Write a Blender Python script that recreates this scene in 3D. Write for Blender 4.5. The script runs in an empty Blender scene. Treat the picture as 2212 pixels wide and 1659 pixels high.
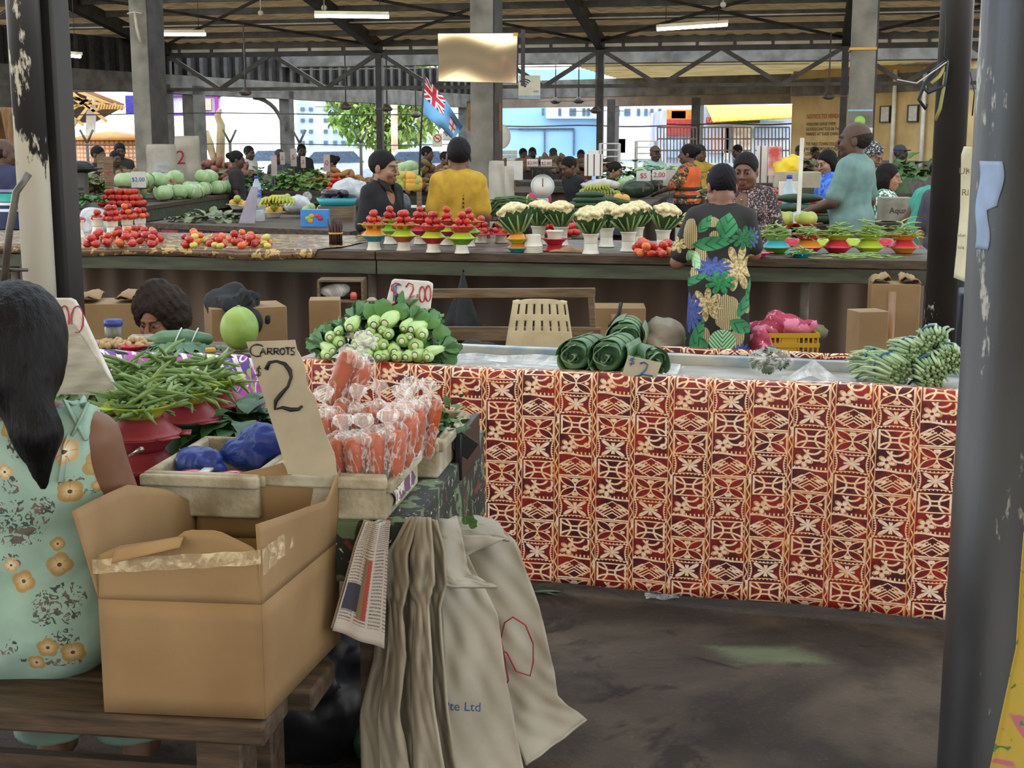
import bpy, math, random
import numpy as np
from mathutils import Vector, Matrix, noise
R=random.Random(7)
SC=bpy.context.scene; COL=SC.collection
PI=math.pi; rad=math.radians
V=Vector
# ---------------------------------------------------------------- camera
FPX=2949.33; PIT=rad(10); CAMZ=1.6
cam=bpy.data.objects.new('camera',bpy.data.cameras.new('camera')); COL.objects.link(cam)
cam.location=(0,0,CAMZ); cam.rotation_euler=(PI/2-PIT,0,0); cam.data.sensor_width=36; cam.data.lens=48; cam.data.clip_end=500
SC.camera=cam
def ray(px,py):
    a=(px-1106)/FPX; b=-(py-829.5)/FPX
    return V((a, math.cos(PIT)+b*math.sin(PIT), -math.sin(PIT)+b*math.cos(PIT)))
def PY(px,py,Y): r=ray(px,py); return V((0,0,CAMZ))+r*(Y/r.y)
def PZ(px,py,z): r=ray(px,py); return V((0,0,CAMZ))+r*((z-CAMZ)/r.z)
YAW=rad(12); CU,SU=math.cos(YAW),math.sin(YAW)
def F(a,b,z=0): return V((a*CU+b*SU, -a*SU+b*CU, z))     # market grid: a along the counters, b into the depth
def AB(p): return (p.x*CU-p.y*SU, p.x*SU+p.y*CU)
def PB(px,py,b):
    r=ray(px,py); t=b/(r.x*SU+r.y*CU); return V((0,0,CAMZ))+r*t
def s2l(c):
    return c/12.92 if c<=.04045 else ((c+.055)/1.055)**2.4
def C(h):
    if isinstance(h,tuple): return h
    return tuple(s2l(int(h[i:i+2],16)/255) for i in (0,2,4))
# ---------------------------------------------------------------- node expressions
class NT:
    cur=None
def nn(t,**k):
    n=NT.cur.nodes.new(t)
    for a,b in k.items(): setattr(n,a,b)
    return n
def lk(a,b): NT.cur.links.new(a,b)
class X:
    def __init__(s,v): s.v=v
    def __add__(s,o): return mth('ADD',s,o)
    __radd__=__add__
    def __mul__(s,o): return mth('MULTIPLY',s,o)
    __rmul__=__mul__
    def __sub__(s,o): return mth('SUBTRACT',s,o)
    def __rsub__(s,o): return mth('SUBTRACT',o,s)
    def __truediv__(s,o): return mth('DIVIDE',s,o)
    def __neg__(s): return mth('MULTIPLY',s,-1.0)
def _in(sock,v):
    if isinstance(v,X): lk(v.v,sock)
    else: sock.default_value=v
def mth(op,*a):
    n=nn('ShaderNodeMath',operation=op)
    for i,v in enumerate(a): _in(n.inputs[i],v)
    return X(n.outputs[0])
xsin=lambda a:mth('SINE',a)
xcos=lambda a:mth('COSINE',a)
xabs=lambda a:mth('ABSOLUTE',a)
xmin=lambda a,b:mth('MINIMUM',a,b)
xmax=lambda a,b:mth('MAXIMUM',a,b)
xmod=lambda a,b:mth('FLOORED_MODULO',a,b)
xfloor=lambda a:mth('FLOOR',a)
xlt=lambda a,b:mth('LESS_THAN',a,b)
xgt=lambda a,b:mth('GREATER_THAN',a,b)
xsqrt=lambda a:mth('SQRT',a)
xatan2=lambda a,b:mth('ARCTAN2',a,b)
def xlen(a,b): return xsqrt(a*a+b*b)
def mixc(f,a,b):
    n=nn('ShaderNodeMix',data_type='RGBA')
    _in(n.inputs[0],f)
    for i,v in ((6,a),(7,b)):
        if isinstance(v,X): lk(v.v,n.inputs[i])
        else: n.inputs[i].default_value=(*v,1)
    return X(n.outputs[2])
def coord(kind='Object'):
    n=nn('ShaderNodeTexCoord'); return n.outputs[kind]
def sep(vec):
    n=nn('ShaderNodeSeparateXYZ'); lk(vec,n.inputs[0]); return X(n.outputs[0]),X(n.outputs[1]),X(n.outputs[2])
def comb(x,y,z=0.0):
    n=nn('ShaderNodeCombineXYZ')
    for i,v in enumerate((x,y,z)): _in(n.inputs[i],v)
    return n.outputs[0]
def nz(vec,scale,detail=3,rough=.5,dist=0):
    n=nn('ShaderNodeTexNoise'); n.inputs['Scale'].default_value=scale; n.inputs['Detail'].default_value=detail
    n.inputs['Roughness'].default_value=rough; n.inputs['Distortion'].default_value=dist
    if vec is not None: lk(vec,n.inputs['Vector'])
    return X(n.outputs[0])
def mapr(v,a,b,c=0.,d=1.):
    n=nn('ShaderNodeMapRange'); n.clamp=True
    _in(n.inputs[0],v)
    for i,q in enumerate((a,b,c,d)): n.inputs[i+1].default_value=q
    return X(n.outputs[0])
MATS={}
def newmat(name):
    m=bpy.data.materials.new(name); m.use_nodes=True; NT.cur=m.node_tree
    for n in list(NT.cur.nodes): NT.cur.nodes.remove(n)
    o=nn('ShaderNodeOutputMaterial'); p=nn('ShaderNodeBsdfPrincipled'); lk(p.outputs[0],o.inputs[0])
    MATS[name]=m
    return m,p,o
def bumpto(p,h,strength=.3,dist=.01):
    b=nn('ShaderNodeBump'); b.inputs['Strength'].default_value=strength; b.inputs['Distance'].default_value=dist
    _in(b.inputs['Height'],h); lk(b.outputs[0],p.inputs['Normal'])
def M(name,c,c2=None,rough=.55,metal=0,sc=12,bump=0,bsc=None,spec=.4,thr=(.35,.65),trans=0,detail=4,sss=0,stretch=None,alpha=1,kind='Object',coat=0,em=None):
    if name in MATS: return MATS[name]
    m,p,o=newmat(name); c=C(c); c2=C(c2) if c2 else tuple(x*.8 for x in c)
    vec=coord(kind)
    if stretch:
        mp=nn('ShaderNodeMapping'); lk(vec,mp.inputs[0]); mp.inputs['Scale'].default_value=stretch; vec=mp.outputs[0]
    f=mapr(nz(vec,sc,detail),*thr)
    lk(mixc(f,c,c2).v,p.inputs['Base Color'])
    p.inputs['Roughness'].default_value=rough; p.inputs['Metallic'].default_value=metal
    p.inputs['Specular IOR Level'].default_value=spec
    if coat: p.inputs['Coat Weight'].default_value=coat; p.inputs['Coat Roughness'].default_value=.1
    if sss: p.inputs['Subsurface Weight'].default_value=sss; p.inputs['Subsurface Radius'].default_value=(.01,.004,.002)
    if bump: bumpto(p,nz(vec,bsc or sc*4,4),bump,.01)
    if alpha<1: p.inputs['Alpha'].default_value=alpha
    if trans: p.inputs['Transmission Weight'].default_value=trans
    if em: p.inputs['Emission Color'].default_value=(*C(em[0]),1); p.inputs['Emission Strength'].default_value=em[1]
    return m
def film(name,c=(1,1,1),alpha=.15,rough=.12,bump=.6,bsc=40):
    if name in MATS: return MATS[name]
    m,p,o=newmat(name); p.inputs['Base Color'].default_value=(*c,1); p.inputs['Roughness'].default_value=rough
    p.inputs['Specular IOR Level'].default_value=.8
    h=nz(coord(),bsc,3,.6,1.); bumpto(p,h,bump,.01)
    lk(mapr(h,.45,.75,alpha*.6,min(1,alpha*2.6)).v,p.inputs['Alpha'])
    return m
def film2(name,c,lo,hi,sc=60):  # whiter noise streaks in the alpha paint highlights onto the film
    m,p,o=newmat(name); p.inputs['Base Color'].default_value=(*c,1); p.inputs['Roughness'].default_value=.08; p.inputs['Specular IOR Level'].default_value=1.
    v=coord(); mp=nn('ShaderNodeMapping'); lk(v,mp.inputs[0]); mp.inputs['Scale'].default_value=(1,1,.35); mp.inputs['Rotation'].default_value=(.3,.5,0)
    a=nz(mp.outputs[0],sc,3,.6,1.5); w=xabs(a-.5); lw=nn('ShaderNodeLayerWeight'); lw.inputs[0].default_value=.35
    bumpto(p,a,1.,.012); lk(xmin(mapr(w,.0,.035,hi,lo)+mapr(X(lw.outputs[1]),.3,1.,0.,.5),.95).v,p.inputs['Alpha']); return m
def vcol(name,rough=.6,spec=.3,sc=30,amt=.12,sss=0):
    """material reading the painted-on colour regions of a mesh (attribute 'Col')"""
    if name in MATS: return MATS[name]
    m,p,o=newmat(name); a=nn('ShaderNodeAttribute'); a.attribute_name='Col'
    f=nz(coord(),sc,3)
    hsv=nn('ShaderNodeHueSaturation'); lk(a.outputs['Color'],hsv.inputs['Color']); lk(mapr(f,.3,.7,1-amt,1+amt).v,hsv.inputs['Value'])
    lk(hsv.outputs[0],p.inputs['Base Color']); p.inputs['Roughness'].default_value=rough; p.inputs['Specular IOR Level'].default_value=spec
    if sss: p.inputs['Subsurface Weight'].default_value=sss; p.inputs['Subsurface Radius'].default_value=(.01,.004,.002)
    return m
# ---------------------------------------------------------------- mesh builder
def rotm(rx=0,ry=0,rz=0): return Matrix.Rotation(rz,3,'Z')@Matrix.Rotation(ry,3,'Y')@Matrix.Rotation(rx,3,'X')
class MB:
    def __init__(s): s.v=[]; s.f=[]; s.mi=[]; s.uv={}; s.col=None
    def add(s,vs,fs,mi=0,uv=None):
        o=len(s.v); s.v+= [tuple(v) for v in vs]
        s.f+=[tuple(i+o for i in f) for f in fs]; s.mi+=[mi]*len(fs)
        if uv:
            for i,q in enumerate(uv): s.uv[o+i]=q
        return s
    def box(s,c,d,r=None,mi=0,taper=1):
        x,y,z=[q/2 for q in d]; c=V(c); vs=[]
        for k in (-z,z):
            t=taper if k>0 else 1
            for i,j in ((-x,-y),(x,-y),(x,y),(-x,y)):
                p=V((i*t,j*t,k)); p=r@p if r else p; vs.append(c+p)
        return s.add(vs,[(3,2,1,0),(4,5,6,7),(0,1,5,4),(1,2,6,5),(2,3,7,6),(3,0,4,7)],mi)
    def beam(s,a,b,w,h,mi=0,up=(0,0,1)):
        a,b=V(a),V(b); d=(b-a); L=d.length; d.normalize(); up=V(up)
        if abs(d.dot(up))>.98: up=V((0,1,0))
        x=d.cross(up).normalized(); z=x.cross(d)
        m=Matrix((x,d,z)).transposed()
        return s.box((a+b)/2,(w,L,h),m,mi)
    def tube(s,pts,r,n=8,mi=0,caps=True,sx=1.):
        pts=[V(p) for p in pts]; k=len(pts)
        rs=r if isinstance(r,(list,tuple)) else [r]*k
        t0=(pts[1]-pts[0]).normalized(); up=V((0,0,1)) if abs(t0.z)<.9 else V((1,0,0))
        nrm=t0.cross(up).normalized(); vs=[]
        for i,p in enumerate(pts):
            t=((pts[min(i+1,k-1)]-pts[max(i-1,0)])).normalized()
            nrm=(nrm-t*nrm.dot(t)).normalized(); bi=t.cross(nrm)
            for j in range(n):
                a=2*PI*j/n; vs.append(p+(nrm*math.cos(a)*sx+bi*math.sin(a))*rs[i])
        fs=[(i*n+j,i*n+(j+1)%n,(i+1)*n+(j+1)%n,(i+1)*n+j) for i in range(k-1) for j in range(n)]
        if caps: fs+=[tuple(range(n-1,-1,-1)),tuple((k-1)*n+j for j in range(n))]
        return s.add(vs,fs,mi)
    def lathe(s,prof,n=24,c=(0,0,0),mi=0,r=None,wob=None,sx=1,sy=1):
        vs=[];k=len(prof);c=V(c)
        for i,(q,z) in enumerate(prof):
            for j in range(n):
                a=2*PI*j/n; qq=q*(wob(a,z) if wob else 1); p=V((qq*math.cos(a)*sx,qq*math.sin(a)*sy,z))
                vs.append(c+(r@p if r else p))
        fs=[(i*n+j,i*n+(j+1)%n,(i+1)*n+(j+1)%n,(i+1)*n+j) for i in range(k-1) for j in range(n)]
        if prof[0][0]>1e-5: fs.append(tuple(range(n-1,-1,-1)))
        if prof[-1][0]>1e-5: fs.append(tuple((k-1)*n+j for j in range(n)))
        return s.add(vs,fs,mi)
    def ell(s,c,r,rot=None,nu=14,nv=9,mi=0,disp=None):
        vs=[];c=V(c)
        if not isinstance(r,(tuple,list)): r=(r,r,r)
        for i in range(nv+1):
            th=PI*i/nv
            for j in range(nu):
                a=2*PI*j/nu; d=V((math.sin(th)*math.cos(a),math.sin(th)*math.sin(a),-math.cos(th)))
                k=disp(d) if disp else 1
                p=V((d.x*r[0]*k,d.y*r[1]*k,d.z*r[2]*k)); vs.append(c+(rot@p if rot else p))
        fs=[(i*nu+j,i*nu+(j+1)%nu,(i+1)*nu+(j+1)%nu,(i+1)*nu+j) for i in range(nv) for j in range(nu)]
        return s.add(vs,fs,mi)
    def grid(s,fn,nu,nv,mi=0,uvf=None,two=0):
        vs=[fn(i/nu,j/nv) for j in range(nv+1) for i in range(nu+1)]
        fs=[(j*(nu+1)+i,j*(nu+1)+i+1,(j+1)*(nu+1)+i+1,(j+1)*(nu+1)+i) for j in range(nv) for i in range(nu)]
        uv=[uvf(i/nu,j/nv) for j in range(nv+1) for i in range(nu+1)] if uvf else None
        return s.add(vs,fs,mi,uv)
    def poly(s,pts,mi=0): return s.add(pts,[tuple(range(len(pts)))],mi)
    def prism(s,pts,d,mi=0):
        """closed outline pts extruded along vector d"""
        n=len(pts); d=V(d); vs=[V(p) for p in pts]+[V(p)+d for p in pts]
        return s.add(vs,[tuple(range(n-1,-1,-1)),tuple(range(n,2*n))]+[(i,(i+1)%n,n+(i+1)%n,n+i) for i in range(n)],mi)
    def leaf(s,base,d,up,L,w,curl=.3,fold=.25,n=6,mi=0,wave=0):
        """a blade with a midrib fold"""
        base,d,up=V(base),V(d).normalized(),V(up); x=d.cross(up).normalized(); up=x.cross(d)
        rows=[]
        for i in range(n+1):
            t=i/n; ww=w*(math.sin(PI*min(1,t*.93+.07))**.75)
            c=base+d*(L*t*(1-.25*curl*t))-up*(curl*L*t*t)
            wv=wave*w*math.sin(t*17)
            rows+= [c-x*ww+up*(fold*ww+wv),c,c+x*ww+up*(fold*ww-wv)]
        fs=[]
        for i in range(n):
            for j in (0,1): k=i*3+j; fs.append((k,k+1,k+4,k+3))
        return s.add(rows,fs,mi)
    def mesh(s,name,mats,smooth=True,solid=0):
        me=bpy.data.meshes.new(name); me.from_pydata(s.v,[],s.f)
        for m in (mats if isinstance(mats,(list,tuple)) else [mats]): me.materials.append(m)
        me.polygons.foreach_set('material_index',s.mi); me.polygons.foreach_set('use_smooth',[smooth]*len(s.f))
        if s.uv:
            l=me.uv_layers.new(name='UVMap'); ix=[q.vertex_index for q in me.loops]
            buf=[]
            for i in ix: buf+=s.uv.get(i,(0,0))
            l.data.foreach_set('uv',buf)
        if s.col is not None:
            a=me.color_attributes.new('Col','FLOAT_COLOR','POINT'); buf=np.ones((len(s.v),4)); buf[:,:3]=s.col; a.data.foreach_set('color',buf.ravel())
        me.validate(); me.update()
        return me
def ob(name,me,parent=None,loc=None,rot=None):
    o=bpy.data.objects.new(name,me); COL.objects.link(o)
    if parent: o.parent=parent
    if loc is not None: o.location=loc
    if rot is not None: o.rotation_euler=rot if isinstance(rot,(tuple,list)) else (0,0,rot)
    return o
def tag(o,label=None,cat=None,group=None,kind=None):
    #LEN
    if label: o['label']=label
    if cat: o['category']=cat
    if group: o['group']=group
    if kind: o['kind']=kind
    return o
def edge(o,ang=40,bev=0):
    """flat where sharp"""
    if bev:
        b=o.modifiers.new('Bevel','BEVEL'); b.width=bev; b.segments=2; b.limit_method='ANGLE'; b.angle_limit=rad(35)
    o.data.polygons.foreach_set('use_smooth',[True]*len(o.data.polygons))
    try: o.data.set_sharp_from_angle(angle=rad(ang))
    except Exception: pass
    return o
def thing(name,label,cat,loc=(0,0,0),rot=0,group=None):
    o=ob(name,None,None,loc,rot); o.empty_display_size=.05
    return tag(o,label,cat,group)
def part(name,mb,mats,parent,smooth=True,label=None,loc=None,rot=None,bev=0,sharp=0,solid=0):
    o=ob(name,mb.mesh(name,mats,smooth),parent,loc,rot)
    if label: o['label']=label
    if sharp or bev: edge(o,sharp or 35,bev)
    if solid: sol(o,solid)
    return o
def sol(o,t,off=0):
    m=o.modifiers.new('Solidify','SOLIDIFY'); m.thickness=t; m.offset=off; return o
def solo(name,mb,mats,label,cat,loc=(0,0,0),rot=0,group=None,smooth=True,bev=0,sharp=0,kind=None,solid=0):
    o=ob(name,mb.mesh(name,mats,smooth),None,loc,rot)
    if sharp or bev: edge(o,sharp or 35,bev)
    if solid: sol(o,solid)
    return tag(o,label,cat,group,kind)
def struct(name,mb,mats,smooth=False,parent=None,loc=None,rot=None,bev=0):
    o=ob(name,mb.mesh(name,mats,smooth),parent,loc,rot); o['kind']='structure'
    if bev: edge(o,35,bev)
    return o
def dup(o,loc=None,rot=None,label=None,group=None,scale=None,parent=None):
    c=o.copy(); COL.objects.link(c)
    if parent: c.parent=parent
    if loc is not None: c.location=loc
    if rot is not None: c.rotation_euler=rot if isinstance(rot,(tuple,list)) else (0,0,rot)
    if label: c['label']=label
    if group: c['group']=group
    if scale is not None: c.scale=scale if isinstance(scale,(tuple,list)) else (scale,)*3
    for ch in o.children: dup(ch,parent=c)
    return c
class Stock:
    """first use moves the object itself, later uses copy it"""
    def __init__(s,*objs): s.o=list(objs); s.u=[False]*len(objs)
    def put(s,loc,rot=None,label=None,group=None,scale=None,k=None,cat=None):
        k=R.randrange(len(s.o)) if k is None else k
        if not s.u[k]:
            s.u[k]=True; o=s.o[k]; o.location=loc
            if rot is not None: o.rotation_euler=rot if isinstance(rot,(tuple,list)) else (0,0,rot)
            if label: o['label']=label
            if group: o['group']=group
            if scale is not None: o.scale=scale if isinstance(scale,(tuple,list)) else (scale,)*3
            return o
        return dup(s.o[k],loc,rot,label,group,scale)
    def clean(s):
        for o,u in zip(s.o,s.u):
            if not u:
                for c in list(o.children): bpy.data.objects.remove(c)
                bpy.data.objects.remove(o)
# ---------------------------------------------------------------- text
def textmesh(txt,size,ext=.0006,align='CENTER'):
    cu=bpy.data.curves.new('txt','FONT'); cu.body=txt; cu.size=size; cu.extrude=ext; cu.align_x=align; cu.align_y='CENTER'; cu.resolution_u=3
    o=bpy.data.objects.new('txt',cu); COL.objects.link(o)
    dg=bpy.context.evaluated_depsgraph_get(); me=bpy.data.meshes.new_from_object(o.evaluated_get(dg))
    bpy.data.objects.remove(o); bpy.data.curves.remove(cu)
    return me
def text(txt,size,mat,parent,loc,rot,ext=.0006,name='lettering',align='CENTER'):
    me=textmesh(txt,size,ext,align); me.materials.clear(); me.materials.append(mat)
    return ob(name,me,parent,loc,rot)
def strokes(lines,w,fn,n=5,t=.0015):
    """hand lettering: polylines in 2D turned into flat rounded strips by fn(x,y)->point"""
    mb=MB()
    for ln in lines:
        mb.tube([fn(x,y) for x,y in ln],[w*(.75+.35*math.sin(i*1.3)) if len(ln)>3 else w for i in range(len(ln))],6)
    return mb
# ---------------------------------------------------------------- signed-distance shapes
def sd_mesh(fn,ax,ay,az,mb=None):
    """surface nets on a (possibly uneven) grid -> MB"""
    mb=mb or MB()
    Xg,Yg,Zg=np.meshgrid(ax,ay,az,indexing='ij'); d=fn(Xg,Yg,Zg).astype(float)
    d[0]=abs(d[0])+1e-4; d[-1]=abs(d[-1])+1e-4; d[:,0]=abs(d[:,0])+1e-4; d[:,-1]=abs(d[:,-1])+1e-4; d[:,:,0]=abs(d[:,:,0])+1e-4; d[:,:,-1]=abs(d[:,:,-1])+1e-4
    s=d<0; nx,ny,nz_=[q-1 for q in d.shape]
    cnt=np.zeros((nx,ny,nz_)); acc=np.zeros((nx,ny,nz_,3))
    P=np.stack([Xg,Yg,Zg],-1)
    sl=lambda i,j,k:(slice(i,i+nx),slice(j,j+ny),slice(k,k+nz_))
    for axis in range(3):
        for p in (0,1):
            for q in (0,1):
                a=[0,0,0]; o=[i for i in range(3) if i!=axis]; a[o[0]]=p; a[o[1]]=q; b=list(a); b[axis]=1
                A,B=sl(*a),sl(*b); m=s[A]!=s[B]
                t=np.where(m,d[A]/np.where(m,d[A]-d[B],1),0)
                pt=P[A]+(P[B]-P[A])*t[...,None]
                acc+=pt*m[...,None]; cnt+=m
    act=cnt>0; idx=np.full(act.shape,-1); idx[act]=np.arange(act.sum())
    vs=acc[act]/cnt[act][:,None]
    fs=[]
    for axis in range(3):
        o=[i for i in range(3) if i!=axis]
        r=[slice(1,-1)]*3; r[axis]=slice(0,-1); r2=list(r); r2[axis]=slice(1,None)
        m=s[tuple(r)]!=s[tuple(r2)]; I=np.argwhere(m)
        if len(I)==0: continue
        off=np.ones(3,int); off[axis]=0; I=I+off
        g=[]
        for p,q in ((1,1),(0,1),(0,0),(1,0)):
            e=np.zeros(3,int); e[o[0]]=-p; e[o[1]]=-q; J=I+e; g.append(idx[J[:,0],J[:,1],J[:,2]])
        g=np.stack(g,1); ins=s[I[:,0],I[:,1],I[:,2]]
        flip=ins if axis!=1 else ~ins
        g=np.where(flip[:,None],g,g[:,::-1]); fs.append(g)
    fs=np.concatenate(fs); fs=fs[(fs>=0).all(1)]
    mb.add(vs.tolist(),[tuple(int(i) for i in f) for f in fs])
    return mb
def caps(a,b,ra,rb=None,k=(1,1,1)):
    a=np.array(a,float); b=np.array(b,float); rb=ra if rb is None else rb; k=np.array(k,float)
    def f(x,y,z):
        px,py,pz=(x-a[0])/k[0],(y-a[1])/k[1],(z-a[2])/k[2]; ba=(b-a)/k; l=max(1e-9,(ba**2).sum())
        t=np.clip((px*ba[0]+py*ba[1]+pz*ba[2])/l,0,1)
        return np.sqrt((px-ba[0]*t)**2+(py-ba[1]*t)**2+(pz-ba[2]*t)**2)-(ra+(rb-ra)*t)
    return f
def elli(c,r,rot=None):
    c=np.array(c,float); r=np.array(r,float); m=np.array(rot.transposed()) if rot is not None else None
    def f(x,y,z):
        x,y,z=x-c[0],y-c[1],z-c[2]
        if m is not None: x,y,z=m[0][0]*x+m[0][1]*y+m[0][2]*z,m[1][0]*x+m[1][1]*y+m[1][2]*z,m[2][0]*x+m[2][1]*y+m[2][2]*z
        q=np.sqrt((x/r[0])**2+(y/r[1])**2+(z/r[2])**2)
        return (q-1)*min(r)
    return f
def smin(a,b,k):
    h=np.clip(.5+.5*(b-a)/k,0,1); return b+(a-b)*h-k*h*(1-h)
def union(fs,k=.03):
    def f(x,y,z):
        d=fs[0](x,y,z)
        for g in fs[1:]: d=smin(d,g(x,y,z),k)
        return d
    return f
def lump(fn,lo,hi,h,mb=None):
    return sd_mesh(fn,*[np.arange(lo[i]-2*h,hi[i]+2.5*h,h) for i in range(3)],mb)
def wav(x,y,z,s=0,k=30):
    return (np.sin(x*k+s+1.7*np.sin(y*k*.7+s))*np.sin(y*k*1.13+s*2.1+1.3*np.sin(z*k*.8))*np.sin(z*k*.93+s*.7+1.1*np.sin(x*k*.6)))
# ---------------------------------------------------------------- palette
concrete=M('concrete','8a8478','5f5c52',.85,sc=3,bump=.25,thr=(.3,.7))
steel=M('dark_steel','3b3834','24221f',.5,sc=5,bump=.1)
steelg=M('grey_steel','5b5852','43403a',.6,sc=4)
fascia=M('grey_fascia','6d6a63','4c4943',.7,sc=3)
def thin(name,c,c2,sc,fr,st):  # translucency mixed in so sky light through the sheet brightens the ceiling
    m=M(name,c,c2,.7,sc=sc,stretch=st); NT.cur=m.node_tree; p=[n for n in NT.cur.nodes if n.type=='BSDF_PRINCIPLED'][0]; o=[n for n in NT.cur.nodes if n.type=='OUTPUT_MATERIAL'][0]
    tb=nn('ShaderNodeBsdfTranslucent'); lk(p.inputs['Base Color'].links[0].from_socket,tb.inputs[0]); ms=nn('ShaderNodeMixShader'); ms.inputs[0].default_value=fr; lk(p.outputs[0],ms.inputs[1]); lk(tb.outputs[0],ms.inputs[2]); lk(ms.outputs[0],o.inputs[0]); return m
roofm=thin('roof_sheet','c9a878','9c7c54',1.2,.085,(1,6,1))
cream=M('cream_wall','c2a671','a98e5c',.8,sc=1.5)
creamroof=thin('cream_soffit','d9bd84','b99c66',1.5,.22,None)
white=M('white_paint','d8d4c8','bdb8aa',.5,sc=4)
whitep=M('white_plastic','d9d5c6','c6c0ae',.35,sc=6)
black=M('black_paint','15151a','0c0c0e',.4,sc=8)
# ---------------------------------------------------------------- floor
def floormat():
    m,p,o=newmat('market_floor'); v=coord(); x,y,z=sep(v)
    big=nz(v,.9,5,.6,.6); fine=nz(v,60,4,.7); med=nz(v,4,4,.6)
    c=mixc(mapr(big,.42,.55),C('352e28'),C('574c41'))
    c=mixc(mapr(med,.5,.7,0,.6),c,C('1d1a18'))
    c=mixc(mapr(fine,.58,.75,0,.45),c,C('756a5e')); c=mixc(mapr(nz(v,1.7,5,.7,1.),.56,.62,0,.7),c,C('1c1917'))
    g=mapr(xmax(xabs((x-.83+(y-4.1)*.6)/.15),xabs((y-4.12)/.075))+(fine-.5)*.9+(med-.5)*.9,1.15,.55)*.5
    c=mixc(g,c,C('6f7d5e'))
    lk(c.v,p.inputs['Base Color']); lk(mapr(big,.4,.6,.7,.95).v,p.inputs['Roughness']); p.inputs['Specular IOR Level'].default_value=.2
    bumpto(p,fine*.6+med*.8,.5,.02); return m
mb=MB(); mb.poly([F(-30,-8),F(30,-8),F(30,45),F(-30,45)])
struct('floor',mb,floormat())
# ---------------------------------------------------------------- roof
RZ=lambda b: 3.72+.158*(28-b)
def sheet(b0,b1,a0,a1,zf,mat,name,n=160,amp=.02):
    mb=MB()
    mb.grid(lambda s,t:F(a0+(a1-a0)*s,b0+(b1-b0)*t,zf(b0+(b1-b0)*t)+amp*math.sin(s*(a1-a0)*18)),int((a1-a0)*12),1)
    return struct(name,mb,mat,True)
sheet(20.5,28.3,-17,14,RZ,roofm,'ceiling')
sheet(8.6,11.8,-17,14,RZ,roofm,'ceiling')  # unseen spans, with gaps left between them to let sky light in
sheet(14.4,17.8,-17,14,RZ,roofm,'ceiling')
sheet(-9,4.3,-17,14,lambda b:6.9,creamroof,'ceiling',amp=.04)  # unseen span, lengthened to dim the foreground and for the screen to mirror
mb=None
for i,b in enumerate(np.arange(20.6,28.2,.93)):
    mb=MB(); mb.beam(F(-17,b,RZ(b)-.07),F(14,b,RZ(b)-.07),.07,.12); struct('roof_purlin',mb,steelg)
posts=[PB(x,200,28) for x in (-95,365,820,1297,1823,2360)]
for q in posts:
    a=AB(q)[0]
    mb=MB(); mb.beam(F(a,28,RZ(28)-.15),F(a,8.6,RZ(8.6)-.15),.16,.26); struct('roof_rafter',mb,steel)
    mb=MB(); mb.box(F(a,28,1.85),(.13,.13,3.7),rotm(0,0,-YAW)); struct('steel_post',mb,steel)
pa=[AB(q)[0] for q in posts]
# thin cross braces under the roof sheets
for i in range(5):
    for s in (0,1):
        mb=MB(); a0,a1=(pa[i],pa[i+1])[::-1 if s else 1]
        mb.tube([F(a0,27.6,RZ(27.6)-.2),F(a1,23.0,RZ(23.0)-.2)],.03,6); struct('roof_brace',mb,steel)
for b in (23.6,25.9):
    mb=MB(); mb.tube([F(-17,b,RZ(b)-.16),F(14,b,RZ(b)-.16)],.015,6); struct('conduit',mb,white)
# ---------------------------------------------------------------- clerestory panels and truss on the post line
ZL,ZH=2.74,3.46
mb=MB()
mb.beam(F(-17,28,ZH),F(14,28,ZH),.12,.1); struct('truss_top_chord',mb,steel)
mb=MB(); mb.beam(F(-17,28,ZL),F(14,28,ZL),.1,.07); struct('truss_bottom_chord',mb,steelg)
for i in range(5):
    n=4; a0,a1=pa[i],pa[i+1]
    for k in range(n):
        s0=a0+(a1-a0)*k/n; s1=a0+(a1-a0)*(k+1)/n
        lo,hi=(ZH,ZL) if k%2==0 else (ZL,ZH)
        mb=MB(); mb.beam(F(s0,28,lo),F(s1,28,hi),.07,.085); struct('truss_web',mb,steelg)
clm,p,o=newmat('clerestory_panel'); v=coord(); c=mixc(mapr(nz(v,2,3),.3,.7),C('e4dfd2'),C('c4bca8')); lk(c.v,p.inputs['Base Color'])
tb=nn('ShaderNodeBsdfTranslucent'); lk(c.v,tb.inputs[0]); ms=nn('ShaderNodeMixShader'); ms.inputs[0].default_value=.6; lk(p.outputs[0],ms.inputs[1]); lk(tb.outputs[0],ms.inputs[2]); lk(ms.outputs[0],o.inputs[0])
a=-17
while a<14:
    mb=MB(); mb.box(F(a+.37,28.1,3.6),(.68,.02,.2),rotm(0,0,-YAW)); struct('clerestory_panel',mb,clm)
    mb=MB(); mb.box(F(a,28.08,3.6),(.06,.05,.24),rotm(0,0,-YAW)); struct('clerestory_mullion',mb,steelg)
    a+=.74
mb=MB(); mb.box(F(-1.5,28.1,3.73),(31,.1,.06),rotm(0,0,-YAW)); struct('trim_1',mb,steelg)
# gutter beam behind the truss
mb=MB(); mb.box(F(-1.5,32,3.58),(33,.25,.36),rotm(0,0,-YAW)); struct('gutter_beam',mb,fascia,bev=.02)
mb=MB(); mb.box(F(-8,32.3,3.37),(16,.06,.025),rotm(0,0,-YAW)); struct('roof_gap_light',mb,white)  # white strip in place of the sunlit gap between the roofs
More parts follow.
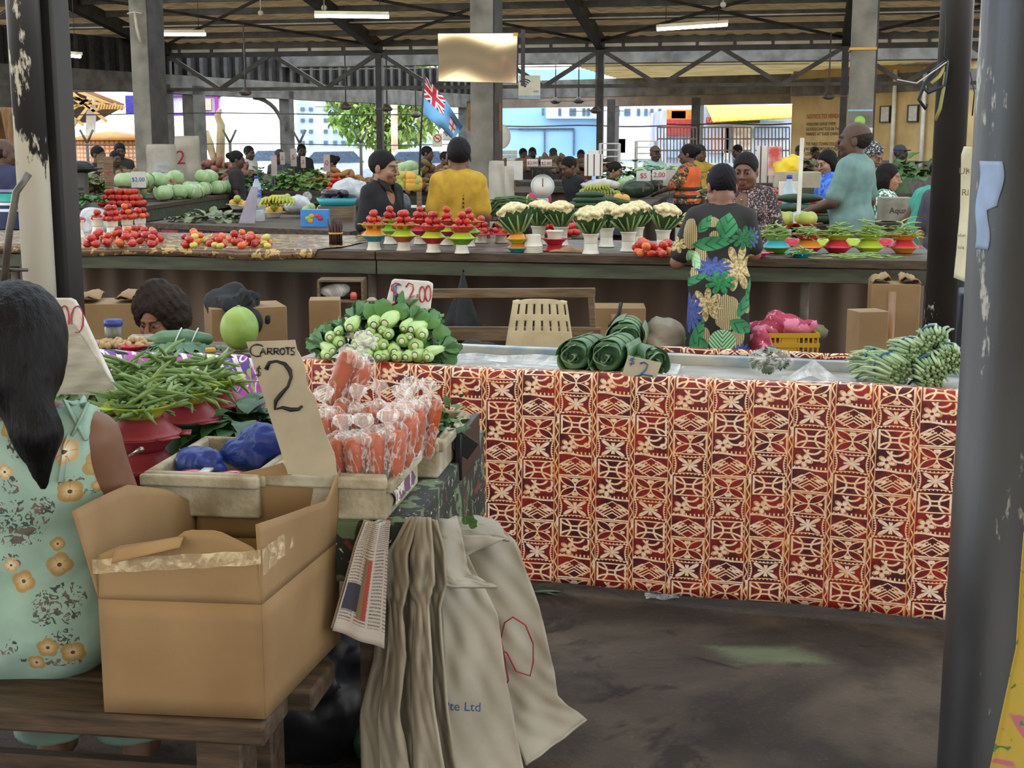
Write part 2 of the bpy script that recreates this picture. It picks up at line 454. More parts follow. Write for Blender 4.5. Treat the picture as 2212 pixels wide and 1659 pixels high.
# ---------------------------------------------------------------- left side: louvred band, deep beam, slim columns, openings
LW=[PY(-60,200,25.5),PY(1012,200,42.5)]
def LP(t,z): p=LW[0].lerp(LW[1],t); return V((p.x,p.y,z))
def tl(px):
    """where the side wall crosses the picture column px"""
    r=ray(px,200); d=LW[1]-LW[0]
    den=d.x*r.y-d.y*r.x; return (LW[0].y*r.x-LW[0].x*r.y)/den
dirL=math.atan2((LW[1]-LW[0]).y,(LW[1]-LW[0]).x)
mb=MB(); mb.beam(LP(0,2.86),LP(1,2.86),.3,.4); struct('wall_left_beam',mb,fascia)
dark=M('louvre_dark','2e2c29','1d1b19',.7)
mb=MB(); mb.beam(LP(0,3.4),LP(1,3.4),.05,.68); struct('wall_left_louvre_backing',mb,dark)
for i in range(46):
    t=i/45; p=LP(t,3.4)+V((math.sin(dirL),-math.cos(dirL),0))*.08
    mb=MB(); mb.box(p,(.12,.09,.66),rotm(0,0,dirL)); struct('wall_left_louvre',mb,steel)
    for k in range(0):
        pass
for px,w in ((-10,.5),(347,.28),(418,.42),(618,.2),(1003,.25)):
    p=LP(tl(px),1.4); mb=MB(); mb.box(p,(w,.3,2.9),rotm(0,0,dirL)); struct('column',mb,steelg if px!=418 else fascia)
# curved perforated bracket beside the slim column
t0=tl(609); mb=MB(); pts=[]
for i in range(9):
    a=i/8*PI/2; p=LP(t0-.045*(1-math.sin(a))*1.3,2.66-.75*(1-math.cos(a))); pts.append(p)
mb.tube(pts,.05,6); struct('column_bracket',mb,fascia)
# ---------------------------------------------------------------- far side: beam, soffit, shop-front opening
RW=[PY(1000,200,43),PY(1712,200,37.5)]
def RP(t,z): p=RW[0].lerp(RW[1],t); return V((p.x,p.y,z))
def tr(px):
    r=ray(px,200); d=RW[1]-RW[0]; return (RW[0].y*r.x-RW[0].x*r.y)/(d.x*r.y-d.y*r.x)
dirR=math.atan2((RW[1]-RW[0]).y,(RW[1]-RW[0]).x)
mb=MB(); mb.beam(RP(0,3.18),RP(1,3.18),.3,.5); struct('wall_far_beam',mb,fascia)
mb=MB(); mb.beam(RP(0,2.80),RP(1,2.80),.25,.3); struct('wall_far_soffit',mb,M('soffit','8b7a68','6d6053',.8,sc=2))
mb=MB()
nb=14
mb.grid(lambda s,t:F(-5.5+17*s,32.2+8.5*t,3.42+.06*t+ (.02*math.sin(t*75))),2,120)
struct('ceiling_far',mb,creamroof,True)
for px in (1325,1508):
    p=RP(tr(px),1.4); mb=MB(); mb.box(p,(.26,.26,2.9),rotm(0,0,dirR)); struct('column',mb,steel)
# ---------------------------------------------------------------- right cream wall
CW=[PY(1710,260,36.5),PY(2230,260,29)]
def CP(t,z,o=0): p=CW[0].lerp(CW[1],t)+V((math.sin(dirC),-math.cos(dirC),0))*o; return V((p.x,p.y,z))
dirC=math.atan2((CW[1]-CW[0]).y,(CW[1]-CW[0]).x)
def tc(px):
    r=ray(px,260); d=CW[1]-CW[0]; return (CW[0].y*r.x-CW[0].x*r.y)/(d.x*r.y-d.y*r.x)
mb=MB(); mb.beam(CP(0,2.4,-.1),CP(1.3,2.4,-.1),.2,4.8); struct('wall_right',mb,cream)
mb=MB(); mb.beam(CP(0,3.02,.02),CP(1.3,2.98,.02),.06,.42); struct('wall_right_band',mb,fascia)
mb=MB(); mb.beam(CP(.42,.6,.02),CP(1.3,.6,.02),.06,1.2); struct('baseboard_right',mb,M('dado','6a6358','55504a',.7))
for px in (1914,1974,2045):
    t=tc(px); p=CP(t,2.28,.03)
    mb=MB(); mb.box(p,(.36,.06,.4),rotm(0,0,dirC)); w=struct('window_1',mb,steel); 
    mb=MB(); mb.box(p+V((math.sin(dirC),-math.cos(dirC),0))*.035+V((math.cos(dirC),math.sin(dirC),0))*.03,(.27,.02,.34),rotm(0,0,dirC)); o=struct('window_pane',mb,M('window_grey','b9b3a4','a29c8d',.3)); 
for px,z0 in ((1937,.8),(2001,.8)):
    p=CP(tc(px),0,.1); mb=MB(); mb.tube([V((p.x,p.y,z0)),V((p.x,p.y,3.3))],.05,10); struct('wall_pipe',mb,white,True)
p0=CP(tc(1950),3.42,.1); p1=CP(tc(2060),3.42,.1)
mb=MB(); mb.tube([p0,p1],.055,10); struct('wall_pipe',mb,white,True)
# notice painted on the wall
red=M('red_paint','a8412c','933420',.7); ink=M('ink','2c2a26','23211e',.7)
nr=ob('notice_lettering',None,None,CP(tc(1765),2.0,.015),(PI/2,0,dirC)); tag(nr,'red and black hand painted notice to vendors on the cream wall','painted notice')
text('NOTICE TO VENDORS',.155,red,nr,(-.42,.27,0),(0,0,0),name='heading',align='LEFT')
for i,t in enumerate(('VENDORS LEAVE THEIR','GOODS/CHATTLES IN THE','MARKET AT THEIR OWN RISK','','THE NADI TOWN COUNCIL SHALL','NOT BE RESPONSIBLE FOR ANY','LOSS OR DAMAGE')):
    if t: text(t,.115,ink,nr,(-.43,.08-.125*i,0),(0,0,0),name='lettering_line',align='LEFT')
# ---------------------------------------------------------------- concrete columns
for (px,w,d) in ((302,.25,.5),(1040,.3,.5),(1864,.29,.4)):
    q=PB(px,150,17.5); a=AB(q)[0]
    mb=MB(); mb.box(F(a,17.5+d/2,2.9),(w,d,5.8),rotm(0,0,-YAW)); struct('column',mb,concrete,bev=.012)
    mb=MB(); mb.box(F(a+w/2+.012,17.5+d/2,2.9),(.02,d*.9,5.8),rotm(0,0,-YAW)); struct('column_dark_side',mb,steel)  # thin dark sheet over the column's right side
# wind-worn palm trunk at the far left
# ---------------------------------------------------------------- near poles
def polemat(name,base,base2,flake,thr,sc=7,top=None):
    m,p,o=newmat(name); v=coord(); x,y,z=sep(v)
    mp=nn('ShaderNodeMapping'); lk(v,mp.inputs[0]); mp.inputs['Scale'].default_value=(1,1,.35)
    f=nz(mp.outputs[0],sc,6,.65); g=nz(v,3,3)
    c=mixc(mapr(g,.3,.7),C(base),C(base2))
    if thr: c=mixc(mapr(f+ (thr[2](x,y,z) if len(thr)>2 else 0.),thr[0],thr[1]),c,C(flake))
    lk(c.v,p.inputs['Base Color']); p.inputs['Roughness'].default_value=.42; bumpto(p,f,.15,.01); return m
pm=polemat('pole_right_paint','25272b','191a1c','8f8d84',(.62,.65))
# big foreground column
c0=PZ(2068,829,.9) if 0 else None
cx=PY(2066,829,3.15).x+.222
mb=MB(); mb.lathe([(.2,0),(.19,.02),(.19,4.0)],48); o=struct('foreground_column',mb,pm,True,loc=(cx,3.2,0))
CYL=(cx,3.2)
# slim pole behind the red counter
pm2=polemat('pole_mid_paint','2b2825','1d1b19','cfcbc0',(.70,.72,lambda x,y,z:mapr(xabs(z-.85),.0,.35,.13,0.)))
q0=PY(2052,300,5.9); mb=MB(); mb.lathe([(.068,0),(.068,5.5)],24); struct('slim_pole',mb,pm2,True,loc=(q0.x+.0,5.9,0))
SLIM=(q0.x,5.9)
# double pole at left: steel channel and peeling white pipe
pm3=polemat('pole_left_pipe','2d2b29','222020','cdc7b6',(.50,.53,lambda x,y,z:mapr(z,.9,2.1,.22,-.12)))
q0=PY(98,300,6.3); mb=MB(); mb.box((q0.x+.015,6.36,2.7),(.15,.16,5.4),rotm(0,0,-.2)); struct('steel_column',mb,M('column_black','2b2a29','201f1e',.45,sc=5,stretch=(1,1,.2)),bev=.015)
q1=PY(62,300,6.25); mb=MB(); mb.lathe([(.072,0),(.072,5.4)],24); struct('peeling_pipe',mb,pm3,True,loc=(q1.x+.02,6.22,0))
# ---------------------------------------------------------------- world and light
w=bpy.data.worlds.new('sky'); SC.world=w; w.use_nodes=True; NT.cur=w.node_tree
for n in list(NT.cur.nodes): NT.cur.nodes.remove(n)
bo=nn('ShaderNodeOutputWorld'); bg=nn('ShaderNodeBackground'); lk(bg.outputs[0],bo.inputs[0])
x,y,z=sep(coord('Generated'))
lk(mixc(mapr(z,0.,.6),(1,.98,.95),(.72,.86,1)).v,bg.inputs[0]); bg.inputs[1].default_value=2.6
SC.view_settings.view_transform='Standard'; SC.view_settings.look='None'; SC.view_settings.gamma=1; SC.view_settings.exposure=.55
cy=SC.cycles; cy.max_bounces=7; cy.diffuse_bounces=4; cy.glossy_bounces=3; cy.transmission_bounces=3; cy.transparent_max_bounces=12; cy.caustics_reflective=False; cy.caustics_refractive=False
cy.use_denoising=True; cy.sample_clamp_indirect=6; cy.use_adaptive_sampling=True; cy.adaptive_threshold=.02
# back wall out of view, and a panel added for the screen to mirror
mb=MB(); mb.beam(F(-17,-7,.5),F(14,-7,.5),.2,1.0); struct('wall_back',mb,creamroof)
mb=MB(); mb.grid(lambda s,t:F(-4.5+7*s,-9+.05*math.sin(s*120),2.6+4.2*t),240,1); struct('wall_back_mirror_panel',mb,M('mirror_panel_cream','d9b878','bf9c60',.7,sc=2),True)
# ---------------------------------------------------------------- patterned cloths
def tapa():
    m,p,o=newmat('tapa_cloth'); u,v,_=sep(coord('UV'))
    W,P=.1362,.377
    ci=xfloor(u/W); fx=u/W-ci
    odd=xmod(ci,2.0)
    tt=xmod(v/P+odd*.5+.06*xsin(ci*2.1),1.0)*5.0
    ti=xfloor(tt); y=(tt-ti)-.5
    x=(fx-.14)/.86-.5                      # tile x, border strip on the left
    ax,ay=xabs(x),xabs(y); r=xlen(x,y*.85); th=xatan2(y,x)
    ln=lambda d,w:xabs(d)-w
    # 0 star with toothed arcs
    c4=xabs(xcos(th*4.0)); L=.2+.26*xabs(xsin(th*2.0)); star=r-L*mth('POWER',c4,.8)
    arc=ay-(.37+.32*x*x); arc2=ax-(.41+.3*y*y)
    tooth=xmax(arc*-1.0, xabs(xmod(x*9.0,1.0)-.5)*.24-(.085-(arc))*1.0)
    tooth=xmax(tooth,arc-.07); tooth2=xmax(xmax(arc2*-1.0,xabs(xmod(y*9.0,1.0)-.5)*.2-(.07-arc2)),arc2-.06)
    b0=xmin(xmin(star,xmin(ln(arc,.018),ln(arc2,.016))),xmin(tooth,tooth2))
    # 1 quatrefoil
    q=xmin(xmin(ln(xlen(ax-.46,y)-.46,.022),ln(xlen(x,ay-.46)-.46,.022)),xmax(xlen(ax*1.0,ay-.34)-.1,ay-.42))
    b1=xmin(xmin(q,xlen(ax-.33,y)-.07),xmin(ln(ax-.475,.02),xmax(ay*-1.0+.45,ax-.47)))
    # 2 woven diamonds
    dia=ax*1.0+ay*1.15; hat=xabs(xmod((ax*.9+y)*7.0,1.0)-.5)*.14-.03
    lens=xlen((ax-.3)*.5,(y-.08))-.075
    b2=xmin(xmin(xmax(hat,xabs(ax*.9-.2)+ay*.8-.30),lens),xmin(ln(dia-.52,.03),xmin(ln(xabs(ax-.25)*.9+ay-.3,.014),xmax(.40-y*-1.0,xabs(y+.44)-.035))))
    # 3 flower with scrolls
    fxx,fyy=x+.2,y+.02; fr=xlen(fxx,fyy*.8); ft=xatan2(fyy*.8,fxx)
    pet=fr-(.07+.17*xabs(xcos(ft*2.5+.4)))
    scr=xmin(ln(xlen(x-.18,(y-.35)*.8)-.27,.035),xmin(ln(xlen(x-.36,y*.8-.05)-.08,.028),ln(xlen(x-.05,(y-.62)*.8)-.26,.035)))
    band=xmax(xabs(y+.42+.05*xsin(x*5.0))-.05, -1.0*(y+.5)); drip=xmax(xabs(xmod(x*8.0,1.0)-.5)*.22-.04,xabs(y+.34)-.06)
    b3=xmin(xmin(xmax(pet,.05-fr),ln(pet-.03,.012)),xmin(xmax(scr,ax-.48),xmin(band,drip)))
    # 4 box with crossing arcs
    ex=xmin(ln(xlen(x,ay-.66)-.56,.04),ln(xlen(ax-.62,y*.9)-.50,.03))
    fr4=xmax(ax-.43,ay-.42); bx=xmax(ex,fr4)
    tri=xmax(xlen(x,ay-.40)-.0,-1.0); 
    zz=ln((x-.46)-.07*(xabs(xmod(y*4.0,1.0)-.5)*2.0-.5),.016)
    b4=xmin(xmin(bx,ln(fr4,.03)),zz)
    B=0
    for i,b in enumerate((b0,b1,b2,b3,b4)):
        B=B+xlt(xabs(ti-float(i)),.5)*b
    # separator strip with zigzag
    s=fx/.14; zg=ln((s-.5)-.55*(xabs(xmod(v*22.0,1.0)-.5)*2.0-.5),.12)*.12
    sp=xmin(zg,xmin(ln(s-.06,.07)*.12,ln(s-.97,.09)*.12))
    wt=xmax((xmod(v/P+odd*.5+.06*xsin(ci*2.1),1.0)-.9)*-.6,zg*0.0+(.5-s)*.12)
    sp=xmin(sp,wt)
    B=mixs(xlt(fx,.14),B,sp)
    n1=nz(comb(u,v),9,3); n2=nz(comb(u,v),70,3)
    base=mixc(mapr(n1+n2*.35,.55,.82),C('45141f'),C('9c2322'))
    ora=mixc(mapr(n2,.4,.65),C('e6a045'),C('cf7a2a'))
    wh=mixc(mapr(n2+n1*.5,.6,.95),C('fff0e6'),C('f2c48a'))
    c=mixc(mapr(B,.009,.001),base,ora); c=mixc(mapr(B,-.001,-.010),c,wh)
    lk(c.v,p.inputs['Base Color']); p.inputs['Roughness'].default_value=.45
    bumpto(p,nz(comb(u,v),6,2),.25,.02)
    return m
def mixs(f,a,b): return a*(1.0-f)+b*f
def rot2(x,y,cx,cy,a):
    dx,dy=x-cx,y-cy; c,s=math.cos(a),math.sin(a)
    return dx*c+dy*s, dy*c-dx*s
def leafd(x,y,cx,cy,a,L,w):
    t,n=rot2(x,y,cx,cy,a); k=t/L
    return xmax(xabs(n)-w*(1.0-k*k)*(1.0-.25*k),xabs(k)-1.0), t, n
def leafdress():
    """botanical print laid out in metres on the garment"""
    m,p,o=newmat('leaf_print'); X0,_,Z0=sep(coord()); x=X0*-1.0; y=Z0
    q_=7.5/2949/4.045; XL=PY(1550,500,7.62).x
    def fl(cx,cy): P=PY(1460+cx/4.045,370+cy/4.045,7.5); return P.x-XL,P.z
    jig=nz(coord(),30,2)-.5; c=C('17150f')
    row=xfloor(x*95.); fy=y*150.+xmod(row,2.)*.5
    ch=xlen(xmod(x*95.,1.)-.5,(xmod(fy+.35*xsin(x*95.*6.28),1.)-.5)*1.1)
    chain=mixc(xlt(ch,.43),C('1a1812'),C('d6c28c'))
    patch=None
    for (cx,cy,rx,ry) in ((130,560,62,140),(215,760,62,90),(330,450,55,45),(340,565,40,40),(450,1230,120,155),(250,1450,50,90),(540,1450,62,95),(630,1200,30,50),(60,1150,28,100),(165,900,40,50)):
        a,b=fl(cx,cy); d=xlen((x-a)/(rx*q_),(y-b)/(ry*q_))+jig*.4-1.0
        patch=d if patch is None else xmin(patch,d)
    c=mixc(xlt(patch,0.),c,chain)
    def fing(c,cx,cy,r,k,col,col2,ro=0.,lo=.35,sq=1.0,sx=1.0):
        a,b=fl(cx,cy); dx,dy=(x-a)*sx,y-b; rr=xlen(dx,dy*sq); th=xatan2(dy*sq,dx)+ro
        d=rr-r*q_*(lo+(1-lo)*mth('POWER',xabs(xcos(th*(k/2.))),.55))
        return mixc(xlt(d,0.),c,mixc(mapr(nz(coord(),70,2),.4,.6),C(col),C(col2)))
    def lf(c,cx,cy,ang,L,w,pale=0):
        a,b=fl(cx,cy); d,t,n=leafd(x,y,a,b,rad(ang),L*q_,w*q_)
        vein=xgt(xsin((t*.8-xabs(n)*1.2)*(230. if pale else 130.)),.8)
        g=mixc(vein,C('9ccb9a' if pale else '3a8f5a'),C('3e7f53' if pale else '1c5233'))
        g=mixc(mapr(n,-.02,.02,0,.6),g,C('b9dcae' if pale else '1f5f3c'))
        return mixc(xlt(d,0.),c,g)
    c=fing(c,545,850,165,8,'cbb681','8a7748',.3,.2,.8); c=fing(c,270,1170,150,8,'cfbb88','857348',.1,.2); c=fing(c,20,660,75,6,'cbb681','8a7748',.3,.2)
    c=fing(c,330,850,170,13,'4a5c9c','33457c',.0,.35,1.7); c=fing(c,130,1250,180,13,'48599a','31427a',.2,.35,1.0,1.6); c=fing(c,575,1590,90,11,'46589a','34457e',.2,.3); c=fing(c,665,590,100,11,'56699f','3c4d80',.5,.3,1.,1.5)
    c=fing(c,390,970,140,8,'2f8a52','1f6a3c',.4,.2,1.3); c=fing(c,600,590,110,8,'2d7a4a','1d5a36',.9,.2)
    for a in ((450,480,80,115,95),(260,465,55,95,45),(330,635,8,195,62),(160,960,28,150,36),(605,1160,62,140,48),(570,1360,-28,120,62),(190,1450,72,180,52),(655,1010,75,130,30),(240,1520,-60,90,45),(40,1520,40,70,35)): c=lf(c,*a)
    c=lf(c,160,785,-55,95,60,1)
    a,b=fl(408,1485); dx=x-a; dy=y-b; d=xlen(dx/(118*q_),dy/(108*q_))-1.0+.3*xlt(xabs(dx),.01)*xlt(dy,-.03)
    c=mixc(xlt(d,0.),c,mixc(xgt(xsin((xabs(dx)*.9-dy*.8)*330.),.45),C('a5cfa0'),C('2f7348')))
    lk(c.v,p.inputs['Base Color']); p.inputs['Roughness'].default_value=.75; return m
def floraldress():
    m,p,o=newmat('mint_floral'); x,_,y=sep(coord()); x=-1.07-x
    n=nz(coord(),14,3); c=mixc(mapr(n,.3,.7),C('97b3a5'),C('84a395'))
    # dark leafy sprays
    vo=nn('ShaderNodeTexVoronoi'); vo.inputs['Scale'].default_value=48; lk(coord(),vo.inputs['Vector']); vd=X(vo.outputs['Distance'])
    def fl(cx,cy): p=PY(cx/2.594,840+cy/2.594,2.76); return p.x,p.z
    sp=None; q_=2.76/2949/2.594
    for (cx,cy,rx,ry,a) in ((90,740,190,110,.3),(60,300,60,110,.2),(590,380,60,130,.2),(640,480,40,60,.0),(280,1260,150,120,.0),(330,1420,90,60,.0),(40,560,60,60,.4),(460,620,60,30,.3),(560,560,70,40,.3),(90,870,110,50,.1),(20,1460,70,50,0),(240,1560,180,22,-.15),(360,550,70,25,.2),(30,1000,50,50,0)):
        px_,pz_=fl(cx,cy); t,q=rot2(x,y,px_,pz_,a); d=xlen(t/(rx*q_),q/(ry*q_))-1.0+(n-.5)*1.4
        sp=d if sp is None else xmin(sp,d)
    c=mixc(xlt(sp,0.)*xmax(xlt(vd,.22),xgt(nz(coord(),55,2,.5,2.2),.54)),c,mixc(mapr(nz(coord(),25,2),.4,.6),C('3c4443'),C('6f6258')))
    for (cx_,cy_,r,k,b) in ((315,382,66,5,1),(492,482,78,5,0),(345,612,62,4,0),(95,1112,58,4,0),(285,1030,62,4,0),(10,250,50,5,0),(5,480,40,4,1),(270,915,36,4,0),(250,1470,55,5,0),(375,1515,60,4,0),(25,1020,40,4,1),(480,605,36,4,0),(180,1560,45,4,0)):
        cx,cy=fl(cx_,cy_); r=r*q_*1.2
        dx,dy=x-cx,y-cy; rr=xlen(dx,dy); th=xatan2(dy,dx)
        d=rr-r*(.8+.2*xabs(xsin(th*k/2.+cx*40)))
        pc=mixc(mapr(rr,r*.15,r*.75),C('ddd6c0' if b else 'cdb890'),C('a08450' if not b else 'b89c70'))
        pc=mixc(xlt(xabs(xsin(th*k/2.+cx*40)),.12)*xgt(rr,r*.3),pc,C('a9803c'))
        pc=mixc(xlt(rr,r*.17),pc,C('5e3f22')); c=mixc(xlt(d,0.),c,pc)
    lk(c.v,p.inputs['Base Color']); p.inputs['Roughness'].default_value=.8; bumpto(p,nz(coord(),9,3),.5,.02); return m
def blobs(name,base,cols,sc=60,rough=.75,thr=.25,kind='Object',dist=0.):
    """scattered print: voronoi cells of a few colours on a ground"""
    if name in MATS: return MATS[name]
    m,p,o=newmat(name); vec=coord(kind)
    c=C(base)
    for i,(h,s,t) in enumerate(cols):
        f=nz(vec,sc*s,2,.5,dist+.6+i*.7)
        c=mixc(mapr(f,t,t+.03),c,C(h))
    lk(c.v,p.inputs['Base Color']); p.inputs['Roughness'].default_value=rough; return m
TAPA=tapa(); LEAFP=leafdress(); FLORAL=floraldress()
def purple():
    m,p,o=newmat('purple_print'); vec=coord('UV'); u,v,_=sep(vec)
    n=nz(vec,5,2,.5,1.5); a=u*1.0+n*.12; st=xsin((u*.7+v)*70.+n*18.)
    c=mixc(mapr(n,.40,.44),C('7a55b0'),C('c05ac0')); c=mixc(mapr(n,.55,.57),c,C('6f4fae'))
    c=mixc(xgt(nz(vec,9,1,.5,2.),.60),c,C('9ecb72'))
    c=mixc(xgt(xsin(u*95.+v*40.),.55)*xgt(n,.52),c,C('f0eaf4'))
    c=mixc(xlt(xabs(nz(vec,7,1,.5,1.)-.5),.012),c,C('f4eef8'))
    c=mixc(xgt(v,-.065)*xgt(xsin(u*60.+v*90.),.1),c,C('17141a'))
    lk(c.v,p.inputs['Base Color']); p.inputs['Roughness'].default_value=.5; return m
PURPLE=purple()
DARKFL=blobs('dark_floral','1d191c',[('a8867e',1.0,.55)],45,dist=1.2)
BATIK=blobs('pink_batik','a8344e',[('d97a96',.25,.5),('f3dfe0',.8,.68)],40)
TBCLOTH=blobs('black_rose_cloth','241d1e',[('8c3a48',.5,.52),('b35e6c',1.2,.66)],18)
GREENCL=blobs('dark_green_floral','20261f',[('5e6f50',.8,.56),('6b2a2e',.6,.62),('cfcdb8',1.4,.68)],22)
YELFL=blobs('yellow_floral','b9a042',[('b86a7a',.5,.60),('4f7a45',.8,.64)],26)
BROWNPL=blobs('brown_plastic_print','6a5138',[('b89a5e',.8,.54),('4a3524',1.6,.6)],22,rough=.25)
wood=M('weathered_wood','7a6650','55452f',.75,sc=5,stretch=(1,12,12),bump=.2)
wooddk=M('dark_wood','51402f','33281d',.7,sc=4,stretch=(1.5,10,10),bump=.25)
greenp=M('green_painted_board','4d5440','34382b',.55,sc=3,stretch=(1,6,6),bump=.1)
corr=M('corrugated_brown','776250','55463a',.7,sc=1.5,stretch=(1,1,.3))
topgrey=M('counter_lino','5f574c','3b362f',.35,sc=6,thr=(.4,.6))
card=M('cardboard','967a55','836745',.8,sc=3,bump=.08,bsc=30)
cardin=M('cardboard_inside','a18158','86683f',.85,sc=4)
cardg=M('grey_cardboard','aea38c','948a73',.8,sc=5)
foam=M('old_foam','b5ad97','8e836a',.85,sc=9,bump=.5,bsc=50,thr=(.42,.62))
tape=film('parcel_tape',(.85,.7,.45),.35,.08,.5,30)
plastic=film('clear_plastic',(1,1,1),.16,.1,.9,35)
rice=M('white_woven_sack','a39b8b','898171',.6,sc=4,bump=.35,bsc=9)
sheetp=film('plastic_sheet',(.95,.95,.93),.4,.18,.8,7)
def col(name,h,rough=.4,h2=None,**k): return M(name,h,h2,rough,**k)
# ---------------------------------------------------------------- main green counter
CT=.933; CB0,CB1=8.2,9.55
rz=-YAW
def counter_boards():
    t=thing('market_counter','long green painted market counter across the hall with dark lino top','counter',F(-2.6,8.9,0),rz)
    def B(a0,a1,b0,b1,z0,z1,name,mat,bev=.004):
        mb=MB(); mb.box(((a0+a1)/2+2.6,(b0+b1)/2-8.9,(z0+z1)/2),(a1-a0,b1-b0,z1-z0)); return part(name,mb,mat,t,False,bev=bev)
    ends=[-6.2,-2.62,.78]
    for i in range(2):
        B(ends[i]+.004,ends[i+1]-.004,CB0,CB0+.16,CT-.052,CT,'edge_board',wooddk)
        B(ends[i]+.004,ends[i+1]-.004,CB0+.02,CB0+.055,CT-.145,CT-.058,'fascia_board',greenp)
    B(-6.2,.78,CB0+.163,CB1,CT-.04,CT-.003,'counter_top',topgrey)
    B(.5,.78,CB0-.002+.02,CB0+.05,CT-.146,CT-.057,'fascia_board',greenp)
    mb=MB(); mb.grid(lambda s,q:V((-6.2+7*s+2.6,CB1-.12-8.9+.022*math.sin(s*7*26)*1.0,.02+.85*q)),700,1); part('corrugated_panel',mb,corr,t)
    for a in (-5.2,-2.68,.02):
        mb=MB(); mb.tube([(a+2.6,CB0+.12-8.9,0),(a+2.6,CB0+.12-8.9,CT-.05)],.028,12); part('post',mb,M('bare_pipe','6d655a','4d463d',.6,sc=9),t)
    return t
counter_boards()
def onC(px,py,z=CT): return PZ(px,py,z)
# brown plastic cloth on the left part, lip over the edge
def plcloth():
    o=F(-4.5,8.9,0); A0,A1=-6.1,-2.93
    mb=MB()
    def fn(s,t):
        a=A0+(A1-A0)*s-.35*max(0,t-.75)*s; L=CB1-CB0+.07; q=t*L
        if q<L-.055: b=CB1-q; z=CT+.004+.004*math.sin(a*9+q*5)*math.sin(q*9)
        else: b=CB0-.012-.004*math.sin(a*21); z=CT+.002-(q-(L-.055))*(1.0+.25*math.sin(a*5))
        return V((a+4.5,b-8.9,z))
    mb.grid(fn,90,40)
    solo('plastic_table_cover',mb,BROWNPL,'glossy brown patterned plastic cover on left half of green counter','table cover',o,rz,solid=.002)
plcloth()
# ---------------------------------------------------------------- red tapa counter
RA,RBp=V((-.76,5.04,0)),V((1.43,4.40,0)); ry=math.atan2(RBp.y-RA.y,RBp.x-RA.x)
RT=.8
def RC(s,d,z=0): # s metres along from RA, d depth behind front
    e=(RBp-RA).normalized(); n=V((-e.y,e.x,0)); q=RA+e*s+n*d; return V((q.x,q.y,z))
def red_counter():
    L=2.62; t=thing('produce_table','grey topped vending table skirted with red tapa cloth','table',RC(1.15,.25),ry)
    x0=-1.3; x1=x0+L
    mb=MB(); mb.box(((x0+x1)/2,0,RT-.05),(L,.5,.04)); part('table_top',mb,M('zinc_top','a8a59c','817d73',.4,sc=5,thr=(.35,.6),bump=.15,bsc=8),t,False,bev=.004)
    mb=MB(); mb.beam((x0,.25,RT-.015),(x1,.25,RT-.015),.04,.05); part('back_rim',mb,M('blue_rim','8aa0b4','c9c7c0',.5,sc=8),t,False,bev=.006)
    for a,b in ((x0+.05,-.2),(x1-.05,-.2),(x0+.05,.2),(x1-.05,.2)):
        mb=MB(); mb.box((a,b,RT/2-.04),(.05,.05,RT-.08)); part('leg',mb,wooddk,t,False)
    return t
red_counter()
def skirt(L0,L1,mat,name,label,A,yaw,h=.77,ruf=.006,top=.06,seed=0,zt=RT):
    """cloth hung over a table's front edge; UV in metres"""
    mb=MB(); nu,nv=int((L1-L0)*45),30
    def fn(s,t):
        x=L0+(L1-L0)*s; q=t*(h+top)
        if q<top: return V((x,top-q-.01,zt+.003+.004*math.sin(x*7+seed)))
        d=q-top; w=d/h
        return V((x,-.012-ruf*w*(math.sin(x*9+seed)+.6*math.sin(x*23+2*seed))-.01*w,zt-d+.003*math.sin(x*8)))
    mb.grid(fn,nu,nv,0,lambda s,t:(L0+(L1-L0)*s,-t*(h+top)))
    return solo(name,mb,mat,label,'tablecloth',A,yaw,solid=.0015)
skirt(-.12,2.62,TAPA,'tapa_tablecloth','red white and orange tapa print cloth hanging down table front',RA,ry)
mb=MB(); mb.grid(lambda s,t:V((1.05+1.35*s,.505+.02*t+.008*math.sin(s*40),RT+.012+.02*math.sin(PI*t))),60,4,0,lambda s,t:(s*1.4,t*.05))
solo('rolled_cloth_edge',mb,TAPA,'rolled strip of red tapa cloth along the back rim of zinc table','cloth',RA,ry,solid=.002)
# crumpled clear sheet on the zinc top
mb=MB(); mb.grid(lambda s,t:V((.35+1.0*s,.06+.34*t,RT-.025+.012*abs(math.sin(s*9+t*4)*math.sin(t*7+s*3))+.02*max(0,1-abs(t-.8-.1*math.sin(s*5))*9))),60,26)
solo('plastic_sheet',mb,sheetp,'wrinkled clear plastic sheet lying on zinc table top','plastic sheet',RA,ry)
pk=PZ(1770,822,RT)
mb=MB(); mb.grid(lambda s,t:V((-.13+.26*s,-.06+.22*t,-.02+.085*max(0,1-abs(s-.45)*2.3)*max(0,1-abs(t-.4)*1.6)**.7)),26,20)
solo('plastic_sheet',mb,sheetp,'milky plastic sheet pinched up into a peak beside the wrapped herbs','plastic sheet',(pk.x,pk.y+.05,RT-.004),ry)
# ---------------------------------------------------------------- neighbour table, purple cloth
NA=V((-2.35,5.33,0)); NB=V((-.93,5.15,0)); ny=math.atan2(NB.y-NA.y,NB.x-NA.x)
t=thing('produce_table','table with purple leaf print cloth in front of the seated woman','table',NA.lerp(NB,.5)+V((0,.2,0)),ny)
mb=MB(); mb.box((0,0,RT-.03),(1.42,.38,.05)); part('table_top',mb,wood,t,False,bev=.004)
for a,b in ((-.66,-.14),(.66,-.14),(-.66,.14),(.66,.14)):
    mb=MB(); mb.box((a,b,RT/2-.03),(.05,.05,RT-.06)); part('leg',mb,wooddk,t,False)
skirt(0,1.43,PURPLE,'purple_tablecloth','purple green and white leaf print cloth on neighbouring table',NA,ny,seed=3)
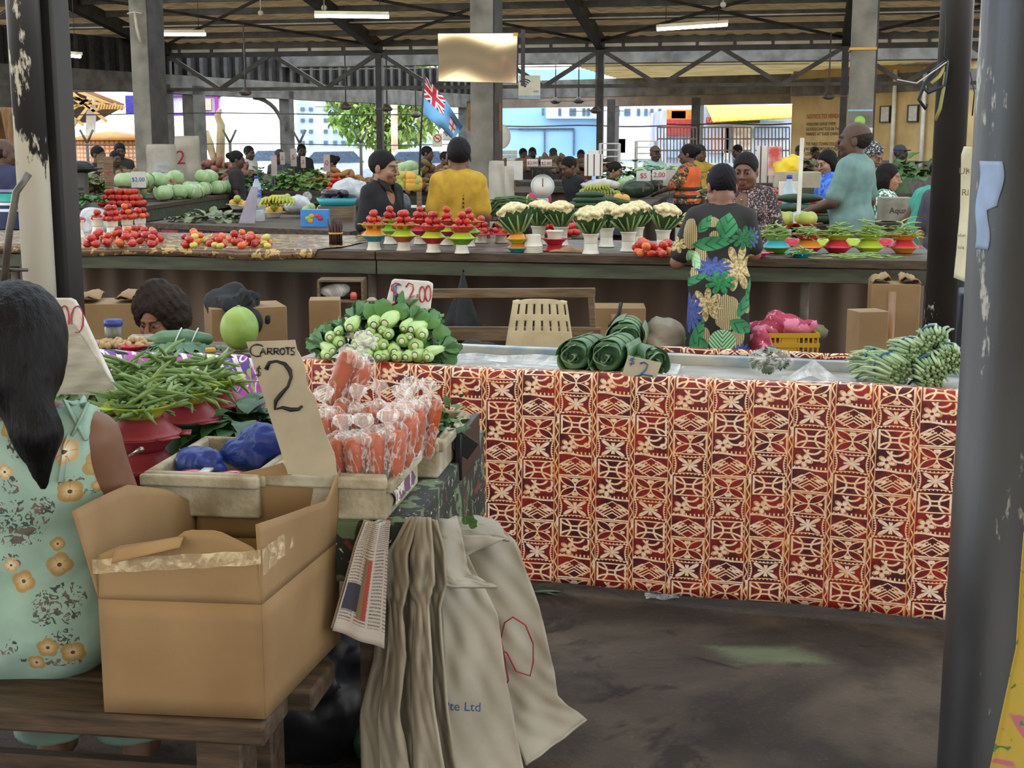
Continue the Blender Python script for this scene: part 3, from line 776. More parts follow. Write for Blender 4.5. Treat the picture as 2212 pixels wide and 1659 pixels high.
# ---------------------------------------------------------------- front selling table
FZ=.74; FO=V((-.26,3.05,0)); fy=-rad(8)
def FT(a,b,z=0): # a to the left (negative), b depth
    c,s=math.cos(fy),math.sin(fy); return FO+V((a*c-b*s,a*s+b*c,z))
t=thing('selling_table','front wooden stall table holding foam boxes and bowls of beans','table',FT(-.8,.5),fy)
mb=MB(); mb.box((0,0,FZ-.025),(1.62,1.0,.05)); part('table_top',mb,wood,t,False,bev=.004)
for a,b in ((-.75,-.43),(.72,-.43),(-.75,.43),(.72,.43)):
    mb=MB(); mb.box((a,b,FZ/2-.025),(.06,.06,FZ-.05)); part('leg',mb,wooddk,t,False)
# dark floral cloth on its right end and front
mb=MB()
def sd(s,t):
    # path: along front then round the right end
    Lf,Le=.62,1.02; q=s*(Lf+Le); h=(.14 if q<Lf else .14+.1*min(1,(q-Lf)*3))*t
    w=.012*math.sin(q*17)*t
    if q<Lf: a,b=-.62+q,-.03-.0
    else: a,b=.035,(q-Lf)-.02
    return FT(a+(w if q>=Lf else 0),b-(w if q<Lf else 0),FZ+.004-h)
mb.grid(sd,90,14)
solo('floral_tablecloth',mb,GREENCL,'dark green floral cloth wrapped round end of front stall table','tablecloth',(0,0,0),solid=.0015)
mb=MB(); mb.grid(lambda s,t:FT(-.62+.655*s,-.03+1.03*t,FZ+.005),8,8); solo('floral_tablecloth',mb,GREENCL,'dark floral cloth top under the foam box of carrots','tablecloth',(0,0,0),solid=.002)
# ---------------------------------------------------------------- bench
by=-rad(8)
t=thing('wooden_bench','worn dark wooden bench under the open cardboard box','bench',(-1.05,2.83,0),by)
mb=MB(); mb.box((-.08,-.085,.425),(1.32,.17,.05),rotm(0,0,0)); part('seat_board',mb,wooddk,t,False,bev=.008)
mb=MB(); mb.box((-.05,.10,.425),(1.36,.18,.05)); part('seat_board',mb,wooddk,t,False,bev=.008)
for a in (.46,-.62):
    mb=MB(); mb.box((a,-.06,.2),(.10,.1,.4),rotm(0,.0,0)); part('leg',mb,wooddk,t,False,bev=.006)
    mb=MB(); mb.box((a+.01,.12,.2),(.09,.09,.4)); part('leg',mb,wooddk,t,False,bev=.006)
mb=MB(); mb.box((-.1,.03,.22),(1.1,.03,.08)); part('stretcher',mb,wooddk,t,False)
# ---------------------------------------------------------------- open cardboard box
BX=[V((-.834,2.64,0)),V((-.500,2.605,0)),V((-.404,3.05,0)),V((-.738,3.085,0))]
FLP=[]
def cbox():
    z0,z1=.452,.694; O=V((-.62,2.85,z0)); t=thing('cardboard_box','open brown cardboard box with raised taped flaps on dark bench','cardboard box',O)
    ctr=sum(BX,V((0,0,0)))/4
    def wall(i,name,flap,tops,lean,bend=.0,mat=card):
        a,b=BX[i],BX[(i+1)%4]; e=(b-a); n=V((e.y,-e.x,0)).normalized()
        mb=MB(); mb.grid(lambda s,q:a.lerp(b,s)+V((0,0,z0+(z1-z0)*q))-O+n*(.006*math.sin(PI*s)*math.sin(PI*q)),8,6); part('wall',mb,mat,t,solid=.004)
        mb=MB()
        def fl(s,q):
            h=np.interp(s,[k[0] for k in tops],[k[1] for k in tops])
            ln=lean[0]+(lean[1]-lean[0])*s
            d=q*h
            return a.lerp(b,s)+V((0,0,z1+d*math.cos(ln)))-O+n*(d*math.sin(ln)+bend*math.sin(PI*s)*q)
        mb.grid(fl,22,8); FLP.append(part('flap',mb,mat,t,solid=.004))
    wall(0,'front',1,[(0,.09),(.1,.105),(.13,.11),(.5,.135),(.56,.15),(.75,.15),(.95,.118),(1,.10)],(-.12,-.05),.012)
    wall(1,'right',1,[(0,.165),(.5,.14),(.78,.122),(.84,.13),(.94,.165),(1,.168)],(-.03,.06),.01)
    wall(2,'back',1,[(0,.15),(.1,.155),(.16,.14),(.3,.15),(.36,.185),(.45,.175),(.7,.155),(.97,.135),(.98,.02),(1,.02)],(.02,-.04),-.01)
    wall(3,'left',1,[(0,.08),(.2,.135),(.5,.18),(1,.186)],(.05,.26),.02)
    mb=MB(); mb.poly([p+V((0,0,z0+.006))-O for p in BX]); part('base',mb,card,t,False,solid=.004)
    # torn lip of the front flap folded over, showing the dark inside ply
    a,b=BX[0],BX[1]; e=b-a; n=V((e.y,-e.x,0)).normalized()
    mb=MB(); mb.grid(lambda s,q:a.lerp(b,.13+.42*s)+V((0,0,z1+.108+.03*s-.022*q*(1-.3*s)))-O+n*(.004+.03*math.sin(q*1.2)),14,4); part('folded_lip',mb,cardin,t,solid=.002)
    mb=MB(); mb.grid(lambda s,q:a.lerp(b,-.02+1.03*s)+V((0,0,z1+.085-.03*q+.03*s))-O+n*(.008+.004*math.sin(s*30)),20,3); part('tape_strip',mb,tape,FLP[0],label='shiny clear tape strip')
    a,b=BX[1],BX[2]; e2=b-a; n2=V((e2.y,-e2.x,0)).normalized()
    mb=MB(); mb.grid(lambda s,q:a.lerp(b,.0+.42*s)+V((0,0,z1+.115-.055*q*(1-.3*s)))-O+n2*(.006+.0025*math.sin(s*25)),12,4); part('tape_strip',mb,tape,FLP[1],label='shiny clear tape strip')
cbox()
# leaves seen through the slit of the box
mb=MB()
for i in range(60):
    s,q=R.random(),R.random(); p=BX[0].lerp(BX[1],.3+.4*s).lerp(BX[3].lerp(BX[2],.3+.4*s),.3+.4*q)
    mb.leaf(p+V((0,0,.60+.05*R.random())),(R.uniform(-1,1),R.uniform(-1,1),R.uniform(.1,.7)),(0,0,1),.08,.022,.4)
solo('leafy_greens',mb,M('greens','4d7a34','2f5522',.5,sc=14),'green leaves packed inside the open cardboard box','greens',kind='stuff')
# ---------------------------------------------------------------- produce kinds
def tomato_mesh(mat,sq=.84,lob=5,seed=0):
    mb=MB(); mb.ell((0,0,0),(1,1,sq),nu=16,nv=10,disp=lambda d:1+.025*math.sin(lob*math.atan2(d.y,d.x)+seed)*(1-d.z*d.z)-.16*max(0,d.z-.8)*4)
    return mb
TR=col('tomato_red','b8321f',.3,'a0281a',sc=2,coat=.12); TO=col('tomato_orange','d06a2a',.3,'c05424',sc=2,coat=.12); TG=col('tomato_green','a9b04a','.2' and .22,'c8a348',sc=2,coat=.12); TD=col('tomato_deep','a3281f',.3,'861d1a',sc=2,coat=.12)
CAL=col('calyx','4e6b2c',.6)
def tomato_stock(name,mats):
    out=[]
    for i,m in enumerate(mats):
        mb=tomato_mesh(m,.8+.05*(i%2),5+i%2,i)
        o=ob(name,mb.mesh(name,m)); o['category']='tomato'; out.append(o)
    return Stock(*out)
TS=tomato_stock('tomato',[TR,TR,TD,TO,TG])
def place_tom(p,r,label,group,w=(5,3,2,.4,0)):
    k=R.choices(range(5),w)[0]; r*=R.uniform(.9,1.08)
    TS.put(p,(R.uniform(-.5,.5),R.uniform(-.5,.5),R.uniform(0,6)),label,group,r,k)
def tom_heap(c,r,rings,label,group,w=(5,3,2,.4,0)):
    """a heap on a plate: rings = how many in each layer"""
    z=c.z+r*.8
    for n,rr in rings:
        a0=R.uniform(0,6)
        for i in range(n):
            a=a0+2*PI*i/n; place_tom(V((c.x+rr*math.cos(a),c.y+rr*math.sin(a),z)),r,label,group,w)
        z+=r*1.45
def tom_pile(pts,r,zb,label,group,w):
    for (x,y,l) in pts: place_tom(V((x,y,zb+r*.82+l*r*1.35)),r,label,group,w)
# dishes
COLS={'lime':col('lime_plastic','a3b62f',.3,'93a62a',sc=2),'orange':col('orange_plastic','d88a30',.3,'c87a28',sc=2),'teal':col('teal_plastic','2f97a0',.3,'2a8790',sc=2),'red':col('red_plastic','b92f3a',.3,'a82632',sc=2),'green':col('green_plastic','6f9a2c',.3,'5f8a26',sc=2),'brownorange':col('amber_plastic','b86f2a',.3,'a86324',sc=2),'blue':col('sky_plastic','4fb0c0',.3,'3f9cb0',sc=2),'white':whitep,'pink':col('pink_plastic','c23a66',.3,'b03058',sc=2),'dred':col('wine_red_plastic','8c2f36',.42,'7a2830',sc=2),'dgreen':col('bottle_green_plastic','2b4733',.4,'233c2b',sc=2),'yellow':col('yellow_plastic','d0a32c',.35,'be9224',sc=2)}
CW={'lime':'lime green','orange':'orange','teal':'teal','red':'red','green':'green','brownorange':'amber','blue':'sky blue','white':'white','pink':'pink','dred':'wine red','dgreen':'dark green','yellow':'yellow'}
def dish_mb(R_=.083,h=.034,tabs=True,flare=.55):
    mb=MB(); t=.0025
    mb.lathe([(0,0),(R_*flare,0),(R_*.62,h*.25),(R_*.86,h*.82),(R_,h),(R_,h+t),(R_*.85,h*.86+t),(R_*.6,h*.28+t),(R_*.5,t*1.5),(0,t*1.5)],28)
    if tabs:
        for s in (-1,1): mb.box((s*R_*1.08,0,h+.001),(R_*.3,R_*.55,.003),taper=1)
    return mb
def pot_mb(r0=.047,r1=.036,h=.055):
    mb=MB(); mb.lathe([(0,0),(r1,0),(r1*1.02,.004),(r1*1.05,h*.55),(r0*.96,h-.006),(r0,h-.004),(r0,h),(r0*.92,h),(r1*.95,h*.5),(r1*.9,.006),(0,.006)],24); return mb
DISH={}
def dish(c,loc,label,group=None,inv=False,R_=.083,h=.034,rot=0,name='serving_dish',cat='dish',sx=1):
    k=(c,R_,h,name)
    if k not in DISH:
        o=ob(name,dish_mb(R_,h).mesh(name,COLS[c])); o['category']=cat; DISH[k]=Stock(o)
    l=V(loc)
    if inv: l=l+V((0,0,h+.0025))
    return DISH[k].put(l,(PI if inv else 0,0,rot),label,group)
_p=ob('pedestal_pot',pot_mb().mesh('pedestal_pot',whitep)); _p['category']='pot'; POT=Stock(_p)
def pot(loc,label,group=None,inv=True,s=1):
    l=V(loc)+(V((0,0,.055*s)) if inv else V((0,0,0)))
    return POT.put(l,(PI if inv else 0,0,R.uniform(0,6)),label,group,s)
# ---------------------------------------------------------------- tomato towers
def tower(px,py,plates,desc,n=(6,3,2),w=(5,3,2,.3,0),plab=None,grp='stacked serving dishes of tomatoes'):
    p=onC(px,py); z=CT
    pot((p.x,p.y,z),'white pot at the foot of the '+desc,'white pots under the dishes'); z+=.056
    for i,(c,inv) in enumerate(plates):
        last=i==len(plates)-1
        dish(c,(p.x,p.y,z),'%s %s dish %s of the %s'%(CW[c],'upturned' if inv else 'upright','on top' if last else 'in the middle' if i==len(plates)-2 else 'lowest',desc),grp,inv,rot=R.uniform(-.3,.3)); z+=.0365
    z-=.03
    tom_heap(V((p.x,p.y,z)),.0265,[(n[0],.048),(n[1],.027),(n[2],.012 if n[2]>1 else 0)],'ripe red tomato heaped on the '+desc,'tomatoes on the '+desc,w)
U_,I_=False,True
tower(808,540,[('teal',U_),('orange',I_),('lime',U_)],'leftmost front tower with orange and teal')
tower(872,541,[('brownorange',U_),('lime',I_),('lime',U_)],'front tower with amber dish')
tower(936,545,[('red',U_),('lime',I_),('red',U_)],'front tower of red, lime, red')
tower(998,547,[('green',U_),('lime',I_),('red',U_)],'front tower, two green dishes under red')
tower(843,527,[('lime',U_),('green',I_),('lime',U_)],'all green rear tower behind the leftmost pair',(5,2,1))
tower(908,527,[('red',U_),('red',I_),('red',U_)],'all red rear tower behind the amber one',(5,3,1))
tower(965,529,[('red',U_),('lime',I_),('red',U_)],'rear tower of red, lime, red',(5,2,1))
tower(1012,532,[('brownorange',U_),('green',I_),('orange',U_)],'rear tower topped by an orange dish',(5,3,1))
tower(1040,524,[('red',I_)],'low rear tower of one red dish',(5,3,1))
tower(1083,524,[('red',I_)],'low red dish tower beside the cauliflowers',(5,3,1))
# ---------------------------------------------------------------- loose tomatoes on the counter
def pile(x0,x1,y0,y1,n,r,label,group,w,zt=CT,layers=.35,mid=None):
    pts=[]
    tries=0
    while len(pts)<n and tries<6000:
        tries+=1; px=R.uniform(x0,x1); py=R.uniform(y0,y1)
        p=PZ(px,py,zt); lev=0
        for q in pts:
            if (q[0]-p.x)**2+(q[1]-p.y)**2<(1.75*r)**2: lev=9;break
        if lev==0: pts.append((p.x,p.y,0))
    base=list(pts); m=mid or ((x0+x1)/2,)
    for _ in range(int(n*layers)):
        a=R.choice(base); b=min((q for q in base if q!=a),key=lambda q:(q[0]-a[0])**2+(q[1]-a[1])**2)
        q=((a[0]+b[0])/2,(a[1]+b[1])/2,1)
        if all((q[0]-k[0])**2+(q[1]-k[1])**2>(1.7*r)**2 for k in pts if k[2]==1): pts.append(q)
    tom_pile(pts,r,zt+.006,label,group,w)
pile(182,352,512,538,42,.029,'red tomato in the loose heap at left on brown plastic','tomatoes heaped left',(5,3,2,3,0),layers=.8)
pile(386,584,518,541,44,.027,'tomato in the mixed red and green loose heap','tomatoes heaped in mixed colours',(3,2,1,4,3),layers=.5)
place_tom(onC(149,528)+V((0,0,.028)),.028,'single red tomato alone at far left beside the peeling pipe','lone tomato')
pile(1372,1448,545,560,20,.029,'orange red tomato in the loose heap by the woman\'s elbow','tomatoes heaped by elbow',(3,2,0,5,0),layers=.8)
# white pots of tomatoes at the left end
for (px,py,hh,n,d) in ((169,512,.0,[(5,.03)],'shortest white pot beside the peeling pipe'),(212,505,.0,[(4,.028),(1,0)],'white pot half hidden behind the tall heap'),(243,507,.0,[(7,.05),(5,.035),(2,.02)],'white pot with the tallest tomato heap'),(276,503,0,[(7,.048),(4,.03),(2,.015)],'white pot right behind the tallest heap'),(304,500,.0,[(6,.045),(3,.025)],'rightmost white pot of the left group')):
    p=onC(px,py); pot((p.x,p.y,CT),'upturned lower '+d,'paired white pots',True,1.05); pot((p.x,p.y,CT+.058),'upper '+d,'paired white pots',False,1.15)
    tom_heap(V((p.x,p.y,CT+.10)),.027,n,'deep red tomato on the '+d,'tomatoes on the '+d,(2,1,6,.5,0))
# ---------------------------------------------------------------- cauliflowers
curd=M('curd','dcd0a4','bfae7c',.8,sc=40,bump=.5,bsc=90); clf=M('cauli_leaf','3f5c33','29441f',.5,sc=9); crib=col('cauli_rib','8fa86c',.5,'76925a')
def cauliflower(hs):
    t=thing('cauliflower','x','cauliflower')
    fl=[]
    rr=random.Random(hs)
    for i in range(46):
        a=i*2.4; q=math.sqrt((i+.5)/46); fl.append(elli((.078*q*math.cos(a),.078*q*math.sin(a),.112+.036*(1-q*q)+rr.uniform(-.003,.003)),(.0155,.0155,.0145)))
    f=union([elli((0,0,.085),(.075,.075,.055))]+fl,.006)
    part('curd',lump(lambda x,y,z:f(x,y,z)+.0012*np.sin(x*500)*np.sin(y*480)*np.sin(z*450),(-.1,-.1,.02),(.1,.1,.175),.006),curd,t)
    for i in range(11):
        a=2*PI*i/11+rr.uniform(-.15,.15); d=V((math.cos(a)*.95,math.sin(a)*.95,1.05))
        mb=MB(); b=V((.03*math.cos(a),.03*math.sin(a),0)); n=V((math.cos(a),math.sin(a),0))
        mb.leaf(b,d,-n,.125*rr.uniform(.8,1.1),.036,-.12,.35,7,0,.12)
        mb.tube([b,b+d.normalized()*.05+n*.003,b+d.normalized()*.105+n*.001],[.008,.006,.002],6,1)
        part('leaf',mb,[clf,crib],t)
    mb=MB(); mb.lathe([(.0,-.012),(.024,-.01),(.034,.01),(.05,.03),(.05,.06)],14); part('stalk',mb,crib,t)
    return t
CF=Stock(cauliflower(1),cauliflower(2))
k=0
for (px,py,kind,d) in ((1118,545,'dish','first cauliflower from the left, showing mostly leaf ribs'),(1163,528,'pot','cauliflower behind the leafy one, second from left'),(1212,530,'pot','third cauliflower from left behind the red bowls'),(1276,548,'pot','front cauliflower beside the crumpled brown paper'),(1310,533,'pot','cauliflower behind the fourth front one'),(1357,543,'pot','front cauliflower next to the loose orange tomatoes'),(1375,530,'pot','cauliflower tucked behind the one by loose tomatoes'),(1432,538,'pot','rightmost cauliflower by the leaf print dress')):
    p=onC(px,py); z=CT
    if kind=='pot':
        pot((p.x,p.y,z),'lower white pot under the '+d,'white pots under cauliflowers',True,1.12); pot((p.x,p.y,z+.0617),'upper white pot under the '+d,'white pots under cauliflowers',False,1.12); z+=.118
        s=1.
    else:
        for j,(c,inv) in enumerate((('teal',U_),('brownorange',I_),('lime',U_),('orange',I_))):
            dish(c,(p.x,p.y,z),'%s dish in the stack under the leafy cauliflower'%CW[c],'dishes under the leafy cauliflower',inv,.07,.026); z+=.0285
        s=1.12
    o=CF.put((p.x,p.y,z+.008),(.25 if kind=='dish' else R.uniform(-.1,.2),R.uniform(-.1,.1),R.uniform(0,6)),d,'cauliflowers on white pots',s*1.06)
# white bowl stack, red bowls, brown paper
p=onC(1151,545)
for i in range(5):
    pot((p.x,p.y,CT+.012*i if i<4 else CT+.047),'white bowl in the nested upside down stack before the cauliflowers','nested white bowls',True,1.35) if i<4 else None
p=onC(1198,541)
dish('red',(p.x,p.y,CT),'red dish underneath, in front of third cauliflower','red dishes by the cauliflowers',True,.085,.036)
dish('red',(p.x,p.y-.004,CT+.04),'red dish on top holding a tilted white bowl','red dishes by the cauliflowers',False,.085,.034)
pot((p.x,p.y-.01,CT+.06),'white bowl resting in the red dish before cauliflowers',None,False,1.2)
paper=M('brown_paper','a5825a','8a6a45',.8,sc=6)
p=onC(1230,545)
mb=MB(); mb.grid(lambda s,t:V((-.12+.24*s,-.05+.1*t,.006+.035*abs(math.sin(s*7+t*3))*math.sin(PI*t)*math.sin(PI*s))),20,12)
solo('paper_bag',mb,paper,'crumpled brown paper bag between red dishes and front cauliflower','paper bag',p,-.2,solid=.003)
# ---------------------------------------------------------------- beans
BG=[col('bean_green','6f8a45',.45,'5c7838',sc=8),col('bean_pale','8fa55c',.45,'7b9350',sc=8),col('bean_deep','58733a',.45,'4a6530',sc=8)]
def bean_mesh(L,bend,r,seed,mat):
    rr=random.Random(seed); pts=[]; n=8
    for i in range(n+1):
        t=i/n; a=bend*(t-.5); pts.append(V((L*(t-.5),L*bend*.5*((t-.5)**2)*2+L*.03*math.sin(t*5+seed),L*.03*math.cos(t*4+seed))))
    rad_=[r*.25]+[r*(.85+.15*math.sin(i*1.9+seed)) for i in range(1,n)]+[r*.15]
    mb=MB(); mb.tube(pts,rad_,6); return mb.mesh('green_bean',mat)
def bean_stock(L,r,n=8,bends=(0,1.2),mats=BG):
    out=[]
    for i in range(n):
        o=ob('green_bean',bean_mesh(L*R.uniform(.85,1.15),R.uniform(*bends)*R.choice((-1,1)),r,i,mats[i%len(mats)])); o['category']='bean'; out.append(o)
    return Stock(*out)
REST=MB()
def bean_heap(st,c,rx,ry,h,n,label,group,tilt=.35,seedrot=None,extra=0):
    for i in range(extra):
        q=math.sqrt(R.random()); a=R.uniform(0,2*PI); me=R.choice(st.o).data; rm=rotm(R.uniform(-tilt,tilt),R.uniform(-tilt,tilt),R.uniform(0,6)); o=V((c.x+rx*q*math.cos(a)*.7,c.y+ry*q*math.sin(a)*.7,c.z+h*(1-q*q)*.5*R.random()+.004))
        REST.add([rm@w.co+o for w in me.vertices],[tuple(f.vertices) for f in me.polygons])
    for i in range(n):
        q=math.sqrt(R.random()); a=R.uniform(0,2*PI); x,y=q*math.cos(a),q*math.sin(a)
        z=h*(1-q*q)*(.35+.65*i/n)+.004
        st.put((c.x+rx*x*.62,c.y+ry*y*.62,c.z+z),(R.uniform(-tilt,tilt),R.uniform(-tilt,tilt)+.3*x*0,R.uniform(0,PI*2) if seedrot is None else seedrot+R.uniform(-.7,.7)),label,group)
BC=bean_stock(.15,.0052,8,(.4,2.0),[BG[1],BG[0],BG[1]])
for (px,pl,d) in ((1676,('green','blue','lime'),'first dish from left, over a sky blue dish'),(1745,('red','orange','red'),'red dish over an orange one'),(1808,('red','red','lime'),'lime dish over two red ones'),(1877,('lime','lime','lime'),'stack of only lime dishes'),(1952,('orange','red','orange'),'rightmost orange dish by the slim pole')):
    p=onC(px,546); z=CT
    dish(pl[0],(p.x,p.y,z),'%s lowest dish under beans, %s'%(CW[pl[0]],d),'stacked bean dishes',False,.092,.034,R.uniform(-.2,.2))
    dish(pl[1],(p.x,p.y,z+.036),'%s upturned dish under beans, %s'%(CW[pl[1]],d),'stacked bean dishes',True,.092,.04,R.uniform(-.2,.2))
    dish(pl[2],(p.x,p.y,z+.079),'%s top dish holding beans, the %s'%(CW[pl[2]],d),'stacked bean dishes',False,.095,.034,R.uniform(-.2,.2))
    bean_heap(BC,V((p.x,p.y,z+.098)),.088,.088,.115,18,'green bean heaped in the '+d,'beans in the '+d,.3,None,28)
for (px,c) in ((1712,'red'),(1775,'lime'),(1842,'lime'),(1915,'red')):
    p=onC(px,530); dish(c,(p.x,p.y+.04,CT),'%s spare upturned dish peeping out behind the bean stacks'%CW[c],'spare dishes behind the beans',True,.09,.04)
p=onC(1730,556); dish('teal',(p.x,p.y,CT),'flat teal dish of curled beans at the counter edge',None,False,.078,.026)
bean_heap(BC,V((p.x,p.y,CT+.018)),.06,.06,.045,16,'curled green bean in the flat teal dish','beans in the teal dish',.25)
p=onC(1634,556); dish('pink',(p.x,p.y,CT),'flat pink dish beside the leaf print dress',None,False,.08,.028)
for i in range(26):
    px=R.gauss(1850,45); p=onC(min(1935,max(1775,px)),R.uniform(552,560)); BC.put((p.x,p.y,CT+.007+.012*R.random()*max(0,1-abs(px-1850)/60)),(R.uniform(-.06,.06),R.uniform(-.06,.06),R.uniform(-.8,.8)),'loose green bean scattered at the counter edge','loose beans on the counter')
solo('green_beans',REST,BG[1],'many green beans filling the stacked dishes on the counter','beans',kind='stuff')
# ---------------------------------------------------------------- bundle of dark reeds
p=onC(726,530); t=thing('reed_bundle','bundle of dark red stalks tied with yellow band, standing on counter','stalk bundle',p)
st=col('dark_stalk','4a2524',.6,'341a1c')
for i in range(40):
    q=math.sqrt((i+.5)/40)*.042; a=i*2.4; x,y=q*math.cos(a),q*math.sin(a)
    mb=MB(); mb.tube([(x,y,0),(x*1.0,y,.06),(x*1.15+R.uniform(-.01,.01),y*1.15,.15+R.uniform(-.02,.03))],[.005,.0045,.003],5); part('stalk',mb,st,t)
mb=MB(); mb.lathe([(.047,.075),(.048,.08),(.047,.085)],20); part('band',mb,COLS['yellow'],t)
# ---------------------------------------------------------------- bok choy pile
bst=M('choy_stem','b9cf8c','93b765',.35,sc=14,stretch=(1,.15,1)); bbt=col('choy_butt','dfe3c0',.5,'c5cfa0'); blf=M('choy_leaf','4f7d3a','3a6530',.45,sc=10)
def choy(seed):
    rr=random.Random(seed); t=thing('bok_choy','x','bok choy')
    r=rotm(-PI/2,0,0)
    mb=MB(); ph=rr.uniform(0,6)
    mb.lathe([(0,-.002),(.009,-.001),(.0125,.004)],12,(0,0,0),0,r); part('butt_end',mb,bbt,t)
    for i in range(6):
        a=ph+2*PI*i/6; c,s=math.cos(a),math.sin(a); mb=MB(); prof=[(0,.010,.010),(.015,.014,.013),(.04,.017,.014),(.075,.013,.012),(.115,.009,.008),(.15,.007,.006)]
        n=8; vs=[];off=[.006,.014,.0165,.0135,.011,.012]
        for k,(y,w,d) in enumerate(prof):
            for j in range(n):
                b=2*PI*j/n; lx=w*math.cos(b); ld=off[k]+d*.75*math.sin(b)
                vs.append((c*ld-s*lx,y,s*ld+c*lx))
        mb.add(vs,[(k*n+j,k*n+(j+1)%n,(k+1)*n+(j+1)%n,(k+1)*n+j) for k in range(5) for j in range(n)]+[tuple(range(n)),tuple(range(5*n,6*n))]); part('stem',mb,bst,t)
        mb=MB(); mb.leaf((c*.012,.12,s*.012),(c*.35,1,s*.35),(c,0,s),.13*rr.uniform(.9,1.15),.045,.25,.2,6,0,.12); part('leaf',mb,blf,t)
    return t
BK=Stock(choy(1),choy(2),choy(3))
cl=[(215,385,1),(270,355,.8),(345,320,1.2),(285,425,1.1),(232,475,1.1),(200,520,1),(300,515,1),(375,430,.9),(352,490,.9),(415,465,.7),(392,525,1),(450,410,.9),(455,500,.9),(468,355,.9),(500,305,1.2),(570,295,1.35),(520,395,.9),(595,370,1),(500,450,.95),(565,435,1.1),(562,510,1),(632,480,1.15),(530,545,1),(635,545,1),(680,410,1.15),(690,330,.9),(740,335,1.15),(812,370,1.15),(765,440,1.3),(765,515,1.2),(705,545,1),(845,555,1),(735,385,.8),(545,345,.8),(415,395,.8),(840,480,.9)]
for (x,y,s) in cl:
    px,py=640+x/2.989,600+y/2.989; Y=4.97
    for _ in range(3):
        q=PY(px,py,Y); Y=4.93+max(0,q.z-.82)*.55+.03*(x<300)
    right=x>690
    rz_=R.uniform(-.3,.3)-(.35 if right and R.random()<.6 else 0)+(.25 if x<300 else 0)
    lab='bok choy %s of the pale green pile on zinc table'%('on the top' if y<340 else 'in the bottom row' if y>500 else 'in the middle')
    BK.put((q.x,q.y,max(q.z,RT+.03*s)),(.0+R.uniform(-.12,.08)+(.12 if y<340 else 0),R.uniform(0,6) if 0 else 0,rz_),lab,lab[9:]+' bok choy',.88*s)
# extra leaves crowning the pile
mb=MB()
for (x,y,dx,dz,s) in ((560,215,0,1,1),(640,230,.5,.8,1),(690,250,.7,.6,1),(510,240,-.4,1,1),(780,270,.3,.8,1),(830,280,.6,.6,1),(880,330,1,.2,1),(900,420,1,0,1.1),(880,500,1,-.1,1.1),(900,540,1,-.2,1),(940,470,1,-.3,.9)):
    p=PY(640+x/2.989,600+(y+40)/2.989,5.08); mb=MB(); mb.leaf(V((0,0,0)),(dx,.25,dz),(0,-1,.3),.085*s,.034,.35,.15,7,0,.1)
    solo('bok_choy_leaf',mb,blf,'loose broad green leaf crowning the bok choy pile','leaf',p,0,'leaves over the bok choy')
# ---------------------------------------------------------------- rolls of taro leaves
tl1=M('taro_leaf','54784f','3c5f3f',.45,sc=12); tl2=M('taro_leaf_pale','86a481','688a68',.5,sc=12); strg=col('twine','8a9a68',.7)
def roll(loc,rot,L,r,label,seed):
    rr=random.Random(seed); t=thing('taro_leaf_bundle',label,'leaf bundle',loc,rot,'rolled taro leaf bundles')
    m=rotm(-PI/2,0,0)
    mb=MB(); mb.lathe([(r*.55,.02),(r*.85,.0),(r*.98,.03),(r,.08),(r*1.03,L*.5),(r*.95,L*.8),(r*.6,L),(0,L*1.02)],26,(0,0,r),0,m,lambda a,z:1+.05*math.sin(a*3+z*25+seed)+.03*math.sin(a*7+z*40)); part('roll',mb,tl1,t)
    # spiral of leaf edges in the open end
    for k in range(4):
        mb=MB(); mb.grid(lambda s,q:V(((r*.9-k*r*.2)*(1-.3*s+.13*math.sin(s*11+k*2))*math.cos(k*1.3+s*3.6),-.012*(1+k%2)+q*.05,r+(r*.9-k*r*.2)*(1-.3*s+.13*math.sin(s*11+k*2))*math.sin(k*1.3+s*3.6))),24,3); part('inner_leaf',mb,tl2 if k%2 else tl1,t,solid=.002)
    for k in range(5):
        a=k*1.25+.4; mb=MB(); mb.grid(lambda s,q:V(((r*1.04+.004*k)*math.cos(a+s*1.5),-.02+L*(.1+.75*q)+.02*math.sin(s*4+k),r+(r*1.04+.004*k+.008*math.sin(PI*s)*0)*math.sin(a+s*1.5))),8,8); part('outer_leaf',mb,(tl1,tl2)[k==2],t,solid=.0015)
    for y in (.35,.62):
        mb=MB(); mb.tube([V((r*1.09*math.cos(a),L*y,r+r*1.09*math.sin(a))) for a in np.linspace(0,2*PI,25)],.002,4); part('twine',mb,strg,t)
q=PZ(1238,803,RT); roll(V((q.x,q.y+.01,RT)),-.45,.24,.055,'rolled taro leaf bundle, left front one of the four',1)
q=PZ(1308,806,RT); roll(V((q.x,q.y+.0,RT)),-.35,.26,.058,'rolled taro leaf bundle beside the $2 card, open end forward',2)
q=PZ(1350,782,RT); roll(V((q.x,q.y+.06,RT+.015)),-.15,.27,.062,'larger rolled taro leaf bundle lying behind the others',3)
q=PZ(1415,806,RT); roll(V((q.x,q.y+.03,RT)),.25,.16,.04,'loose short taro leaf bundle right of the $2 card',4)
# ---------------------------------------------------------------- wrapped herb ball
q=PZ(1668,815,RT); t=thing('herb_bag','clear plastic bag of green herbs on the zinc table','bag of herbs',V((q.x,q.y+.06,RT)))
mb=MB()
for i in range(130):
    d=V((R.gauss(0,1),R.gauss(0,1),R.gauss(0,.8))).normalized(); mb.leaf(V((0,0,.052))+V((d.x*.055,d.y*.04,d.z*.03)),d,(0,0,1),.024,.008,.3)
o=part('herbs',mb,M('herb_green','4f6b45','37523a',.6,sc=20),t); o['kind']='stuff'
part('bag',lump(lambda x,y,z:elli((0,0,.05),(.078,.055,.046))(x,y,z)+.007*wav(x,y,z,3,60),(-.1,-.08,0),(.1,.08,.11),.006),plastic,t)
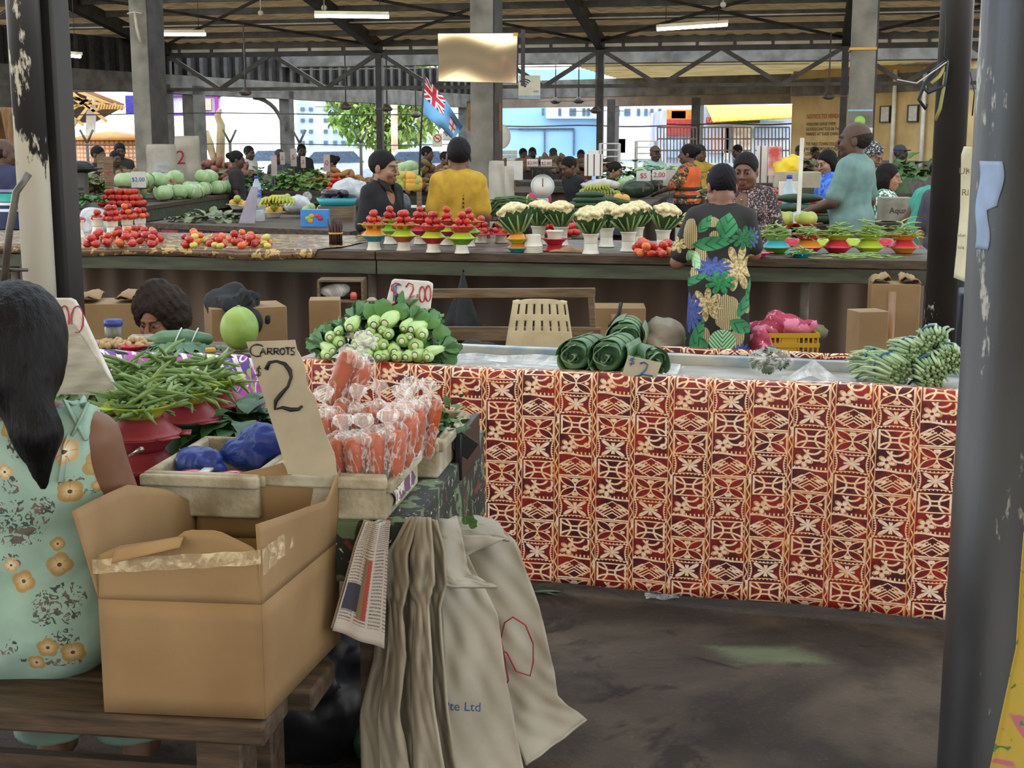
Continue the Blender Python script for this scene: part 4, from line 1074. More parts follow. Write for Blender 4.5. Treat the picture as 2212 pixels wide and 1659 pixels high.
# ---------------------------------------------------------------- bundles of long bean stalks at the right
LB=[col('stalk_green','7e9a6c',.5,'69875b',sc=8),col('stalk_pale','a9bb90',.5,'93a97c',sc=8)]
lbm=[]
for i in range(6):
    mb=MB(); mb.tube([(R.uniform(-.004,.004),.0,0),(0,.07,.004*R.uniform(-1,1)),(R.uniform(-.01,.01),.13,R.uniform(-.015,.0)),(R.uniform(-.02,.02),.17,R.uniform(-.03,-.01))],[.0056,.0058,.005,.003],6); lbm.append(mb.mesh('bean_stalk',LB[i%2]))
band=col('blue_band','3f6f9c',.5)
def bundle(px,py,Y,n,r,rot,label):
    p=PY(px,py,Y); t=thing('long_bean_bundle',label,'bean bundle',p,rot,'tied long bean bundles')
    for i in range(n):
        q=r*math.sqrt((i+.5)/n); a=i*2.4; o=ob('bean',lbm[i%6],t,(q*math.cos(a),R.uniform(-.012,.015),q*math.sin(a)),(R.uniform(-.05,.05)+.12*math.sin(a)*q/r,0,R.uniform(-.06,.06)-.15*math.cos(a)*q/r))
    mb=MB(); mb.tube([V((r*1.12*math.cos(a),.09,r*1.12*math.sin(a))) for a in np.linspace(0,2*PI,21)],.004,5); part('band',mb,band,t)
bundle(1945,808,4.53,60,.046,(0.1,0,.25),'tied long bean bundle at lower left of the pile by the pole')
bundle(2018,812,4.47,60,.046,(0.05,0,-.1),'tied long bean bundle at lower right by the big dark column')
bundle(1985,772,4.58,70,.05,(.0,0,.1),'tied long bean bundle in the middle of the pile')
bundle(2020,745,4.60,60,.045,(.05,0,-.2),'tied long bean bundle on top of the pile')
bundle(1925,785,4.68,40,.036,(.0,.0,.5),'tied long bean bundle lying sideways at the left end')
bundle(2055,780,4.5,50,.042,(.0,0,-.2),'tied long bean bundle half hidden by the big dark column')
# ---------------------------------------------------------------- boards and signs
PAN={}
def board(name,label,cat,pts,th,mat,group=None,bev=.003,noisy=0,lay=None):
    """outline given by picture rays at real depths; thickness runs away from the viewer"""
    P=[PY(*p) for p in pts]; o=P[0].copy(); base=min(P,key=lambda q:q.z); o=V((sum(q.x for q in P)/len(P),base.y,base.z))
    t=thing(name,label,cat,o,0,group)
    mb=MB(); mb.prism([q-o for q in P],(0,th,0)); PAN[t.name]=part('panel',mb,mat,t,False,bev=bev)
    return t,o
def hand(t,o,lines,w,Yf,mat,name='lettering'):
    """brush strokes given as picture polylines on the board face"""
    for ln in lines:
        mb=MB(); k=len(ln)
        mb.tube([PY(x,y,Yf(x,y)-.002)-o for x,y in ln],[w*(.8+.25*math.sin(i*1.7+k)) for i in range(k)],6); part(name,mb,mat,PAN[t.name])
def arc(cx,cy,rx,ry,a0,a1,n=10): return [(cx+rx*math.cos(rad(a0+(a1-a0)*i/n)),cy-ry*math.sin(rad(a0+(a1-a0)*i/n))) for i in range(n+1)]
blackink=M('marker_black','1c1c22','111116',.5); redink=M('marker_red','a8283c','8e2032',.5); blueink=M('marker_blue','2c5a94','224a80',.5)
def plane_of(a,b,c):
    A,B,Cc=[PY(*q) for q in (a,b,c)]; n=(B-A).cross(Cc-A)
    def f(x,y):
        r=ray(x,y); o=V((0,0,CAMZ)); t=n.dot(A-o)/n.dot(r); return (o+r*t).y
    return f
Yc=plane_of((532,738,3.02),(638,734,3.02),(728,1028,2.99))
pts=[(532,739),(560,738),(637,735),(641,755),(655,780),(660,800),(664,840),(680,856),(700,930),(722,980),(728,1026),(700,1030),(622,1024)]
t,o=board('price_sign','tall torn grey cardboard sign reading CARROTS $2','sign',[(x,y,Yc(x,y)) for x,y in pts],.005,cardg,bev=0)
L=[arc(556,757,16,13,40,300)]
def cap(x,y,w,h,segs): return [[(x+w*a,y+h*b) for a,b in s] for s in segs]
L+=cap(562,752,12,14,[[(0,1),(.5,0),(1,1)],[(.2,.6),(.8,.6)]])+cap(578,752,11,14,[[(0,1),(0,0),(.8,.1),(.8,.45),(0,.5)],[(.2,.5),(1,1)]])+cap(592,752,11,14,[[(0,1),(0,0),(.8,.1),(.8,.45),(0,.5)],[(.2,.5),(1,1)]])
L+=[arc(610,759,5,7,90,450)]+cap(617,751,10,15,[[(0,0),(1,0)],[(.5,0),(.5,1)]])+[[(637,751),(630,752),(629,757),(636,761),(635,766),(628,766)]]
hand(t,o,L,.0020,Yc,blackink)
hand(t,o,[[(575,798),(582,783),(597,780),(615,786),(626,800),(629,815),(622,835),(606,853),(596,866),(594,884),(610,880),(628,885),(645,884),(653,877)]],.0052,Yc,blackink)
hand(t,o,[[(564,796),(556,795),(554,800),(563,805),(562,811),(552,810)],[(560,790),(557,815)]],.0015,Yc,blackink)
# foam price board at the left, wrapped in film
foamw=M('foam_white','cfccc4','b5b0a6',.8,sc=14,bump=.3,bsc=120)
Yf=plane_of((105,648,3.55),(160,648,3.55),(250,850,3.48))
t,o=board('price_sign','tilted grey foam price board with red zeros at left','sign',[(x,y,Yf(x,y)) for x,y in ((92,650),(110,645),(150,645),(160,650),(168,664),(252,846),(246,856),(120,852),(60,850))],.022,foamw,bev=.004)
hand(t,o,[arc(139,690,10,30,60,420,14),arc(167,690,13,29,80,440,14)],.0026,Yf,redink)
mb=MB(); mb.grid(lambda s,q:PY(108+52*s+75*q*s+20*q,700+148*q,Yf(130,700+148*q))-o+V((0,-.006-.003*math.sin(s*9+q*20),0)),10,24); part('plastic_wrap',mb,M('dull_wrap','a9a79c','8f8d80',.3,sc=9,stretch=(1,1,5),bump=.4,bsc=14),t,label='wrinkled plastic wrap')
# $2.00 foam board over the bok choy
Yb=plane_of((848,604,5.22),(935,611,5.22),(928,690,5.16))
t,o=board('price_sign','white foam board with $2.00 in red and blue above bok choy','sign',[(x,y,Yb(x,y)) for x,y in ((846,606),(852,603),(925,608),(935,613),(935,622),(927,690),(924,694),(858,694),(832,668),(832,660))],.02,foamw,bev=.004)
hand(t,o,[[(864,614),(855,611),(846,617),(846,626),(856,634),(862,643),(858,654),(846,659),(837,656)]],.0042,Yb,redink)
hand(t,o,[[(867,616),(857,615),(850,620),(851,628),(860,636),(864,645),(858,658),(845,661)],[(851,621),(850,650)],[(856,618),(855,655)]],.0026,Yb,blueink)
hand(t,o,[[(877,620),(883,611),(892,615),(893,625),(885,643),(873,659),(886,661),(897,660)],arc(912,636,6,17,100,460,12),arc(925,634,6,17,100,460,12),[(900,637),(903,637)],[(900,641),(903,641)]],.0034,Yb,redink)
# small $2 card by the taro leaves
Yd=plane_of((1355,768,4.52),(1428,782,4.52),(1412,815,4.50))
t,o=board('price_sign','small cardboard card with blue $2 before taro leaf bundles','sign',[(x,y,Yd(x,y)) for x,y in ((1357,768),(1429,784),(1418,816),(1343,812))],.004,cardg,bev=0)
hand(t,o,[[(1383,785),(1392,782),(1400,788),(1395,799),(1382,811),(1372,813),(1390,809),(1410,812)]],.0032,Yd,blueink)
hand(t,o,[[(1372,776),(1364,774),(1360,778),(1371,781),(1369,786),(1360,785)],[(1369,771),(1363,790)]],.002,Yd,blueink)
# ---------------------------------------------------------------- foam boxes on the front table
def foambox(x0,x1,yf,yb,z0,h,yaw,label,notch=0,wall=.022,torn=0):
    c=V(((x0+x1)/2,(yf+yb)/2,z0)); w,d=x1-x0,yb-yf; t=thing('foam_box',label,'foam box',c,yaw)
    def wl(p,s,name='wall'):
        mb=MB(); nx,ny,nz_=s
        mb.box(p,s); o=part(name,mb,foam,t,False,bev=.007)
    wl((0,-d/2+wall/2,h/2-.0),(w,wall,h)); wl((0,d/2-wall/2,h/2),(w,wall,h)); wl((-w/2+wall/2,0,h/2),(wall,d-2*wall,h)); wl((w/2-wall/2,0,h/2-torn),(wall,d-2*wall,h-2*torn))
    mb=MB(); mb.box((0,0,.012),(w-2*wall,d-2*wall,.02)); part('base',mb,foam,t,False)
    mb=MB(); mb.box((0,-d/2-.004,h-.018),(w*1.03,.02,.028)); mb2=part('rim',mb,foam,t,False,bev=.006)
    mb=MB(); mb.box((w/2+.004,0,h-.018-torn*1.3),(.02,d*.96,.028)); part('rim',mb,foam,t,False,bev=.006)
    return t
FB2=foambox(-.545,-.262,3.045,3.40,FZ+.006,.108,fy,'dirty white foam box packed with bagged carrots',torn=.01)
FB1=foambox(-.83,-.552,3.06,3.46,FZ+.006,.105,fy,'dirty foam box with blue bags behind the cardboard box')
FB3=foambox(-.30,-.16,3.44,3.86,FZ+.006,.10,fy,'printed foam box of parsley behind the carrots',wall=.015)
# purple torn label on the side of the carrot box
mb=MB(); mb.grid(lambda s,q:V((.1475+.0005,-.12+.22*s+.02*math.sin(q*9),.02+.075*q)),10,6)
o=part('torn_label',mb,blobs('torn_print','d9d2c4',[('6a4a66',.6,.5),('3f3a44',1.5,.6)],40),FB2); 
# ---------------------------------------------------------------- bags of carrots
car=M('carrot','b8552b','a2471f',.4,sc=20,stretch=(1,1,6)); 
cf=film2('carrot_bag',(1,.98,.96),.06,.42,15)
def carrots_bag(p,rot,L,n,r,label,twist=True,seed=0):
    rr=random.Random(seed); t=thing('bag_of_carrots',label,'bag of carrots',p,rot,'bags of carrots in foam box')
    prim=[]
    for i in range(n):
        x=(i-(n-1)/2)*r*1.75; y=r*.5*(i%2); l=L*rr.uniform(.88,1.05); top=rr.random()<.5
        mb=MB(); pr=[(0,0),(r*.45,.006),(r*.75,l*.2),(r*.95,l*.6),(r,l*.85),(r*.8,l*.97),(r*.25,l),(0,l*.995)]
        mb.lathe(pr,12,(x,y,.004),0,rotm(0,rr.uniform(-.06,.06),0),lambda a,z:1+.02*math.sin(z*260+a)); part('carrot',mb,car,t)
        prim.append(caps((x,y,.02),(x,y,l*.95),r*.85,r*1.18,(1,1,1)))
    f=union(prim,.02)
    k=700
    W=n*r*1.0+.02
    part('bag',lump(lambda x,y,z:f(x,y,z)-.001+.0028*np.sin(x*210+z*60+seed)*np.sin(z*170+y*120)+.002*np.sin(x*430+z*340),(-W,-.05,-.01),(W,.06,L*1.15),.0065),cf,t)
    if twist:
        g=union([caps((0,r*.3,L*.97),(0,r*.3,L*1.13),r*1.25,r*.22),caps((0,r*.3,L*1.13),(0,r*.25,L*1.30),r*.2,r*1.0,(1.2,.5,1))],.008)
        part('twisted_top',lump(lambda x,y,z:g(x,y,z)+.0035*np.sin(np.arctan2(y-r*.3,x)*9+z*60),(-r*2,-r*2,L*.9),(r*2,r*2.4,L*1.42),.005),film2('twist_film',(1,1,1),.18,.75,20) if 'twist_film' not in MATS else MATS['twist_film'],t)
q=lambda x,y,Y:PY(x,y,Y)
zb=FZ+.03
for i,(x,y,Y,L,n,r,rot,d) in enumerate(((728,870,3.30,.15,2,.024,(.2,.38,.1),'upper bag of two fat carrots leaning right at the back'),
    (722,1000,3.18,.135,2,.022,(-.1,-.12,.2),'bag of carrots at left end beside the cardboard sign'),
    (765,985,3.24,.13,3,.019,(-.05,.05,0),'bag of carrots behind the front pair, left of middle'),
    (820,985,3.30,.14,3,.018,(0,.0,.1),'bag of carrots at the back of the box, middle'),
    (872,985,3.22,.14,2,.023,(0,.1,-.1),'bag of carrots standing at the right end, rear'),
    (905,985,3.27,.145,2,.019,(0,.12,-.2),'rightmost bag of carrots against the torn rim'),
    (856,1010,3.14,.145,2,.021,(0,.08,-.1),'tall bag of carrots at the front right corner'),
    (752,1032,3.11,.11,2,.022,(0,-.05,.1),'bag of carrots in front row, left, tied top'),
    (787,1028,3.085,.105,2,.023,(.0,.0,0),'foremost low bag of carrots by the front rim'),
    (833,1030,3.09,.115,2,.023,(0,.05,0),'front bag of carrots right of the foremost one'))):
    P=q(x,y,Y); P.z=max(P.z-.01,zb) if i else P.z-.02
    carrots_bag(P,rot,L,n,r,d,True,i)
# parsley at the back box and loose leaf
pars=M('parsley','3f6b2c','2c4f20',.55,sc=20)
mb=MB()
for i in range(150):
    x,y=R.gauss(0,.045),R.gauss(0,.1); d=V((R.uniform(-1,1),R.uniform(-1,1),R.uniform(.2,1.2)))
    mb.leaf((x,y,.03+.05*R.random()),d,(0,0,1),.035,.012,.4)
solo('parsley',mb,pars,'bunch of curly parsley heaped in the printed foam box','parsley',V((-.22,3.65,FZ+.05)),fy,kind='stuff')
mb=MB()
for a in (-.9,-.2,.5,1.3,2.): mb.leaf((0,0,0),(math.sin(a),-.1,math.cos(a)),(0,-1,0),.022,.01,.1)
solo('parsley_sprig',mb,pars,'single green herb sprig lying on the white sacks','herb sprig',PY(1013,1130,3.135))
mb=MB(); mb.box((0,0,0),(.09,.006,.055),rotm(0,.62,0)); solo('black_card',mb,black,'black plastic card standing behind the parsley','card',PY(993,955,3.62),0,bev=.002)
mb=MB(); mb.box((0,0,0),(.02,.3,.13)); solo('black_crate',mb,black,'black crate side behind the foam boxes','crate',V((-.125,3.76,.76)),fy,bev=.004)
# ---------------------------------------------------------------- blue bags and red packet
blue=M('blue_bag_film','27408f','1c2f74',.4,sc=6,bump=.7,bsc=25)
def crumple(name,label,cat,p,r,mat,seed,h=.008,k=28,amp=.25,rot=0):
    f=elli((0,0,r[2]*.9),r)
    return solo(name,lump(lambda x,y,z:f(x,y,z)+amp*min(r)*wav(x,y,z,seed,k)+amp*.9*min(r)*(.35-np.abs(wav(x,y,z,seed+4,k*1.7))**.6)+amp*.3*min(r)*np.abs(wav(x,y,z,seed+9,k*4)),[-a*1.3 for a in r[:2]]+[-r[2]*.4],[a*1.3 for a in r[:2]]+[r[2]*2.3],h),mat,label,cat,p,rot)
crumple('plastic_bag','crumpled blue plastic bag in left half of the foam box','plastic bag',V((-.752,3.22,FZ+.05)),(.06,.06,.045),blue,1,.005,22,.3)
crumple('plastic_bag','crumpled blue plastic bag rising behind the carrots sign','plastic bag',V((-.62,3.30,FZ+.05)),(.075,.06,.065),blue,2,.005,20,.3)
mb=MB(); mb.grid(lambda s,t:V((-.07+.14*s,-.03+.055*t,.006*math.sin(t*PI)+.003*math.sin(s*9))),14,6)
t=thing('red_packet','red and white plastic packet lying in the foam box','packet',V((-.70,3.10,FZ+.098)),-.12)
part('packet',mb,col('packet_red','b53342',.15),t,solid=.006)
mb=MB(); mb.box((-.015,-.002,.009),(.022,.05,.006)); part('white_band',mb,col('packet_white','d8d5d0',.2),t)
mb=MB(); mb.grid(lambda s,t:V((-.05+.1*s,-.025+.05*t,.012*math.sin(PI*t)*math.sin(PI*s))),8,6); solo('plastic_bag',mb,sheetp,'clear plastic bag at the foam box corner','plastic bag',V((-.735,3.095,FZ+.085)))
# grey cardboard divider and yellow bowl
mb=MB(); mb.prism([PY(*p)-PY(500,1040,3.44) for p in ((440,1000,3.44),(455,975,3.44),(500,948,3.44),(600,950,3.44),(600,1020,3.44),(440,1030,3.44))],(0,.005,0)); solo('cardboard_flap',mb,cardg,'grey cardboard flap standing behind the blue bags','cardboard',PY(500,1040,3.44),0,smooth=False)
# ---------------------------------------------------------------- bean bowls on the front table
BF=bean_stock(.135,.0062,8,(.3,1.8),[col('fbean','7c9657',.45,'6a8547',sc=8),col('fbean2','6c874b',.45,'5a753c',sc=8)])
def fstack(px,py,Y,cols,desc,n=46,R1=.09,spare=0,seedrot=None):
    """py = picture row of the top dish rim's centre"""
    top=PY(px,py,Y); x,y=top.x,Y; k=len(cols); H=top.z-.034-FZ-.006; hs=H/max(1,k)
    for i,c in enumerate(cols):
        inv=i%2==1
        dish(c,(x,y,FZ+.006+hs*i),'%s bowl, %s from bottom, %s'%(CW[c],('first','second','third','fourth','fifth','sixth')[i],desc),'bowls under the beans',inv,.1,hs-.003,R.uniform(0,6),'bowl','bowl')
    dish('lime',(x,y,top.z-.034),'lime dish of green beans on top of the '+desc,None,False,R1,.034,R.uniform(0,6))
    bean_heap(BF,V((x,y,top.z-.026)),.1,.1,.085,n,'green bean piled on the '+desc,'beans on the '+desc,.55)
    return top
fstack(303,872,3.40,('dred','dred','dred','dred'),'front stack of wine red bowls',48)
fstack(398,842,3.62,('dgreen','dgreen','dgreen','dred'),'middle stack with dark green bowls',44)
fstack(462,815,3.84,('dred','dred','dred','dred'),'rear stack of wine red bowls',34)
fstack(268,822,3.78,('dred','dgreen','dred','dred'),'half hidden stack behind the front one',30)
fstack(345,800,3.92,('dred','dgreen','dred','dred'),'rearmost stack in the middle',30)
# spoon handle, yellow bowl
p=PY(422,962,3.56); dish('yellow',(p.x,p.y,FZ+.02),'yellow bowl between bean bowls and blue bags',None,False,.045,.04,0,'bowl','bowl')
mb=MB(); mb.tube([PY(280,985,3.3)-PY(293,978,3.28),V((0,0,0)),PY(306,970,3.26)-PY(293,978,3.28)],[.004,.006,.007],8); solo('metal_spoon',mb,M('shiny_metal','b8b4ac','8a8680',.2,.9),'metal spoon handle resting against the red bowls','spoon',PY(293,978,3.28))
# leafy spinach bunches behind
def leafpile(name,label,cat,p,rx,ry,rz,n,L,w,mat,kind='stuff',up=.3):
    mb=MB()
    for i in range(n):
        a=R.uniform(0,2*PI); q=math.sqrt(R.random()); mb.leaf((rx*q*math.cos(a),ry*q*math.sin(a),rz*(1-q*q)*R.random()),(math.cos(a)+R.uniform(-.6,.6),math.sin(a)-.5,R.uniform(-.2,up)),(0,0,1),L*R.uniform(.7,1.2),w,.5,.2,5,0,.15)
    return solo(name,mb,mat,label,cat,p,kind=kind)
spin=M('spinach','41683a','2a4a2b',.4,sc=12)
leafpile('spinach_leaves','dark green spinach leaves behind the red bowls and blue bags','spinach',PY(540,935,3.66)+V((-.02,0,.0)),.10,.09,.06,90,.11,.035,spin,up=.9)
leafpile('spinach_leaves','small heap of green leaves beside the foam price board','greens',PY(195,855,3.75),.08,.06,.05,50,.09,.02,M('pale_greens','6f8a4e','57733d',.5,sc=12))
# ---------------------------------------------------------------- things on the purple table
leafpile('leaf_bundle','dark taro leaves tied with white twine on the purple table','leaf bundle',PZ(378,757,RT)+V((0,.03,.01)),.09,.05,.02,40,.12,.04,tl1,None,.1)
mb=MB(); mb.ell((0,0,.025),(.13,.07,.04),None,20,12,disp=lambda d:1+.06*math.sin(d.x*9)+.04*math.sin(d.y*14)); p=PZ(380,752,RT)
t=thing('leaf_bundle','humped taro leaf bundle with two pale twines on purple table','leaf bundle',V((p.x,p.y+.06,RT)),.15)
part('leaves',mb,tl1,t)
for x in (-.01,.055):
    mb=MB(); mb.tube([V((x+.02*math.sin(a),.078*math.cos(a),.025+.046*math.sin(a)*(1-.3*(x/.13)**2))) for a in np.linspace(0,PI,15)],.003,5); part('twine',mb,col('pale_twine','c3d0c8',.5),t)
def papaya(): 
    mb=MB(); mb.ell((0,0,.085),(.075,.075,.085),None,24,16,disp=lambda d:1+.02*math.cos(5*math.atan2(d.y,d.x)))
    p=PZ(512,760,RT); t=thing('green_papaya','round green papaya at the right end of the purple table','papaya',V((p.x,p.y+.06,RT)))
    part('fruit',mb,M('papaya_green','90ab55','6f9040',.4,sc=9),t); mb=MB(); mb.lathe([(.008,.165),(.006,.175),(0,.176)],8); part('stem',mb,crib,t)
papaya()
nutm=M('shelled_nuts','c2a882','9c8058',.8,sc=40)
def heap_small(name,label,cat,p,n,rx,ry,h,r,mats,grp):
    st=[]
    for i,m in enumerate(mats):
        mb=MB(); mb.ell((0,0,0),(r,r*.8,r*.7),None,8,6,disp=lambda d:1+.15*math.sin(d.x*5+i)); o=ob(name,mb.mesh(name,m)); o['category']=cat; st.append(o)
    S=Stock(*st)
    for i in range(n):
        a=R.uniform(0,2*PI); q=math.sqrt(R.random()); S.put((p.x+rx*q*math.cos(a),p.y+ry*q*math.sin(a),p.z+r*.7+h*(1-q*q)*R.random()),(R.uniform(0,3),R.uniform(0,3),R.uniform(0,3)),label,grp)
    S.clean()
p=PZ(270,752,RT); heap_small('ginger_root','knobbly beige root in the heap on the purple table','ginger',p+V((.0,.02,0)),70,.13,.06,.025,.017,[nutm,col('ginger2','b59a6f',.8)],'ginger roots on the purple table')
p=PZ(228,748,RT); t=thing('glass_jar','jar with blue lid at the back of the purple table','jar',V((p.x,p.y+.12,RT)))
mb=MB(); mb.lathe([(0,0),(.034,0),(.036,.01),(.036,.06),(.03,.07)],20); part('jar_body',mb,M('jar_dark','6b6a58','4f4e40',.25,sc=9),t)
mb=MB(); mb.lathe([(.037,.068),(.037,.092),(0,.093)],20); part('lid',mb,col('blue_lid','2b3f8c',.4),t)
mb=MB(); mb.box((0,0,.014),(.14,.09,.028)); solo('plastic_tub',mb,sheetp,'clear plastic tub behind the ginger roots','tub',PZ(300,748,RT)+V((0,.12,0)),.1,bev=.01)
p=PZ(288,757,RT); dish('red',(p.x,p.y+.0,RT),'low red dish at the front of the ginger heap',None,False,.05,.018,0,'bowl','dish')
leafpile('leafy_greens','scattered green leaves left of the papaya','greens',PZ(440,752,RT),.07,.04,.02,30,.06,.018,tl1)
mb=MB(); mb.box((0,0,.008),(.04,.03,.015)); solo('sponge',mb,COLS['yellow'],'small yellow packet beside the papaya','packet',PZ(455,760,RT),.3,bev=.003)
# ---------------------------------------------------------------- white sacks hung from the table end
def sack(pts,label,nu=24,nv=40,fold=.02,seed=0,Yd=None,mat=rice,th=.006,txt=None,name='woven_sack',group='white woven sacks hung from the stall',hem=True):
    """pts: rows of (left px,py,Y),(right px,py,Y) from the top to the bottom"""
    rows=[(PY(*a),PY(*b)) for a,b in pts]; o=rows[0][0].lerp(rows[0][1],.5)
    t=thing(name,label,'sack',o,0,group)
    def fn(s,q):
        f=q*(len(rows)-1); i=min(int(f),len(rows)-2); u=f-i; u_=u
        l=rows[i][0].lerp(rows[i+1][0],u_); r=rows[i][1].lerp(rows[i+1][1],u_)
        p=l.lerp(r,s); w=(r-l).length
        p.y+=fold*(math.sin(s*6+seed+q*2)*.6+math.sin(s*13+seed*2+q*5)*.3)*(1-.5*q)*min(1,w/.15)
        p.y+=.004*math.sin(q*23+s*9+seed)+.003*math.sin(q*40-s*17)
        return p-o
    mb=MB(); mb.grid(fn,nu,nv); a=part('panel',mb,mat,t,solid=th)
    if hem:
        mb=MB(); mb.tube([fn(s,1.0) for s in np.linspace(0,1,14)],.0045,5); part('hem',mb,mat,t)
    return t,o,fn
sack([((945,1120,3.62),(1075,1130,3.66)),((960,1160,3.6),(1115,1175,3.62)),((1000,1300,3.5),(1165,1310,3.52)),((1060,1440,3.42),(1195,1440,3.45)),((1090,1540,3.36),(1205,1505,3.4)),((1135,1652,3.24),(1266,1556,3.40))],'rearmost white sack flaring right with a loop of red stitching',seed=1,fold=.012)
mb=MB(); Yq=3.41
mb.tube([PY(x,y,3.455 if y<1400 else 3.38) for x,y in ((1085,1500),(1098,1470),(1090,1420),(1082,1380),(1090,1345),(1108,1333),(1135,1350),(1152,1390),(1152,1430),(1145,1460),(1115,1450),(1095,1410),(1072,1400))],.0022,5); solo('red_thread',mb,redink,'looping dark red thread drawn on the rear white sack','thread')
sack([((930,1140,3.45),(1090,1165,3.5)),((940,1200,3.4),(1010,1200,3.45)),((955,1350,3.32),(1075,1330,3.36)),((960,1500,3.22),(1095,1480,3.3)),((960,1659,3.1),(1130,1659,3.18)),((960,1720,3.08),(1150,1720,3.15))],'white sack with blue lettering Pte Ltd facing the aisle',seed=2,fold=.014)
me=textmesh('Pte Ltd',.0325,.0004); me.materials.append(blueink)
o=ob('lettering',me,None,PY(998,1527,3.19),(PI/2-.1,.04,.0)); tag(o,'blue printed words Pte Ltd on the front white sack','printed lettering')
for i,(xt,yt,xm,xb,wt,wb,Y,d) in enumerate(((880,1122,832,805,26,40,3.02,'leftmost narrow folded white sack of the row'),(893,1118,858,842,22,42,2.95,'second folded white sack from the left'),(905,1118,885,880,22,42,3.00,'third folded white sack from the left'),(918,1118,912,915,24,44,2.90,'fourth folded white sack with puffed pleats'),(930,1124,938,948,26,40,2.97,'fifth folded white sack beside the lettered one'))):
    sack([((xt-wt/2,yt,Y+.06),(xt+wt/2,yt,Y+.03)),((xm-26,1200,Y+.06),(xm+22,1195,Y)),((xm-28,1270,Y+.05),(xm+26,1262,Y-.01)),((xm-16,1310,Y+.05),(xm+12,1310,Y)),((xm-22,1420,Y+.04),(xm+20,1420,Y-.02)),((xb-26,1540,Y+.03),(xb+wb*.5,1540,Y-.03)),((xb-22,1659,Y+.01),(xb+wb,1659,Y-.05)),((xb-22,1720,Y),(xb+wb,1720,Y-.06))],d,16,44,.03,i*1.7+3)
sack([((905,1120,3.3),(985,1118,3.36)),((900,1160,3.26),(1000,1170,3.3)),((930,1235,3.18),(1012,1240,3.25)),((945,1262,3.16),(1072,1270,3.28))],'short crumpled white sack lying over the sack tops',20,16,.03,7,group='white woven sacks hung from the stall')
sack([((960,1112,3.55),(1060,1120,3.62)),((950,1150,3.5),(1100,1165,3.55))],'pale sack folded flat over the rear ones',16,8,.02,9)
# newspaper hung for wrapping
news=None
def newsm():
    m,p,o=newmat('newsprint'); u,v,_=sep(coord('UV'))
    lines=xgt(xsin(v*260.),.2)*xlt(xabs(xmod(u*3.3,1.0)-.5),.42)*xgt(nz(comb(u*60.,v*8.),3,1),.42)
    c=mixc(lines,C('b5ada4'),C('6a6360')); c=mixc(xlt(xabs(v-.72),.10)*xlt(xabs(u-.2),.17),c,C('3a3a48'))
    c=mixc(xlt(xabs(u-.52),.05)*xgt(v,.42)*xlt(v,.86),c,C('9a4038')); c=mixc(xlt(xabs(u-.42),.05)*xgt(v,.42)*xlt(v,.86),c,C('7d6a50'))
    c=mixc(xgt(v,.9),c,C('b9b0a8')); lk(c.v,p.inputs['Base Color']); p.inputs['Roughness'].default_value=.85; return m
NEWS=newsm()
rows=[((790,1128,2.97),(842,1126,2.98)),((770,1180,2.95),(838,1190,2.96)),((745,1270,2.92),(834,1290,2.94)),((718,1362,2.90),(830,1402,2.93))]
rr=[(PY(*a),PY(*b)) for a,b in rows]
for k,d in ((0,'front sheet of folded newspaper hung beside the cardboard box'),(1,'rear sheets of folded newspaper beneath the front one')):
    mb=MB()
    def fn(s,q):
        f=q*3; i=min(int(f),2); u=f-i; l=rr[i][0].lerp(rr[i+1][0],u); r=rr[i][1].lerp(rr[i+1][1],u); p=l.lerp(r,s); p.y+=.012*math.sin(s*9+k)*(1-.6*q)+k*.012; p.x-=k*.006; return p
    mb.grid(fn,16,24,0,lambda s,q:(s,q)); solo('newspaper',mb,NEWS,d,'newspaper',(0,0,0),solid=.002)
# dark bags under the stall
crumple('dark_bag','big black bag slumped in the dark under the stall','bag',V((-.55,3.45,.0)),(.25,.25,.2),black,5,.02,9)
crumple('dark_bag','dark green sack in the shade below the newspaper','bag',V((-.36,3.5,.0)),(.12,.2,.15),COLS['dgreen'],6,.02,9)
# torn plastic and leaf litter on the floor
mb=MB(); mb.leaf((0,0,0),(1,.2,.05),(0,0,1),.12,.012,.1); mb.leaf((0,.01,0),(.9,-.3,.05),(0,0,1),.1,.01,.1); solo('leaf_scrap',mb,clf,'green leaf scrap on the dark floor beneath the tapa cloth','leaf',PZ(1150,1280,.004))
mb=MB(); mb.grid(lambda s,t:V((-.06+.12*s,-.03+.06*t,.004+.004*math.sin(s*9+t*7))),8,6); solo('plastic_scrap',mb,sheetp,'scrap of clear plastic on the floor under tapa cloth','plastic scrap',PZ(1430,1290,.0))
# yellow floral cloth hanging at the right edge
mb=MB(); rows=[((2212,1150),(2330,1150)),((2205,1240),(2330,1240)),((2195,1400),(2330,1400)),((2160,1560),(2330,1560)),((2130,1700),(2330,1700))]
rr2=[(PY(*a,2.55),PY(*b,2.45)) for a,b in rows]
def fn(s,q):
    f=q*4; i=min(int(f),3); u=f-i; p=rr2[i][0].lerp(rr2[i+1][0],u).lerp(rr2[i][1].lerp(rr2[i+1][1],u),s); p.y+=.015*math.sin(s*11); return p
q_=MB(); t=thing('side_table','wooden table edge behind the yellow floral cloth at far right','table',V((1.54,2.62,0)))
q_.box((0,0,.835),(.52,.34,.04)); part('table_top',q_,wood,t,False)
for a in (-.22,.22):
    for b in (-.13,.13): q_=MB(); q_.box((a,b,.41),(.05,.05,.81)); part('leg',q_,wooddk,t,False)
mb.grid(fn,18,24); solo('floral_cloth',mb,YELFL,'yellow cloth with pink flowers hanging at the right of the big column','cloth',solid=.002)
